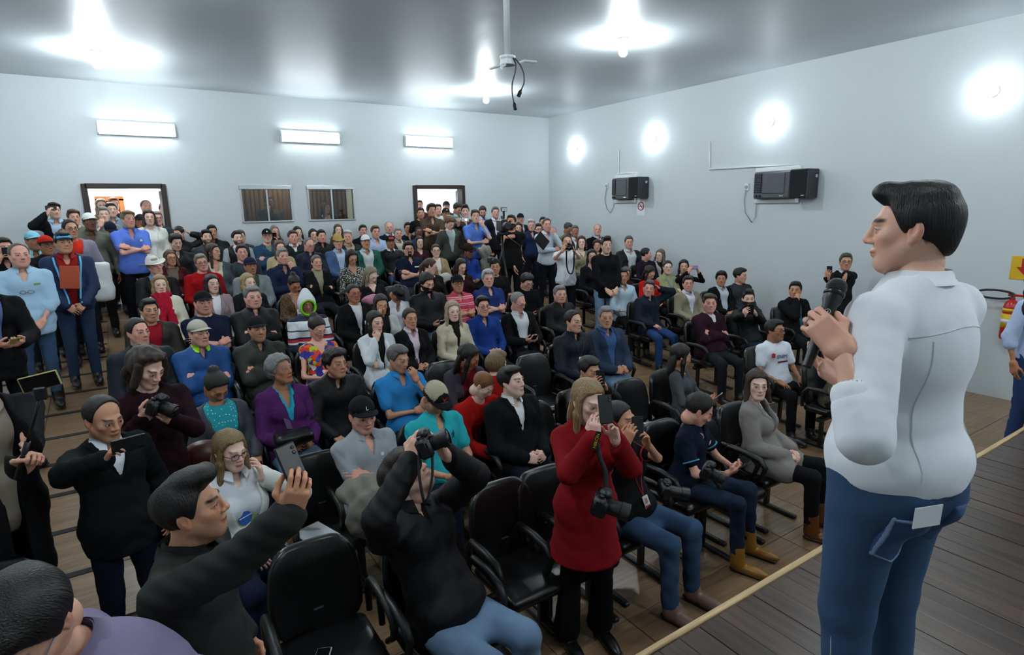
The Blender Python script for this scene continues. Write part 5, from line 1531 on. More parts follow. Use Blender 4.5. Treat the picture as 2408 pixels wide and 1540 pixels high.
# ================================================================== seats
SEATM = mat_plain('black_vinyl', '0b0c0d', .34, spec=.5, var=.2, bstr=.15, bscale=90)
FRAMEM = mat_plain('black_steel', '0e0f11', .45, bstr=.05)
def chair_template():
    def post(X, Y, Z, D): return D
    V, Q = sdf_mesh([rbox((0, .03, .415), (.245, .235, .042), .04, .01), ell((0, .05, .44), (.20, .19, .025), .03)], .020)
    seat = np_mesh('seat', V, Q, [SEATM])
    Rb = rot_x(.17)
    def backp(X, Y, Z, D):
        wx = .245+.012*np.cos((Z-.27)*9)-.010
        q1 = np.maximum(np.abs(X)-wx+.11, 0); q2 = np.maximum(np.abs(Z-.27)-.255+.11, 0)
        d2 = np.sqrt(q1**2+q2**2)-.11; dy = np.abs(Y)-.030-.014*np.clip(-d2/.1, 0, 1)
        return np.sqrt(np.maximum(d2+.028, 0)**2+np.maximum(dy+.028, 0)**2)-.028+np.minimum(np.maximum(d2+.028, dy+.028), 0)
    V, Q = sdf_mesh([rbox((0, 0, .27), (.26, .06, .27), .035, .01)], .020, backp)
    V = V.copy(); V[:, 1] -= .9*(V[:, 0]**2)*-1.0; V[:, 0] *= 1-.10*np.clip((V[:, 2]-.3)/.25, 0, 1)
    V = V @ Rb.T + np.array([0, -.215, .40]); back = np_mesh('backrest', V, Q, [SEATM])
    arm = MB(); 
    a_pts = [(0, -.19, .44), (0, -.20, .58), (0, -.14, .655), (0, .02, .66), (0, .15, .645), (0, .20, .59), (0, .17, .50), (0, .08, .42)]
    arm.tube(a_pts, [.018, .020, .024, .026, .026, .022, .018, .016], 8); armm = arm.mesh('armrest', [FRAMEM], True)
    bk = MB(); bk.box((0, -.20, .42), (.06, .03, .30), bev=.006); bk.box((0, -.02, .362), (.30, .34, .02)); bracket = bk.mesh('seat_bracket', [FRAMEM])
    bm = MB(); bm.box((0, 0, .33), (.56, .06, .04), bev=.004); beam = bm.mesh('beam', [FRAMEM])
    lg = MB(); lg.box((0, 0, .17), (.05, .035, .30), bev=.004); lg.box((0, .0, .018), (.045, .56, .032), bev=.008); leg = lg.mesh('leg', [FRAMEM])
    return seat, back, armm, bracket, beam, leg
CT = chair_template()
N_CHAIR = [0]
def chair(x, y, rz, label, group='black seats of the rows'):
    r = empty('auditorium_seat', (x, y, floor_z(y)), rz); tag(r, label, 'seat', group)
    obj('seat', CT[0], r); obj('backrest', CT[1], r)
    for s_ in (-1, 1):
        o = obj('armrest', CT[2], r); o.location = (s_*.272, 0, 0)
    obj('seat_bracket', CT[3], r); obj('beam', CT[4], r)
    for s_ in (-1, 1):
        o = obj('leg', CT[5], r); o.location = (s_*.20, 0, 0)
    return r

# ================================================================== the crowd
ROWS = [2.80, 3.95, 5.10, 6.30, 7.50, 8.70, 9.90, 11.10, 12.25]
SEATS = []
def solve_y(px, py, h):
    r = ray(px, py); lo, hi = .3, 60
    for _ in range(50):
        m = (lo+hi)/2; p = CC+m*r
        if p[2]-floor_z(p[1])-h > 0: lo = m
        else: hi = m
    return (CC+lo*r)[1]
def S(px, py, label, fem=0, y=None, seat=True, **k):
    """someone seated in a row"""
    if y is None:
        yy = solve_y(px, py, 1.13 if fem else 1.17); y = min(ROWS, key=lambda r: abs(r-yy))
    r = person(px, py, y, 'sit', label, fem=fem, **k)
    if seat: SEATS.append((r['off'][0], r['off'][1], r['root'].rotation_euler[2]-math.pi))
    return r
def T(px, py, label, fem=0, y=None, **k):
    """someone standing"""
    if y is None:
        y = min(12.45, solve_y(px, py, 1.50 if fem else 1.60))
    k.setdefault('pose', 'down')
    return person(px, py, y, 'stand', label, fem=fem, **k)
G1, G2, G3 = 'people standing in the side aisle', 'people crowding the doorways', 'people standing at the back'

# ---- side aisle and first doorway
T(11, 584, 'dark-haired man in black at the picture edge raising a phone', top='shirt:14161a', pose='up', hair='short:15110e', hold=('phone', 'b', '111', 'dark phone raised by the man in black beside the light-blue shirt'), y=9.6, group=G1)
T(46, 601, 'heavy man in a light-blue shirt with eyeglasses hanging on his chest', top='rolled:a9cbe4', inner=None, pants='jean', hair='bald:6a6058', pose='front', b=1.2, fat=1, skin=6, y=8.3, lod=1, group=G1, shoes='1a1512', shk='boot', tl=.06)
T(79, 567, 'man in a pale cyan cap and pale cyan shirt in the aisle', top='shirt:a5dbe6', hat='cap:8fd0e2', hair='buzz:555', skin=3, y=10.2, beard='stubble:555', group=G1)
T(110, 578, 'man in a red cap and eyeglasses wearing a black jacket', top='zip:111216', hat='cap:c8281e:15110f', hair='buzz:1a1410', gl=1, skin=3, y=9.7, group=G1)
T(150, 571, 'man in a bright blue cap and navy jacket over a red polo', top='jacket:1d2d4e', inner='polo:8e1b1b', pants='2a3a55', hat='cap:5fb0e0:1a2a44', hair='short:1a130e', pose='front', skin=2, b=1.12, fat=.5, y=8.9, lod=1, group=G1, vopen=(-.05, .09))
T(128, 496, 'man in a dark blazer photographing with a phone held sideways', top='blazer:14181c', inner='shirt:b9cfe6', hair='side:17120e', pose='raiser', skin=0, y=12.3, hold=('phone', 'r', '101114', 'black phone held sideways by the man in the dark blazer', 'h'), group=G1)
T(174, 512, 'brown-haired man half hidden behind the white-capped man', top='tee:5b6050', hair='side:5a4430', skin=1, y=11.9, group=G1)
T(166, 539, 'man with eyeglasses in a red t-shirt under a grey shirt', top='jacket:8b8596', inner='tee:d4321f', hair='recede:151210', gl=1, skin=2, b=1.1, y=10.2, pose='down', mat=CLOTH, group=G1, vopen=(-.05, .10))
T(211, 522, 'man in a white cap and olive shirt', top='shirt:66675a', hat='cap:e8e8e4', hair='buzz:15110e', skin=4, b=1.1, y=10.9, pants='2e2a26', group=G1)
T(244, 505, 'grey-haired man with his fist on his chin by the doorway', top='tee:7d8890', hair='short:8a8784', pose='chin', skin=0, y=12.2, group=G2)
T(239, 484, 'woman with long light-brown hair inside the doorway', fem=1, top='tee:6b5a48', hair='long:8a6a4c', skin=0, y=13.3, group=G2)
T(262, 494, 'man in a grey shirt standing in the doorway', top='shirt:7d8a98', hair='short:3a2a20', skin=0, y=12.7, group=G2)
T(268, 481, 'reddish-haired man farther inside the doorway', top='tee:333a44', hair='short:8a4a2c', skin=6, y=13.7, group=G2)
T(260, 541, 'person in a navy cap in front of the doorway crowd', top='tee:2a2f3c', hat='cap:131a2c', hair='buzz:222', skin=2, y=11.6, look=(10, 30), group=G2)
T(302, 516, 'fair-haired man in a blue short-sleeved shirt with folded arms', top='sshirt:5f80dc', pants='10131c', hair='side:8b7658', pose='cross', skin=6, b=1.1, y=10.8, lod=1, face=14, group=G1)
T(331, 522, 'man in a black cap behind the blue shirt', top='tee:2c2c33', hat='cap:1a1c24', hair='buzz:15110e', skin=3, y=12.0, group=G2)
T(351, 512, 'woman in a cream cardigan in front of the doorway', fem=1, top='jacket:e8e8da', inner='tee:efefe8', hair='mid:2a1c14', skin=0, y=11.25, mat=KNIT, pose='front', group=G2)
T(344, 487, 'bald man framed by the bright doorway', top='tee:3a3436', hair='bald:6a5c54', skin=6, fat=1, y=13.2, group=G2)
T(370, 514, 'grey-haired man with eyeglasses by the door frame', top='tee:364048', hair='short:8f8a84', gl=1, skin=6, y=12.3, group=G2)
T(386, 493, 'man in dark green at the edge of the doorway', top='tee:1f3a30', hair='short:6a4a38', skin=6, y=13.35, group=G2)

# ---- last rows by the back wall
S(420, 549, 'man in a dark jacket with one hand on his head', top='zip:15181a', pose='headl', hair='buzz:1a1410', skin=1, y=12.5, look=(-40, 15))
S(414, 570, 'young man with a dark fringe in a black jacket', top='zip:121416', hair='thick:15110e', skin=0, look=(10, 15), y=11.2)
S(486, 558, 'young bearded man in a dark hooded jacket', top='zip:23282a', hair='side:17120e', beard='full:1d1712', skin=0, y=12.0)
S(499, 546, 'man in black behind the young bearded man', top='zip:101114', hair='short:1f1712', skin=2, y=12.55, seat=False)
S(558, 560, 'bearded man in a grey hoodie and black vest', top='vest:14181c', inner='tee:9aa2a8', hair='short:15110e', beard='full:17120e', skin=5, y=11.9, pose='thigh')
S(566, 557, 'person hidden behind the bearded man in the vest', top='tee:40444a', hair='short:6a5848', skin=1, y=12.5, seat=False)
S(628, 555, 'white-bearded man in a black cap and eyeglasses with folded arms', top='sweaterv:2f4b63', inner='tee:6b7a68', hat='cap:14161a', hair='buzz:777', beard='stubble:ddd', gl=1, skin=6, pose='cross', y=11.9)
T(646, 545, 'grey-blond woman against the back wall with a phone', fem=1, top='top:5a4a44', hair='mid:8f8478', skin=6, y=12.45, pose='raisel', hold=('phone', 'l', '1a1614', 'phone in the hand of the grey-blond woman by the back wall'), group=G3, wr=dict(l=at_y(652, 565, 12.1)))
S(689, 558, 'man in a dark green sweater with a white collar', top='sweaterv:26302c', inner='shirt:e6e8ea', hair='short:4a382c', skin=6, fat=1, b=1.1, y=11.9)
S(700, 548, 'dark-haired woman behind the green-sweater man', fem=1, top='top:4a3a38', hair='mid:1d1613', skin=0, y=12.45, seat=False)
S(737, 553, 'woman with straight dark hair at the back wall', fem=1, top='top:3a3038', hair='mid:2a1e18', skin=0, y=12.4)
S(756, 556, 'man with cropped dark hair in a black jacket', top='zip:121418', hair='short:1d1511', skin=6, b=1.08, y=11.9)
T(795, 541, 'woman with long loose brown hair below the window', fem=1, top='top:6a5a48', hair='wavy:5c4434', skin=5, y=12.45, group=G3)
S(854, 543, 'square-jawed man in a black shirt at the back wall', top='shirt:101317', hair='short:2b2018', skin=6, y=12.5)
S(883, 546, 'man in a pale blue shirt with folded arms at the back', top='sshirt:a9c0e0', hair='short:5a3c28', skin=6, pose='cross', y=11.75, b=1.08)
S(915, 535, 'bald elderly man in a navy pullover over a white shirt', top='sweaterv:1c2230', inner='shirt:e0e4ea', hair='bald:b8b4b0', skin=6, fat=1, y=12.45)
S(936, 550, 'grey-haired man in a beige shirt and dark jacket', top='jacket:1c1c20', inner='shirt:c9c2ae', hair='short:9a948c', skin=6, y=11.9)
S(960, 537, 'young man with cropped black hair in navy beside the door', top='tee:161c2c', hair='short:120e0c', beard='stubble:222', skin=2, y=12.35)
S(985, 546, 'dark-skinned man in a navy work shirt', top='shirt:2c3450', hair='buzz:2a2624', skin=4, y=12.0, b=1.1)

# ---- eighth row
S(401, 607, 'woman with eyeglasses in a maroon cardigan', fem=1, top='jacket:4a1c20', inner='tee:6b5f52', hair='mid:6a4c3a', gl=1, skin=2, mat=KNIT, y=10.7)
S(502, 592, 'brown-haired woman in a grey coat turning aside', fem=1, top='coat:4e565a', inner='vneck:cfc4ae', hair='long:3c2c22', skin=1, look=(45, 5), y=10.4)
S(569, 594, 'man in a dark grey crew-neck sweater', top='sweater:3a4046', hair='short:2a2420', skin=6, y=10.4)
S(658, 583, 'woman in a beige quilted coat with centre-parted hair', fem=1, top='coat:b3a27e', inner='tee:8a7a5c', hair='long:5a4634', skin=0, y=10.9)
S(727, 576, 'bald man with eyeglasses looking at a phone', top='zip:141c30', hair='bald:777', gl='444', skin=6, pose='phone', b=1.15, fat=1, hold=('phone', 'b', 'cfd3d6', 'silver phone held by the bald man with eyeglasses'), look=(15, 15), y=11.1)
S(795, 570, 'man in a straw hat and denim jacket', top='jacket:4f6a94', inner='shirt:b9c8de', hat='straw:b59c5c', hair='buzz:888', skin=6, mat=DENIM, y=11.1, fat=-.5)
S(819, 557, 'white-haired man with a moustache beside the straw hat', top='jacket:1a1a1e', inner='shirt:b8a888', hair='side:d0ccc6', beard='must:d8d4ce', skin=6, y=11.7, seat=False, look=(-25, 0))
S(860, 569, 'man with a moustache in a white cap and green track jacket', top='jacket:14584a', inner='polo:c8d0d2', hat='cap:e4e6e8', hair='buzz:333', beard='must:1a1410', skin=2, y=10.9, vopen=(-.05, .11))
S(918, 570, 'man in a black and red cap and black leather jacket', top='zip:101216', hat='cap:15161b:15161b', hair='buzz:1a1410', skin=3, y=11.0, pants='jean', pose='thigh', collar='d8d8d4')
S(987, 570, 'woman with long dark hair in a burgundy top', fem=1, top='top:3a1c20', hair='long:231713', skin=0, y=11.0)
S(1040, 562, 'dark-haired man in shadow in front of the second door', top='zip:15110f', hair='short:0f0c0a', skin=3, y=11.0)
S(1025, 590, 'woman with eyeglasses in a camel coat', fem=1, top='coat:a08a66', inner='tee:e0dcd4', hair='tight:2c1f17', gl=1, skin=0, y=9.9, lod=1)

# ---- seventh row
S(364, 627, 'elderly man in a white cowboy hat', top='jacket:1c1a1c', inner='shirt:7fb0dc', hat='cowboy:e4e2d8', hair='short:aaa', skin=6, roll=.2, look=(20, -5), lod=1)
S(474, 618, 'grey-haired man with eyeglasses in a red sweater', top='sweater:a3161c', hair='short:86807a', gl=1, skin=6, b=1.08, lod=1, roll=.15, y=9.9)
S(589, 626, 'man in a navy cap and grey rain jacket', top='jacket:7d8488', inner='tee:3a4a40', hat='cap:19203a', hair='buzz:222', skin=3, b=1.1, y=9.5)
S(665, 603, 'laughing grey-haired man covering his mouth with a hand', top='shirt:1d2540', hair='short:8d8a86', skin=6, pose='chinl', y=9.9, lod=1)
S(745, 618, 'woman with tied-back hair in a black jacket with folded arms', fem=1, top='blazer:101114', inner='turtle:9a917c', hair='tight:6e6152', skin=1, pose='cross', y=9.6, lod=1)
S(828, 606, 'dark-haired woman in a black and white print blouse', fem=1, top='top:888', hair='mid:120e0d', skin=2, y=9.6, look=(5, 28), lod=1, mat='PRINT')
S(961, 586, 'big man with eyeglasses in a navy polo with folded arms', top='polo:111a30', hair='thick:17120f', gl=1, skin=1, fat=1, b=1.22, pose='cross', beard='goatee:1d1814', y=10.0, lod=1)
S(1085, 626, 'woman with very long brown hair in dark red', fem=1, top='top:2c1214', hair='vlong:2c1a14', skin=0, y=8.7, look=(5, 25))
S(1101, 592, 'man in a brown felt hat and blue shirt', top='shirt:1f3f8c', hat='cowboy:2c2018', hair='buzz:222', skin=4, y=9.9, look=(25, 10))

# ---- sixth row
S(376, 670, 'blond woman with a red scarf over a cream coat', fem=1, top='coat:dcd9c4', inner='turtle:c2384a', hair='long:a08660', skin=5, y=8.7, lod=1)
S(499, 668, 'young woman with dark hair in a pale pink coat', fem=1, top='coat:97878a', inner='tee:e6e6ea', hair='long:1a1311', skin=0, y=8.6, lod=1)
S(584, 665, 'blond woman half hidden behind the grey-haired man', fem=1, top='blazer:15171c', inner='vneck:d8dadc', hair='mid:b09a6c', skin=5, y=8.6, look=(20, 0), lod=1)
S(692, 668, 'woman in a leopard-print jacket looking down', fem=1, top='jacket:fff', inner='low:b98a66', hair='bun:181210', skin=3, y=8.5, look=(10, 35), lod=1, mat='LEOPARD')
S(873, 647, 'blond woman in black looking at her phone', fem=1, top='top:131214', hair='long:8f866e', skin=5, y=8.5, pose='phone', look=(25, 32), lod=1, hold=('phone', 'r', 'd6d6d8', 'pale phone held by the blond woman in black'))
S(1013, 626, 'woman with a ponytail and eyeglasses in profile', fem=1, top='top:1b1817', hair='pony:4c3626', gl='5a2030', skin=0, y=8.7, look=(65, 18), lod=1)

# ---- fifth row
S(352, 730, 'dark-haired man in a brown jacket over a red t-shirt', top='jacket:2b2824', inner='tee:8c1420', hair='short:120e0c', skin=2, lod=1, y=7.5)
S(479, 712, 'round-faced man in a black cap and navy t-shirt with folded arms', top='tee:141c34', hat='cap:121418', hair='buzz:1d1713', skin=6, fat=1.5, b=1.2, pose='cross', lod=1, y=7.5)
S(595, 699, 'heavy grey-haired man in a black pullover', top='zip:101214', hair='short:7e7c7a', skin=6, fat=1.5, b=1.3, pose='cross', lod=1, y=7.5)
S(721, 714, 'child in a white hood with a bright green lining', top='sweater:1b2238', hat='hood:d9dee0:86e020', hair='none:222', skin=3, y=7.2, look=(-5, 12), lod=1, hs=.95, mat='KIDSTRIPE')
S(832, 690, 'woman with pink eyeglasses in a black coat', fem=1, top='coat:0f1012', inner='tee:d8dade', hair='tight:1f1c1e', gl='b05070', skin=3, b=1.2, fat=1, y=7.5, lod=1)
S(896, 716, 'long-haired woman in a pale jacket resting her cheek on her hand', fem=1, top='jacket:c4c6c2', inner='tee:1c1a1a', hair='vlong:2b1e1a', skin=2, pose='cheek', y=6.95, seat=False, lod=1, look=(-5, 15))
S(1005, 665, 'long-haired bearded man in a black jacket with a phone', top='zip:111317', hair='beardlong:1e1612', beard='full:1e1612', skin=6, b=1.2, fat=.5, pose='phonel', look=(10, 22), lod=1, hold=('phone', 'b', '0e0f11', 'black phone in the hands of the long-haired bearded man'), pants='jean', y=7.5)
S(1077, 667, 'man in a black cap and pink striped polo with folded arms', top='polo:fff', hat='cap:16171a', hair='buzz:222', gl=1, skin=2, pose='cross', y=7.5, lod=1, mat='PINKSTRIPE', collar='c8495c')
S(1148, 655, 'silver-haired man in a navy shirt with folded arms', top='sshirt:22356a', hair='thick:b9bcbd', skin=6, pose='cross', b=1.1, y=7.5, lod=1)
S(1239, 663, 'black-haired man with eyeglasses reading his phone', top='sweater:121316', hair='thick:0f0c0b', gl='888', skin=1, fat=1, b=1.15, pose='phonel', look=(5, 26), lod=1, y=7.4, hold=('phone', 'b', '0c0d0f', 'black phone read by the black-haired man with eyeglasses'))
S(1317, 692, 'large grey-haired man in black with a red zip collar', top='zip:0f1013', hair='short:868686', skin=6, fat=1.5, b=1.3, y=6.6, lod=1, collar='a01c20')

# ---- fourth row
S(325, 781, 'man with receding dark hair in a navy jacket', top='zip:141d26', hair='recede:241d19', skin=6, y=6.5, lod=1)
S(468, 784, 'man in a beige cap and blue sports jacket with folded arms', top='zip:1e4a86', hat='cap:b8b4a4', hair='buzz:777', skin=6, pose='cross', y=6.4, lod=1, collar='9be02c', b=1.1)
S(605, 774, 'man in a black cap and olive jacket with folded arms', top='zip:2b2f2a', hat='cap:17181a', hair='buzz:15110e', beard='stubble:222', skin=2, pose='cross', y=6.35, lod=1)
S(746, 772, 'woman with eyeglasses in a floral dress', fem=1, top='dress:fff', hair='bun:2c1c17', gl='c9a09a', skin=6, b=1.15, pose='phone', look=(15, 25), y=6.25, lod=1, mat='FLORAL', skirt=lambda J, s, e: [cone(J['hip'+k], J['kn'+k], .10*s, .085*s, .04) for k in 'rl'])
S(883, 758, 'young woman in a white blazer with very long dark hair', fem=1, top='blazer:dfe6ea', inner='tee:101012', hair='vlong:1f1512', skin=0, pose='chin', y=6.25, lod=1, look=(12, 5))
S(965, 749, 'woman in a black blazer over a pale pink shirt', fem=1, top='blazer:121214', inner='shirt:d9c6d0', hair='tight:2c2420', skin=2, pose='clasp', y=6.25, lod=1)
S(1065, 732, 'blond woman in a cream knit top', fem=1, top='sweater:d2c8ae', inner='turtle:17130f', hair='long:b09f80', skin=5, y=6.25, lod=1, vopen=(.2, .05))
S(1135, 720, 'man with rectangular eyeglasses in a bright blue shirt', top='shirt:1c3a80', hair='side:161210', gl=1, skin=6, pose='clasp', y=6.3, lod=1)
S(1219, 711, 'bald man with eyeglasses in a white shirt checking his phone', top='blazer:101113', inner='shirt:d4dadf', hair='bald:8a8a8a', gl='4a2c38', skin=6, pose='phone', look=(20, 20), y=6.3, lod=1, hold=('phone', 'b', '101113', 'phone checked by the bald man in the white shirt'), vopen=(-.05, .12))
S(934, 690, 'small boy in a dark cap asleep on a lap', top='shirt:dcdce4', hat='cap:1c1620', hair='short:15110e', skin=3, y=7.5, seat=False, look=(20, 55), hs=.9, lean=-.3, lod=1, legs=False)

# ---- third row
S(509, 910, 'woman with a top bun in a turquoise dotted top looking down', fem=1, top='jacket:3a3e44', inner='tee:19a9b4', hair='bun:17120f', skin=3, b=1.25, fat=1, look=(12, 38), y=5.1, lod=1, vopen=(-.05, .13), pose='thigh')
S(660, 870, 'grey curly-haired woman in a purple cardigan', fem=1, top='sweaterv:54285f', inner='vneck:2aa6bc', hair='curly:86888a', skin=3, b=1.15, pose='clasp', y=5.1, lod=1, pants='ljean', look=(25, -10), vopen=(.22, .06))
S(790, 854, 'tousle-haired man in a black zipped jacket', top='zip:131416', hair='messy:1e1713', skin=2, y=5.1, lod=1, b=1.1, lean=-.15, pose='thigh')
S(937, 844, 'grey-haired man in a bright blue shirt with a hand on his mouth', top='sshirt:2f84c4', hair='short:5f5d5c', skin=2, pose='chinl', y=5.0, lod=1, look=(20, 12), wr=None)
S(1103, 840, 'woman with long dark hair bending towards two children', fem=1, top='jacket:4a454e', inner='tee:6e1a1e', hair='long:15100f', skin=3, y=4.9, lod=1, look=(50, 35), lean=-.45, mat=KNIT)
S(1204, 897, 'young man in a black suit and open white collar', top='blazer:0e1013', inner='shirt:e4e8ea', hair='side:14100d', skin=5, pose='clasp', y=3.95, lod=1, b=1.15, fat=.5, pants='141a24', look=(22, -8), vopen=(.25, .06))
S(1349, 756, 'man with a lanyard in a dark navy jacket', top='zip:151b28', hair='recede:17120f', skin=1, y=5.2, lod=1, look=(12, 0))
S(1425, 746, 'grey-haired man in a denim-blue jacket with crossed legs', top='jacket:2c3a50', inner='shirt:3f5a88', hair='short:8c8f90', skin=2, y=5.15, lod=1, pose='clasp', pants='ljean', mat=CLOTH)
S(1669, 713, 'smiling man in a maroon sweater with folded arms', top='sweaterv:301a24', inner='tee:d8d8d4', hair='side:4a4038', skin=6, fat=1, b=1.25, pose='cross', y=5.15, lod=1)
S(1760, 703, 'bearded man in a dark jacket photographing with a phone', top='zip:101318', hair='quiff:17120f', beard='full:17120f', skin=0, pose='up', y=5.15, lod=1, wr=dict(r=at_y(1748, 742, 4.85), l=at_y(1778, 742, 4.85)), hold=('phone', 'b', '0c0c0e', 'black phone aimed by the bearded man in the dark jacket'), pants='djean')
S(1870, 682, 'young man in a black suit and teal tie with a hand on his cheek', top='blazer:111214', inner='shirt:17181b', hair='short:100d0b', skin=2, pose='cheek', y=5.1, lod=1, b=1.15, fat=.7)

# ---- fourth and fifth row, far block
S(1526, 678, 'man in a navy blazer holding his head with crossed legs', top='blazer:1a222e', inner='shirt:1c2434', hair='short:4a4642', skin=6, pose='headl', y=6.3, lod=1, pants='2a4270', beard='stubble:777', roll=-.2)
S(1618, 667, 'man in a beige blazer over a striped shirt', top='blazer:8f8872', inner='shirt:cfd4e4', hair='short:2c231d', skin=6, pose='thigh', y=6.3, lod=1, vopen=(.1, .10))
S(1696, 656, 'black-haired man in a black blazer by the wall', top='blazer:101114', inner='shirt:c3ccd6', hair='thick:0f0c0b', skin=2, y=6.3, vopen=(-.05, .09))
S(1741, 648, 'man in a grey knit sweater leaning to the wall', top='sweater:33383e', hair='short:17120f', skin=1, y=6.2, look=(30, 5))
S(1472, 645, 'elderly woman with eyeglasses in a maroon knit', fem=1, top='sweater:43202a', hair='curly:6a5f58', gl=1, skin=2, pose='clasp', y=7.6)
S(1464, 650, 'man in a pale blue shirt hidden behind the standing young man', top='rolled:b6cbdc', hair='short:333', skin=2, pose='clasp', y=6.95, seat=True)
S(1528, 642, 'long-haired woman in a bright red jacket looking down', fem=1, top='jacket:c41c18', hair='long:2c1a14', skin=1, y=7.2, look=(15, 35), mat=CLOTH)
S(1570, 629, 'woman in a pale green turtleneck with a badge', fem=1, top='turtle:a2a47a', hair='tight:2a1e18', skin=5, pose='cross', y=7.2)
S(1608, 627, 'dark-haired woman photographing with a patterned phone', fem=1, top='top:111113', hair='long:0f0b0a', skin=1, pose='up', y=7.2, wr=dict(r=at_y(1618, 640, 6.85), l=at_y(1642, 640, 6.85)), hold=('phone', 'b', 'a08cb4', 'lilac patterned phone held sideways by the dark-haired woman', 'h'))
S(1552, 600, 'woman with wavy fair hair leaning to her neighbour', fem=1, top='jacket:b8b4a8', inner='tee:1a1816', hair='wavy:7a6c5a', skin=5, y=8.5, look=(-60, 5), roll=-.1)
S(1520, 598, 'man in a dark purple sweater turned in profile', top='sweater:241a2c', hair='recede:17120f', skin=6, y=8.5, look=(60, 5))
S(1479, 570, 'man in a dark jacket over a white shirt by the side wall', top='jacket:1c1d20', inner='shirt:d2d8da', hair='short:6a645e', skin=6, y=9.05, vopen=(-.05, .11))
S(1405, 540, 'elderly man in a black sweater near the room corner', top='sweaterv:101214', inner='shirt:b4c6de', hair='bald:b4b2b0', skin=6, y=10.3)
S(1368, 570, 'woman with dark red hair in a patterned blouse', fem=1, top='top:8a8468', hair='mid:3a1c1c', skin=5, y=9.4)
S(1404, 578, 'brown-haired woman behind the standing young man', fem=1, top='top:3a2a28', hair='curly:3c281e', skin=1, y=9.7)
S(1392, 603, 'dark-haired woman with eyes down behind the standing young man', fem=1, top='top:15141a', hair='long:120d0c', skin=1, y=8.2)
S(1336, 537, 'man in a khaki shirt looking down by the far corner', top='shirt:6f7250', hair='short:4c4844', skin=3, y=11.25, look=(20, 25))
S(1352, 544, 'grey-haired dark-skinned man in a white shirt', top='jacket:1c1c1e', inner='shirt:d4d8da', hair='short:777', skin=3, y=10.6)

# ---- standing at the back and in the second doorway
T(1286, 529, 'man in a white shirt holding his chin with a black folder', top='shirt:c9d4e0', pants='11141c', hair='recede:4a3c30', pose='chinl', skin=6, y=9.3, group=G3)
T(1250, 530, 'white-haired man in a navy polo', top='polo:1d2848', hair='side:cfcac2', skin=6, y=10.4, group=G3)
T(1224, 515, 'man in a black cap and dark jacket near the corner', top='jacket:15171b', inner='shirt:c8ccd0', hat='cap:14151a', hair='buzz:777', skin=6, y=11.4, group=G3)
T(1277, 523, 'dark-haired man behind the white shirt', top='tee:333', hair='short:1f1813', skin=1, y=11.2, group=G3)
S(1266, 540, 'person with eyeglasses between the white-haired man and the white shirt', top='tee:27304e', hair='short:2f251e', gl=1, skin=6, y=10.8, seat=False)
S(1300, 548, 'pink-faced man behind the white shirt', top='tee:555', hair='bald:a99', skin=6, y=10.8, seat=False)
S(1219, 537, 'dark-haired woman behind the camera operator', fem=1, top='top:221d1c', hair='mid:17120f', skin=1, y=11.2, seat=False)
T(1202, 523, 'bearded camera operator in a black t-shirt', top='tee:0e0f11', pants='101114', hair='short:1a1512', beard='full:1a1512', skin=2, b=1.15, y=9.0, face=-25, look=(-25, -8), group=G3, lod=1, wr=dict(r=at_y(1222, 655, 8.8), l=at_y(1170, 560, 8.6)))
T(1165, 500, 'grey-haired man in a dark suit behind the television camera', top='blazer:14151a', inner='shirt:ccd', hair='short:6a6866', skin=6, y=11.4, group=G3)
T(1135, 498, 'dark-bearded man in a pale blue shirt', top='shirt:93b4d8', hair='short:2a1d17', beard='full:2a1d17', skin=6, y=11.9, look=(-20, 22), group=G3)
T(1118, 509, 'man in a cornflower-blue polo with a hand on his neck', top='polo:5f86dc', pants='2a2a30', hair='side:5a4430', skin=0, pose='chinl', y=10.2, group=G3, lod=1)
T(1094, 498, 'man raising a phone with its light on', top='shirt:40362c', hair='quiff:2c221b', skin=0, pose='raiser', y=10.9, group=G3, wr=dict(r=at_y(1078, 530, 10.3)))
T(1076, 491, 'man in a green jacket looking down in the second doorway', top='jacket:15352f', inner='polo:7fb0bc', hair='short:17120f', skin=2, y=12.0, look=(20, 30), group=G2)
T(1049, 503, 'man in a black cap with a small yellow badge', top='tee:3f4a48', hat='cap:12211c', hair='buzz:222', skin=2, y=11.7, group=G2)
T(1050, 486, 'man in a dark cap farther back in the second doorway', top='tee:3a3c40', hat='cap:1a1a1e', hair='buzz:222', skin=6, y=13.2, group=G2)
T(1030, 493, 'man in a white t-shirt in the second doorway', top='tee:d0d4d8', hair='short:3a2a20', skin=6, y=12.45, group=G2)
T(1015, 495, 'young man in a brown polo with folded arms', top='polo:4c4034', hair='thick:2a1e17', skin=2, pose='cross', y=11.2, group=G2)
T(989, 502, 'man with a short beard in black at the door frame', top='tee:141416', hair='short:2a1f19', beard='stubble:2a1f19', skin=2, y=12.1, group=G2)
T(986, 483, 'ruddy man at the edge of the second doorway', top='tee:4a2c2a', hair='short:4c382c', skin=6, y=13.4, group=G2)
T(1058, 524, 'fair-haired boy in a grey jacket looking down', top='jacket:3f423c', inner='tee:a8b4b4', hair='thick:6a5036', skin=0, y=10.4, look=(15, 35), group=G2)

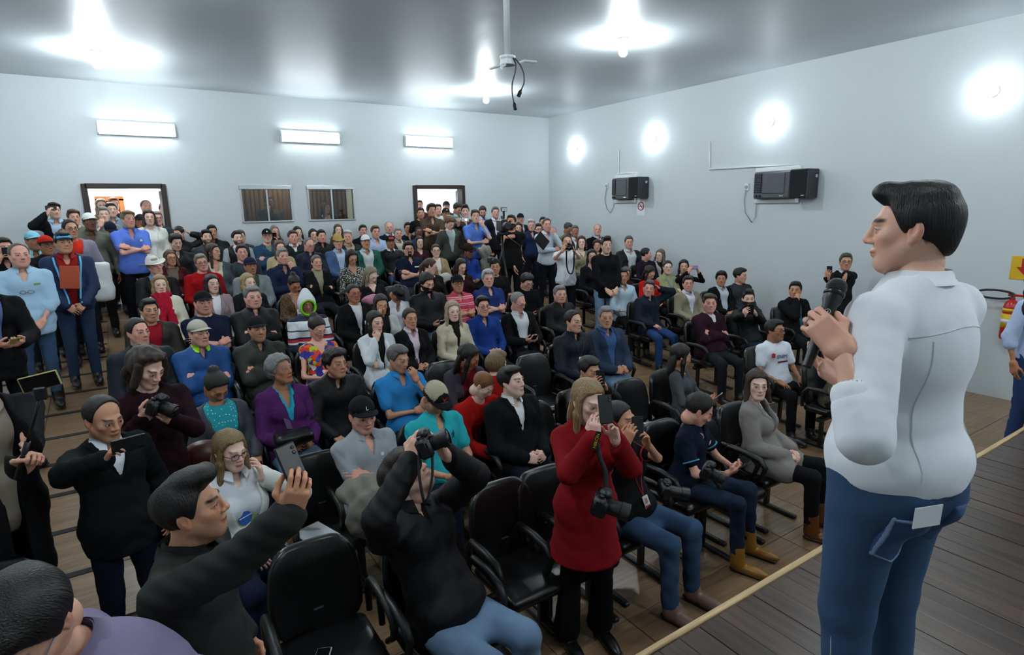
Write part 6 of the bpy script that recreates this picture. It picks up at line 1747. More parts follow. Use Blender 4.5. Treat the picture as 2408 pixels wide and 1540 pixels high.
# ---- standing in the far aisle
T(1426, 577, 'young man in a black sweater standing with joined hands', top='push:17191c', pants='ljean', hair='quiff:120e0c', pose='front', skin=0, y=7.05, face=-12, lod=1, tl=.05)
T(1333, 569, 'man in a white t-shirt aiming a camera', top='tee:dfe3ea', pants='14171f', hair='recede:2b221d', pose='up', skin=1, y=7.9, lod=1, b=1.1, hold=('camera', 'b', '111', 'black camera aimed by the man in the white t-shirt'), wr=dict(r=at_y(1322, 590, 7.55), l=at_y(1350, 590, 7.55)))
T(1989, 616, 'man in a dark sweater by the side wall raising a phone', top='sweater:1d2023', pants='15161a', hair='short:4a4a4a', gl=1, skin=2, pose='raiser', y=4.65, lod=1, collar='dfe3e6', wr=dict(r=at_y(1942, 655, 4.5), l=at_y(1985, 645, 4.45), er=(.2, 0, -1)), hold=('phone', 'r', '1a2030', 'thin phone held upright by the man at the side wall'))
S(1164, 628, 'crouching cameraman in black behind a small video camera', top='tee:101114', hair='short:17120f', skin=2, y=8.2, seat=False, lod=1, b=1.0)

# ---- second row and front
S(853, 976, 'man in a grey polo and black cap with folded arms', top='polo:9aa0a6', hat='cap:15171c', hair='buzz:15110e', skin=6, b=1.2, fat=.7, pose='cross', y=3.95, lod=0, look=(-5, 8), pants='6a675f')
S(1023, 936, 'man in a turquoise polo and two-tone cap looking down', top='polo:2cb0b8', hat='cap:b4ad94:15161a', hair='buzz:1d1713', skin=2, b=1.2, fat=.5, pose='phonel', y=3.95, lod=0, look=(8, 40), pants='djean', lean=.05, hold=('phone', 'l', '0e0e10', 'black phone on the lap of the man in the turquoise polo'))
S(1386, 871, 'short-haired man filming with a phone behind the red coat', top='zip:101216', hair='short:120e0c', skin=2, pose='up', y=3.95, lod=1, wr=dict(r=at_y(1392, 915, 3.6), l=at_y(1425, 915, 3.6)), look=(10, 10), hold=('phone', 'b', '101114', 'phone of the short-haired man behind the red coat'))
S(1602, 837, 'dark long-haired woman in a grey top reading a phone', fem=1, top='top:4a4e50', hair='long:171110', skin=2, pose='phone', y=3.9, lod=1, look=(35, 22), face=22, pants='15141a', hold=('phone', 'b', 'c8a8a8', 'rose phone read by the woman in the grey top'))
S(1823, 777, 'man with eyeglasses in a printed white t-shirt', top='tee:dde3ec', hair='short:120e0c', gl=1, skin=3, pose='thigh', y=3.95, lod=1, pants='101113', fat=.7, b=1.1, look=(20, -3))
S(543, 1060, 'blond woman with eyeglasses in a white blazer and printed shirt', fem=1, top='blazer:d3d6d0', inner='shirt:dfe4ea', hair='long:8a7450', gl='2a1c18', skin=5, pose='lap', y=3.8, lod=0, pants='18203a', vopen=(-.05, .12), look=(10, 8), wr=dict(l=at_y(618, 1122, 3.70), el=(.8, 0, -.6)), hand_over={'l': ('rest', (-.15, 0, 1), (-.9, .1, 0))})
S(957, 1120, 'photographer in black leaning back with a raised camera', top='zip:121316', hair='thick:2a1e17', beard='stubble:2a1e17', skin=0, y=2.75, lod=0, pants='ljean', pose='up', lean=.42, look=(35, -45), wr=dict(r=at_depth(965, 1085, 2.85), l=at_depth(1045, 1065, 2.95)), face=18)
S(1458, 986, 'woman in a black and red polo filming with a phone', fem=1, top='polo:141518', hair='tight:1a1412', skin=2, y=2.8, lod=0, pants='jean', b=1.2, fat=1, pose='up', wr=dict(r=at_depth(1470, 1040, 3.65), l=at_depth(1520, 1040, 3.75)), look=(10, 0), face=10, hold=('phone', 'b', '15161a', 'dark phone raised by the woman in the black and red polo'), shoes='8a6c60')
S(1644, 964, 'man in a navy polo and tan boots looking at his phone', top='polo:111a2c', hair='recede:17120f', skin=6, y=2.75, lod=0, pants='djean', pose='phone', look=(30, 34), face=18, b=1.12, shoes='9a6a26', shk='boot', lean=-.08, hold=('phone', 'b', '15171a', 'phone in the hands of the man in the navy polo'))
S(1781, 905, 'woman in a grey wool coat with brown ankle boots', fem=1, top='coat:8a8480', inner='vneck:2e3228', hair='mid:3a241c', skin=5, y=2.8, lod=0, pants='121316', pose='lap', face=18, shoes='6a3a1a', shk='boot', look=(-58, 0), vopen=(.2, .08))

# ================================================================== the people nearest the stage, and the speaker
def conform(rec, name, parent, prims, h, keep, mat_, color=None):
    """a thin piece that follows the garment below it"""
    V, Q = sdf_mesh(prims, h, keep)
    return obj(name, np_mesh(name, V, Q, [mat_]), parent, color) if len(V) else None

r = T(1385, 945, 'woman in a red coat filming with a phone near the stage', fem=1, y=2.40, top='coat:7d0f14', pants='0d0e10', hair='vlong:9a7f5a', skin=5, face=-14, lod=0, pose='up', vopen=(.44, .03), bp=.085, shoes='0c0c0e', shk='boot',
      wr=dict(r=at_depth(1398, 1030, 3.02), l=at_depth(1448, 1035, 3.08), er=(-.5, 0, -.8), el=(.5, 0, -.8)), skirt=lambda J, s, e: [cone(J['pel']+np.array([0, 0, .12]), J['pel']-np.array([0, 0, .46]), .10*s, .265*s, .05)], hemz=-.33,
      look=(8, 8), hand_over={'r': ('hold', (.1, .1, 1), (.6, .3, 0)), 'l': ('hold', (-.2, .1, 1), (-.8, -.1, 0))}, lips='8a3a3a', group='people by the stage')
RED_COAT = r
r = T(452, 1198, 'young man in a dark grey jacket stretching out a phone', y=None, depth=2.06, top='jacket:2c2e2c', pants='16181c', hair='quiff:100c0a', hs=.97, skin='d29c7c', face=62, lod=-1, pose='raiser', beard='stubble:1a1411', brow='0c0908', mat=CLOTH, vopen=(.42, .04),
      wr=dict(r=at_depth(726, 1178, 1.74), er=(0, -.2, -1)), armk=1.12, look=(12, -8), hand_over={'r': ('hold', at_depth(775, 1045, 1.70)-at_depth(726, 1178, 1.74), (.2, 1, .1))}, b=1.08, group='people by the stage', collar='2c2e2c', hold=('phone', 'r', '0e0f12', 'black phone in the outstretched hand of the young man in grey', 'v', (0, 0, .03)))
YOUNG = r
r = T(245, 985, 'balding man in a black blazer holding a phone sideways', depth=3.25, top='blazer:0c1215', inner='shirt:dce2ea', pants='111a2a', hair='bald:2b2624', skin=2, face=25, lod=0, pose='raiser', vopen=(.30, .07), b=1.12, brow='2b2420',
      wr=dict(r=at_depth(250, 1080, 2.92), er=(-1, -.1, -.3)), look=(8, 12), hand_over={'r': ('hold', at_depth(290, 1020, 2.86)-at_depth(250, 1080, 2.92), (.5, -.1, -.5))}, group='people by the stage', hold=('phone', 'r', '0e0f12', 'black phone held sideways by the balding man', 'h', (.05, -.02, .02)))
BALDING = r
r = T(346, 866, 'long-haired photographer in a maroon sweater holding a camera', y=4.35, top='sweater:26141a', pants='0f0f12', hair='longman:3a2d24', skin=0, face=18, lod=0, pose='phone', look=(18, 26),
      wr=dict(r=at_depth(335, 985, 3.6), l=at_depth(405, 985, 3.65)), group='people by the stage')
LONGHAIR = r
r = T(60, 1476, 'man in a lavender shirt with his head bowed', depth=1.42, top='shirt:7d7490', pants='14161c', hair='thick:0e0c0b', gl='8a8f96', skin=1, face=-70, lod=0, lean=-.58, look=(40, 45), b=1.12, group='people by the stage', pose='down')
r = T(-62, 880, 'person in a long black coat holding a selfie stick', y=3.9, top='coat:0d0e10', inner='shirt:8a7f72', pants='0c0d0f', hair='short:17120f', skin=1, face=30, lod=0, pose='down', tl=.10, vopen=(-.05, .07),
      wr=dict(l=at_depth(52, 1118, 2.72), el=(0, -.4, -.9)), hand_over={'l': ('grip', at_depth(78, 1085, 2.70)-at_depth(52, 1118, 2.72), (.1, -.8, -.5))}, group=G1)
STICK = r
T(-38, 660, 'man in a black suit at the picture edge holding a note', y=6.9, top='blazer:0d0e11', inner='shirt:5b6c9c', pants='0b0c0f', hair='short:17120f', skin=1, face=25, lod=1, pose='phonel', group=G1, hold=('phone', 'b', 'b8a86a', 'yellowish phone held by the man in the black suit at the edge'))
T(2474, 664, 'person in a pale blue shirt and jeans beside the stage', y=1.9, top='rolled:b4c4e4', pants='2c4068', hair='short:333', skin=3, face=-30, lod=1, pose='down', group='people by the stage')
p = at_z(2462, 1028, STAGE_Z); hp = np.array([p[0]+.14, p[1]-.02, STAGE_Z+1.62])
person(2520, 420, 0, 'stand', 'person in black trousers and black shoes standing on the stage', top='jacket:101114', inner='shirt:20242c', pants='0c0d10', hair='short:222', skin=1, face=-75, head=hp, lod=1, pose='down', J_over={'floor': STAGE_Z}, shoes='0a0a0b', group='people by the stage', shk='shoe')
# someone in the booth
T(766, 489, 'long-haired woman in black behind the second booth window', fem=1, top='blazer:0e0e10', inner='vneck:c8ccd0', hair='vlong:1a100c', skin=2, y=13.75, look=(35, 5))
T(633, 476, 'person behind the first booth window with a hand on the face', top='zip:101013', hair='short:15100e', gl=1, skin=3, y=13.75, pose='chin')
# hunched person at the lamp wall, mostly hidden by the speaker
S(2012, 812, 'hunched person in a khaki jacket behind the speaker', top='zip:5a5746', hat='cap:6a6650', hair='short:4a3c30', skin=2, y=3.0, lod=1, lean=-.25, look=(-30, 30))
# children
person(1169, 858, 4.55, 'stand', 'blond child in red turned away beside the bending woman', top='hoodie:a3201c', hair='thick:7a6444', skin=5, face=150, lod=1, pose='down', hs=.95, pants='2a3a55')
person(1136, 906, 4.15, 'sit', 'red-haired baby in a red suit with a lace bib', top='hoodie:b01c18', hair='buzz:8a5a34', skin=5, face=10, lod=1, pose='lap', hs=.9, look=(30, 40), lean=-.3, pants='a01a18', legs=False)

# ------------------------------------------------------------------ the speaker on the stage
SPK_D = 1.62
m_top = at_depth(1962, 690, 1.575); m_low = at_depth(1929, 778, 1.56); m_ax = vnorm(m_top-m_low)
m_d = vnorm(-.46*CR+.74*CU+.42*CF); m_pn = -vnorm(np.cross(m_ax, m_d))
wl = m_low-m_pn*.030-m_d*.070; wrr = at_depth(1975, 893, 1.84)
r = person(2142, 540, 0, 'stand', 'speaker in a white shirt and blue jeans holding a microphone', depth=SPK_D, top='rolled:e9edf2', pants='jean', hair='sweep:0d0a09', skin='dfae96', face=172, lod=-1, b=1.16, fat=.2, pose='down', tuck=True, tb=1.14, foldk=.22, mat=COTTON,
           J_over={'floor': STAGE_Z, 'ell': at_depth(2034, 1030, 1.41)}, wr=dict(l=wl, r=wrr, er=(.4, -.3, -.9)), look=(30, 4), brow='120d0b', hs=.935,
           hand_over={'l': ('mic', m_d, m_pn), 'r': ('cup', at_depth(1868, 822, 1.80)-wrr, (-.45, -.2, .85))}, group='people by the stage', vopen=(.40, .05))
SPEAKER = r
sr = r['root']; J = r['J']; s = r['s']; pel = J['pel']
# back pocket with a folded card, seams and button
def grow(P, g):
    out = []
    for q in P:
        q = dict(q)
        if q['t'] == 'c': q['ra'] += g; q['rb'] += g
        else: q['r'] = q['r']+g
        q['lo'] = q['lo']-g; q['hi'] = q['hi']+g; out.append(q)
    return out
PT = r['Ptr']; am = .0036; sd_ = r['seed']
def ptnoise(X, Y, Z, D): return D+am*wob(X, Y, Z*.8, 30, sd_+1)+am*np.sin(50*Z+26*Y+4*np.sin(14*X+sd_))*.8
def pocket(g, xa, xb, za, zb, back=True, pent=0.0):
    def keep(X, Y, Z, D):
        D = ptnoise(X, Y, Z, D)
        zz = Z-pel[2]; mid = (xa+xb)/2
        lowz = za-pent*(1-np.abs(X-mid)/((xb-xa)/2))
        D = np.maximum(D, np.maximum(np.maximum(xa-X, X-xb), np.maximum(lowz-zz, zz-zb)))
        return np.maximum(D, Y-pel[1]+.02 if back else -(Y-pel[1]-.02))
    return keep
DEN2 = mat_plain('denim_pocket', '34507a', .9, var=.3, scale=14, bstr=.3, bscale=60)
trs = r['trousers']
pk = conform(r, 'back_pocket', trs, grow(PT, .005), .007, pocket(0, -.165, -.040, -.225, -.085, True, .03), DEN2)
THREAD = mat_plain('stitching', 'a8b0ba', .8)
EDGE = mat_plain('pocket_edge', '7288aa', .9)
def frame_keep(xa, xb, za, zb, pent, t=.006):
    k1 = pocket(0, xa, xb, za, zb, True, pent); k2 = pocket(0, xa+t, xb-t, za+t, zb+.05, True, pent)
    def keep(X, Y, Z, D):
        a = k1(X, Y, Z, D.copy()); b_ = k2(X, Y, Z, np.full_like(D, -1.0)); return np.maximum(a, -b_)
    return keep
conform(r, 'pocket_edge', trs, grow(PT, .0078), .0045, frame_keep(-.165, -.040, -.225, -.085, .03), EDGE)
conform(r, 'pocket_hem', trs, grow(PT, .0078), .006, pocket(0, -.165, -.040, -.099, -.089, True), EDGE)
pk2 = conform(r, 'back_pocket', trs, grow(PT, .005), .007, pocket(0, .035, .160, -.215, -.085, True, .03), DEN2)
yb_ = pel[1]-.125*1.16*s-.006
ch, cn = surf_hit(r['trousers'], np.array([-.100, -.6, pel[2]-.085]), np.array([0, 1.0, 0]))
cn = vnorm(cn*np.array([1, 1, .3])); cx = vnorm(np.cross([0, 0, 1], cn)); M = np.array(frame_mat(ch+cn*.009+np.array([0, 0, .012]), cx, cn, np.cross(cx, cn)))
card = obj('folded_card', MB().box((0, 0, 0), (.088, .003, .06)).mesh('folded_card', [PAPER]), None); card.matrix_world = Matrix(np.array(sr.matrix_basis) @ M); tag(card, 'white folded card in the back pocket of the speaker', 'card')
# outer seam of the near leg, laid on the cloth
for zz0, zz1 in ((-.04, -.80),):
    pts = []
    for t in np.linspace(0, 1, 26):
        zq = pel[2]+zz0+(zz1-zz0)*t
        h0, k0, a0 = J['hipl'], J['knl'], J['anl']
        c = h0+(k0-h0)*np.clip((h0[2]-zq)/(h0[2]-k0[2]), 0, 1) if zq > k0[2] else k0+(a0-k0)*np.clip((k0[2]-zq)/(k0[2]-a0[2]), 0, 1)
        rad = (.088*(.55+.45*1.16)+(.064-.088*(.55+.45*1.16))*np.clip((h0[2]-zq)/(h0[2]-k0[2]), 0, 1))*s if zq > k0[2] else .062*s
        if zq > pel[2]-.10:
            xw = -(.160*1.16*s+.003)*math.sqrt(max(.05, 1-((zq-pel[2])/(.115*s+.03))**2*.6)); pts.append((min(xw, c[0]-rad-.0035), c[1], zq))
        else: pts.append((c[0]-rad-.0035, c[1], zq))
    MB().tube(pts, .0022, 5).build('side_seam', THREAD, trs)
# shirt: placket, yoke seam and cuffs
for k in 'lr':
    d = vnorm(J['wr'+k]-J['el'+k]); c0 = J['el'+k]+d*.055*s; c1 = J['el'+k]+d*.100*s
    V, Q = sdf_mesh([cone(c0, c1, .053*s, .050*s, .01), cone(c0-d*.03, c1+d*.05, .038*s, .036*s, .002, sub=True)], .0048)
    obj('cuff', np_mesh('cuff', V, Q, [COTTON]), r['top'], 'e9edf2')
# yoke and back seams laid on the cloth
def seam(pts2, w=.0018):
    P_ = []
    for u, w_ in pts2:
        M = None
        rx = vnorm(J['shr']-J['shl']); up_ = J['up']; rx = vnorm(rx-up_*(rx @ up_)); fy = np.cross(up_, rx)
        h_, n_ = surf_hit(r['top'], J['pel']+(rx*u+up_*w_-fy*.6)*s, fy)
        if h_ is not None: P_.append(h_-fy*.0008)
    if len(P_) > 2: MB().tube(P_, w, 5).build('seam', COTTON, r['top'], color='d4d9df')
seam([(u, .40+.01*math.cos(u*20)) for u in np.linspace(-.15, .15, 15)]); seam([(-.10-.02*t, .38-.36*t) for t in np.linspace(0, 1, 14)]); seam([(.10+.02*t, .38-.36*t) for t in np.linspace(0, 1, 14)])
# wedding ring
hd = J['hdl']; pn = J['pnl']
ring = MB(); zax = -pn; zax = vnorm(zax-hd*(zax @ hd)); xax = np.cross(hd, zax); Rh = np.stack([xax, hd, zax], 1)
hsc = s*.96
c = curl = .85; bpt = np.array([-.0098, .089, .001]); d1 = np.array([0, math.cos(c*.9), -math.sin(c*.9)])
pc = J['wrl']+Rh @ ((bpt+d1*.018)*hsc); dw = Rh @ d1
u = vnorm(np.cross(dw, [0, 0, 1])); w_ = np.cross(dw, u)
ring.tube([pc+.0098*hsc*(math.cos(t)*u+math.sin(t)*w_) for t in np.linspace(0, 2*math.pi, 19)[:-1]], .0018, 6, closed=True).build('ring', CHROME, r['body'], True)
# the microphone
mt = m_top; mbm = m_low-m_ax*.045; ax_ = vnorm(mt-mbm); L_ = np.linalg.norm(mt-mbm)
xx = vnorm(np.cross(ax_, [0, 0, 1])); yy = np.cross(ax_, xx)
mic = empty('microphone'); mic.matrix_world = frame_mat(mbm, xx, yy, ax_); tag(mic, 'black hand microphone held before the speaker', 'microphone')
smooth_by_angle(MB().lathe([(.012, -.06), (.0125, -.04), (.015, 0), (.0185, L_-.035), (.024, L_-.022), (.024, L_-.006)], 22).build('handle', mat_plain('mic_body', '101214', .38, bstr=.1, bscale=300), mic))
MB().lathe([(.0245, L_-.008), (.0265, L_-.004), (.0265, L_+.002), (.0245, L_+.006)], 22).build('grille_ring', mat_plain('mic_ring', '2a2c2f', .3, .6), mic, True)
gm, gnt, gb = new_mat('mic_grille'); gb.inputs['Base Color'].default_value = (*lin('191b1d'), 1); gb.inputs['Roughness'].default_value = .5; gb.inputs['Metallic'].default_value = .4
vv = N(gnt, 'ShaderNodeTexVoronoi'); vv.inputs['Scale'].default_value = 420; tcc = N(gnt, 'ShaderNodeTexCoord'); gnt.links.new(tcc.outputs['Object'], vv.inputs['Vector']); bump(gnt, gb, vv.outputs['Distance'], 1.0, .002)
MB().lathe([(.0245, L_+.004)]+[(.0262*math.cos(t), L_+.018+.026*math.sin(t)) for t in np.linspace(-.3, 1.52, 12)], 24).build('grille', gm, mic, True)
lg = MB(); lp = np.array([0, 0, L_*.62]); tc_ = vnorm(Matrix(np.array(mic.matrix_world)).inverted().to_3x3() @ Vector(tuple(vnorm(CC-mbm)))); tc_[2] = 0; tc_ = vnorm(tc_); t2 = np.cross([0, 0, 1], tc_)
lg.tube([lp+tc_*.0178+.0065*(math.cos(t)*t2+math.sin(t)*np.array([0, 0, 1])) for t in np.linspace(0, 2*math.pi, 17)[:-1]], .0008, 5, closed=True)
lg.tube([lp+tc_*.0180+np.array([0, 0, -.003]), lp+tc_*.0180+np.array([0, 0, .003])], .0008, 5); lg.tube([lp+tc_*.0178-t2*.003+np.array([0, 0, -.002]), lp+tc_*.0178+t2*.003+np.array([0, 0, -.002])], .0008, 5)
lg.build('round_logo', WHITEP, mic)

# ------------------------------------------------------------------ things carried by those people
def phone_at(label, c, fwd, upv, col='0e0f12', group='phones in the crowd'):
    fwd = vnorm(fwd); rt = vnorm(np.cross(fwd, upv)); u2 = np.cross(rt, fwd)
    q = empty('smartphone'); tag(q, label, 'phone', group); q.matrix_world = frame_mat(c, rt, fwd, u2); phone_parts(q, col); return q
phone_at('black phone held up by the woman in the red coat', at_depth(1424, 962, 3.02), at_depth(1424, 962, 3.02)-RED_COAT['tow'](RED_COAT['J']['head'])+np.array([0, 0, .05]), (0, 0, 1))
def cam_at(label, c, fwd, upv=(0, 0, 1), lens=.075, sc=1.0):
    fwd = vnorm(fwd); rt = vnorm(np.cross(fwd, upv)); u2 = np.cross(rt, fwd)
    q = empty('camera_body'); tag(q, label, 'camera', 'cameras in the crowd'); M = frame_mat(c, rt, fwd, u2); q.matrix_world = M @ Matrix.Scale(sc, 4); camera_parts(q, lens); return q
cam_at('camera held low by the long-haired photographer', at_depth(370, 952, 3.55), (.75, -.6, -.35), sc=1.1)
cam_at('camera raised by the leaning photographer in black', at_depth(1000, 1045, 2.80), np.array([.75, -.5, .35]), sc=1.1)
cam_at('camera hanging at the hip of the woman in the red coat', at_depth(1412, 1180, 2.95), (.6, -.75, -.25), lens=.10, sc=1.15)
cam_at('camera on the lap of the man in the navy polo', at_depth(1662, 1105, 3.85), (.4, -.8, -.3), lens=.09)
cam_at('camera with a long lens beside the woman in the black and red polo', at_depth(1560, 1150, 3.75), (.8, -.5, -.2), lens=.14)
STRAP = mat_plain('camera_strap', '0c0c0d', .7)
def strap(label, pts, w=.011, mat_=STRAP, grp='straps'):
    P_ = [np.asarray(p, float) for p in pts]; ts = np.linspace(0, len(P_)-1, 22); P2 = np.stack([np.interp(ts, range(len(P_)), [p[i] for p in P_]) for i in range(3)], 1)
    for _ in range(3): P2[1:-1] = (P2[:-2]+2*P2[1:-1]+P2[2:])/4
    o = MB().tube(P2, w, 6).build('strap', mat_, None, True); tag(o, label, 'strap', grp); return o
strap('black camera strap hanging below the raised camera of the leaning photographer', [at_depth(985, 1060, 2.78), at_depth(985, 1120, 2.74), at_depth(1000, 1200, 2.74), at_depth(1018, 1120, 2.76), at_depth(1016, 1060, 2.80)], .007)
strap('black camera strap looping on the white t-shirt', [at_y(1332, 590, 7.52), at_y(1332, 625, 7.60), at_y(1337, 643, 7.62), at_y(1346, 645, 7.62), at_y(1350, 625, 7.60), at_y(1350, 590, 7.52)], .012)
strap('black and yellow camera strap across the red coat', [at_depth(1404, 1040, 2.98), at_depth(1410, 1075, 2.97), at_depth(1425, 1110, 2.96), at_depth(1425, 1160, 2.95)], .012)
# selfie stick with a phone
q = empty('selfie_stick', at_depth(40, 1125, 2.72)); tag(q, 'black selfie stick holding a gold phone above the aisle', 'selfie stick')
b0 = at_depth(40, 1125, 2.72); b1 = at_depth(96, 930, 2.64)
MB().tube([np.zeros(3), (b1-b0)*.45], .013, 10).build('grip', BLACKP, q, True); MB().tube([(b1-b0)*.45, b1-b0], .007, 8).build('rod', BLACKP, q, True)
cl = b1-b0; MB().box(cl+np.array([0, 0, .01]), (.05, .03, .06), bev=.006).build('clamp', BLACKP, q)
phone_at('gold phone clamped on the selfie stick', at_depth(94, 897, 2.63), np.array([.15, 1, .1]), vnorm(CR+.14*CU), 'b5a560')
# television camera on a tripod at the back, and a small video camera
tc0 = at_y(1182, 530, 8.55); q = empty('television_camera', (tc0[0], tc0[1], tc0[2])); q.rotation_euler = (0, 0, math.radians(-20)); tag(q, 'black television camera with a lamp on top in the far aisle', 'camera')
MB().box((0, 0, 0), (.14, .42, .20), bev=.02).build('housing', CAMB, q); MB().lathe([(.06, .2), (.065, .24), (.065, .40), (.05, .41)], 18, axis=1).build('lens_barrel', CAMB, q, mw=Matrix.Rotation(math.pi, 4, 'Z'))
MB().box((0, -.02, .14), (.03, .2, .06), bev=.01).build('handle', CAMB, q); MB().box((0, -.10, .20), (.03, .03, .10)).build('lamp_stem', CAMB, q)
MB().box((0, -.12, .27), (.10, .05, .07), bev=.008).build('lamp_head', CAMB, q); MB().box((0, -.147, .27), (.085, .006, .055)).build('lamp_face', mat_plain('lamp_face', 'b8c0c4', .3), q)
MB().box((.085, -.14, .06), (.04, .1, .05), bev=.01).build('viewfinder', CAMB, q); MB().lathe([(.008, -.2), (.008, -.215)], 10, axis=1).build('tally_light', mat_plain('tally_red', 'd01818', .4, emit=((1, .05, .04), 3)), q, mw=Matrix.Translation((.05, 0, .08)))
tb = (tc0[0], tc0[1]+.02, floor_z(tc0[1])); q = empty('tripod', tb); tag(q, 'black tripod under the television camera', 'tripod')
hh_ = tc0[2]-.12-tb[2]
MB().tube([(0, 0, hh_*.45), (0, 0, hh_)], .022, 10).build('column', BLACKP, q, True); MB().box((0, 0, hh_-.01), (.12, .16, .05), bev=.01).build('pan_head', BLACKP, q)
for i in range(3):
    a_ = i*2.094+.5; gx_, gy_ = .42*math.cos(a_), .42*math.sin(a_)
    MB().tube([(0, 0, hh_*.82), (gx_, gy_, floor_z(tb[1]+gy_)-tb[2]+.01)], .016, 8).build('leg', BLACKP, q, True)
MB().tube([(0, -.05, hh_-.02), (.12, -.38, hh_-.22)], .010, 8).build('pan_handle', BLACKP, q, True)
vc = at_y(1156, 612, 7.85); q = empty('video_camera', tuple(vc)); q.rotation_euler = (0, 0, math.radians(-15)); tag(q, 'small black video camera held by the crouching cameraman', 'camera')
MB().box((0, 0, 0), (.09, .22, .10), bev=.015).build('housing', CAMB, q); MB().lathe([(.035, .1), (.04, .2)], 14, axis=1).build('lens_barrel', CAMB, q, mw=Matrix.Rotation(math.pi, 4, 'Z')); MB().box((0, .0, .08), (.025, .16, .03), bev=.008).build('handle', CAMB, q); MB().box((0, -.08, .10), (.03, .05, .03)).build('accessory', mat_plain('orange_dot', 'd0703a', .5), q)
# bags, folders, clothes carried

p = at_y(164, 652, 8.66); o = MB().box((0, 0, 0), (.19, .03, .27), bev=.004).build('folder', mat_plain('orange_card', 'b04a2a', .6), None, mw=Matrix.Translation(tuple(p)) @ Matrix.Rotation(.1, 4, 'Y')); tag(o, 'orange folder held against the chest by the man in the blue cap', 'folder')
p = at_y(236, 662, 10.0); V, Q = sdf_mesh([rbox((0, 0, 0), (.14, .07, .27), .05, .02), ell((0, 0, -.12), (.16, .09, .16), .04)], .03, lambda X, Y, Z, D: D+.012*wob(X, Y, Z, 26))
o = obj('shopping_bag', np_mesh('shopping_bag', V, Q, [WHITEP]), None, None, Matrix.Translation(tuple(p))); tag(o, 'white plastic bag hanging by the man in the red t-shirt', 'bag')
p = at_y(365, 555, 11.35); V, Q = sdf_mesh([ell((0, 0, 0), (.10, .05, .13), .02)], .02); o = obj('handbag', np_mesh('handbag', V, Q, [LEATHER]), None, 'c0651c', Matrix.Translation(tuple(p))); tag(o, 'orange leather handbag carried by the woman in the cream cardigan', 'bag')
p = at_y(1274, 566, 9.05); o = MB().box((0, 0, 0), (.30, .02, .22), bev=.004).build('folder', BLACKP, None, mw=Matrix.Translation(tuple(p)) @ Matrix.Rotation(.75, 4, 'Y')); tag(o, 'black folder tucked under the arm of the man in the white shirt', 'folder')
p = at_y(1140, 605, 9.95); V, Q = sdf_mesh([ell((0, 0, .12), (.15, .06, .13), .04), ell((.03, 0, -.16), (.14, .05, .26), .04)], .024, lambda X, Y, Z, D: D+.014*np.sin(52*X+6*np.sin(7*Z)))
o = obj('draped_jacket', np_mesh('draped_jacket', V, Q, [CLOTH]), None, 'a8a69a', Matrix.Translation(tuple(p))); tag(o, 'pale grey jacket draped over the arm of the man in the blue polo', 'jacket')
p = at_y(862, 1168, 3.55); V, Q = sdf_mesh([ell((0, 0, .06), (.20, .12, .09), .04), ell((.0, -.14, -.06), (.19, .07, .17), .05)], .016, lambda X, Y, Z, D: D+.010*wob(X, Y, Z, 40)+.006*np.sin(60*X+5*np.sin(9*Z)))
o = obj('folded_jacket', np_mesh('folded_jacket', V, Q, [CLOTH]), None, '77746a', Matrix.Translation((p[0], p[1], p[2]))); tag(o, 'khaki jacket folded on the lap of the man in the grey polo', 'jacket')
p = at_y(690, 1028, 4.75); V, Q = sdf_mesh([rbox((0, 0, 0), (.15, .09, .05), .04, .02)], .018, lambda X, Y, Z, D: D+.006*wob(X, Y, Z, 30)); o = obj('handbag', np_mesh('handbag', V, Q, [LEATHER]), None, '0d0c0d', Matrix.Translation(tuple(p))); tag(o, 'black handbag on the lap of the woman in the purple cardigan', 'bag')
p = at_y(478, 1070, 4.5); V, Q = sdf_mesh([ell((0, 0, 0), (.15, .09, .11), .03)], .018); o = obj('handbag', np_mesh('handbag', V, Q, [LEATHER]), None, '4a1c14', Matrix.Translation(tuple(p))); tag(o, 'dark red handbag below the woman in the turquoise dotted top', 'bag')
p = at_y(1048, 655, 9.5); V, Q = sdf_mesh([ell((0, 0, 0), (.13, .06, .11), .03)], .022); o = obj('handbag', np_mesh('handbag', V, Q, [LEATHER]), None, 'c8c6c0', Matrix.Translation(tuple(p))); tag(o, 'white handbag on the lap of the woman in the camel coat', 'bag')
p = at_y(868, 706, 7.7); V, Q = sdf_mesh([ell((0, 0, 0), (.11, .07, .065), .03), ell((.06, .02, .03), (.07, .05, .05), .03)], .02, lambda X, Y, Z, D: D+.01*wob(X, Y, Z, 34)); o = obj('pink_blanket', np_mesh('pink_blanket', V, Q, [KNIT]), None, 'd08aa6', Matrix.Translation(tuple(p))); tag(o, 'pink blanket beside the woman in the black coat', 'blanket')
p = at_y(1985, 812, 4.05); V, Q = sdf_mesh([rbox((0, 0, .22), (.17, .12, .22), .09, .03), ell((0, -.11, .16), (.13, .06, .13), .03)], .024, lambda X, Y, Z, D: D+.010*wob(X, Y, Z, 30)); o = obj('backpack', np_mesh('backpack', V, Q, [CLOTH]), None, '6a6652', Matrix.Translation((p[0], 4.05, .47))); chair(p[0], 4.07, math.pi, 'black seat under the khaki backpack by the lamp wall'); tag(o, 'khaki backpack piled against the lamp wall behind the microphone', 'bag')
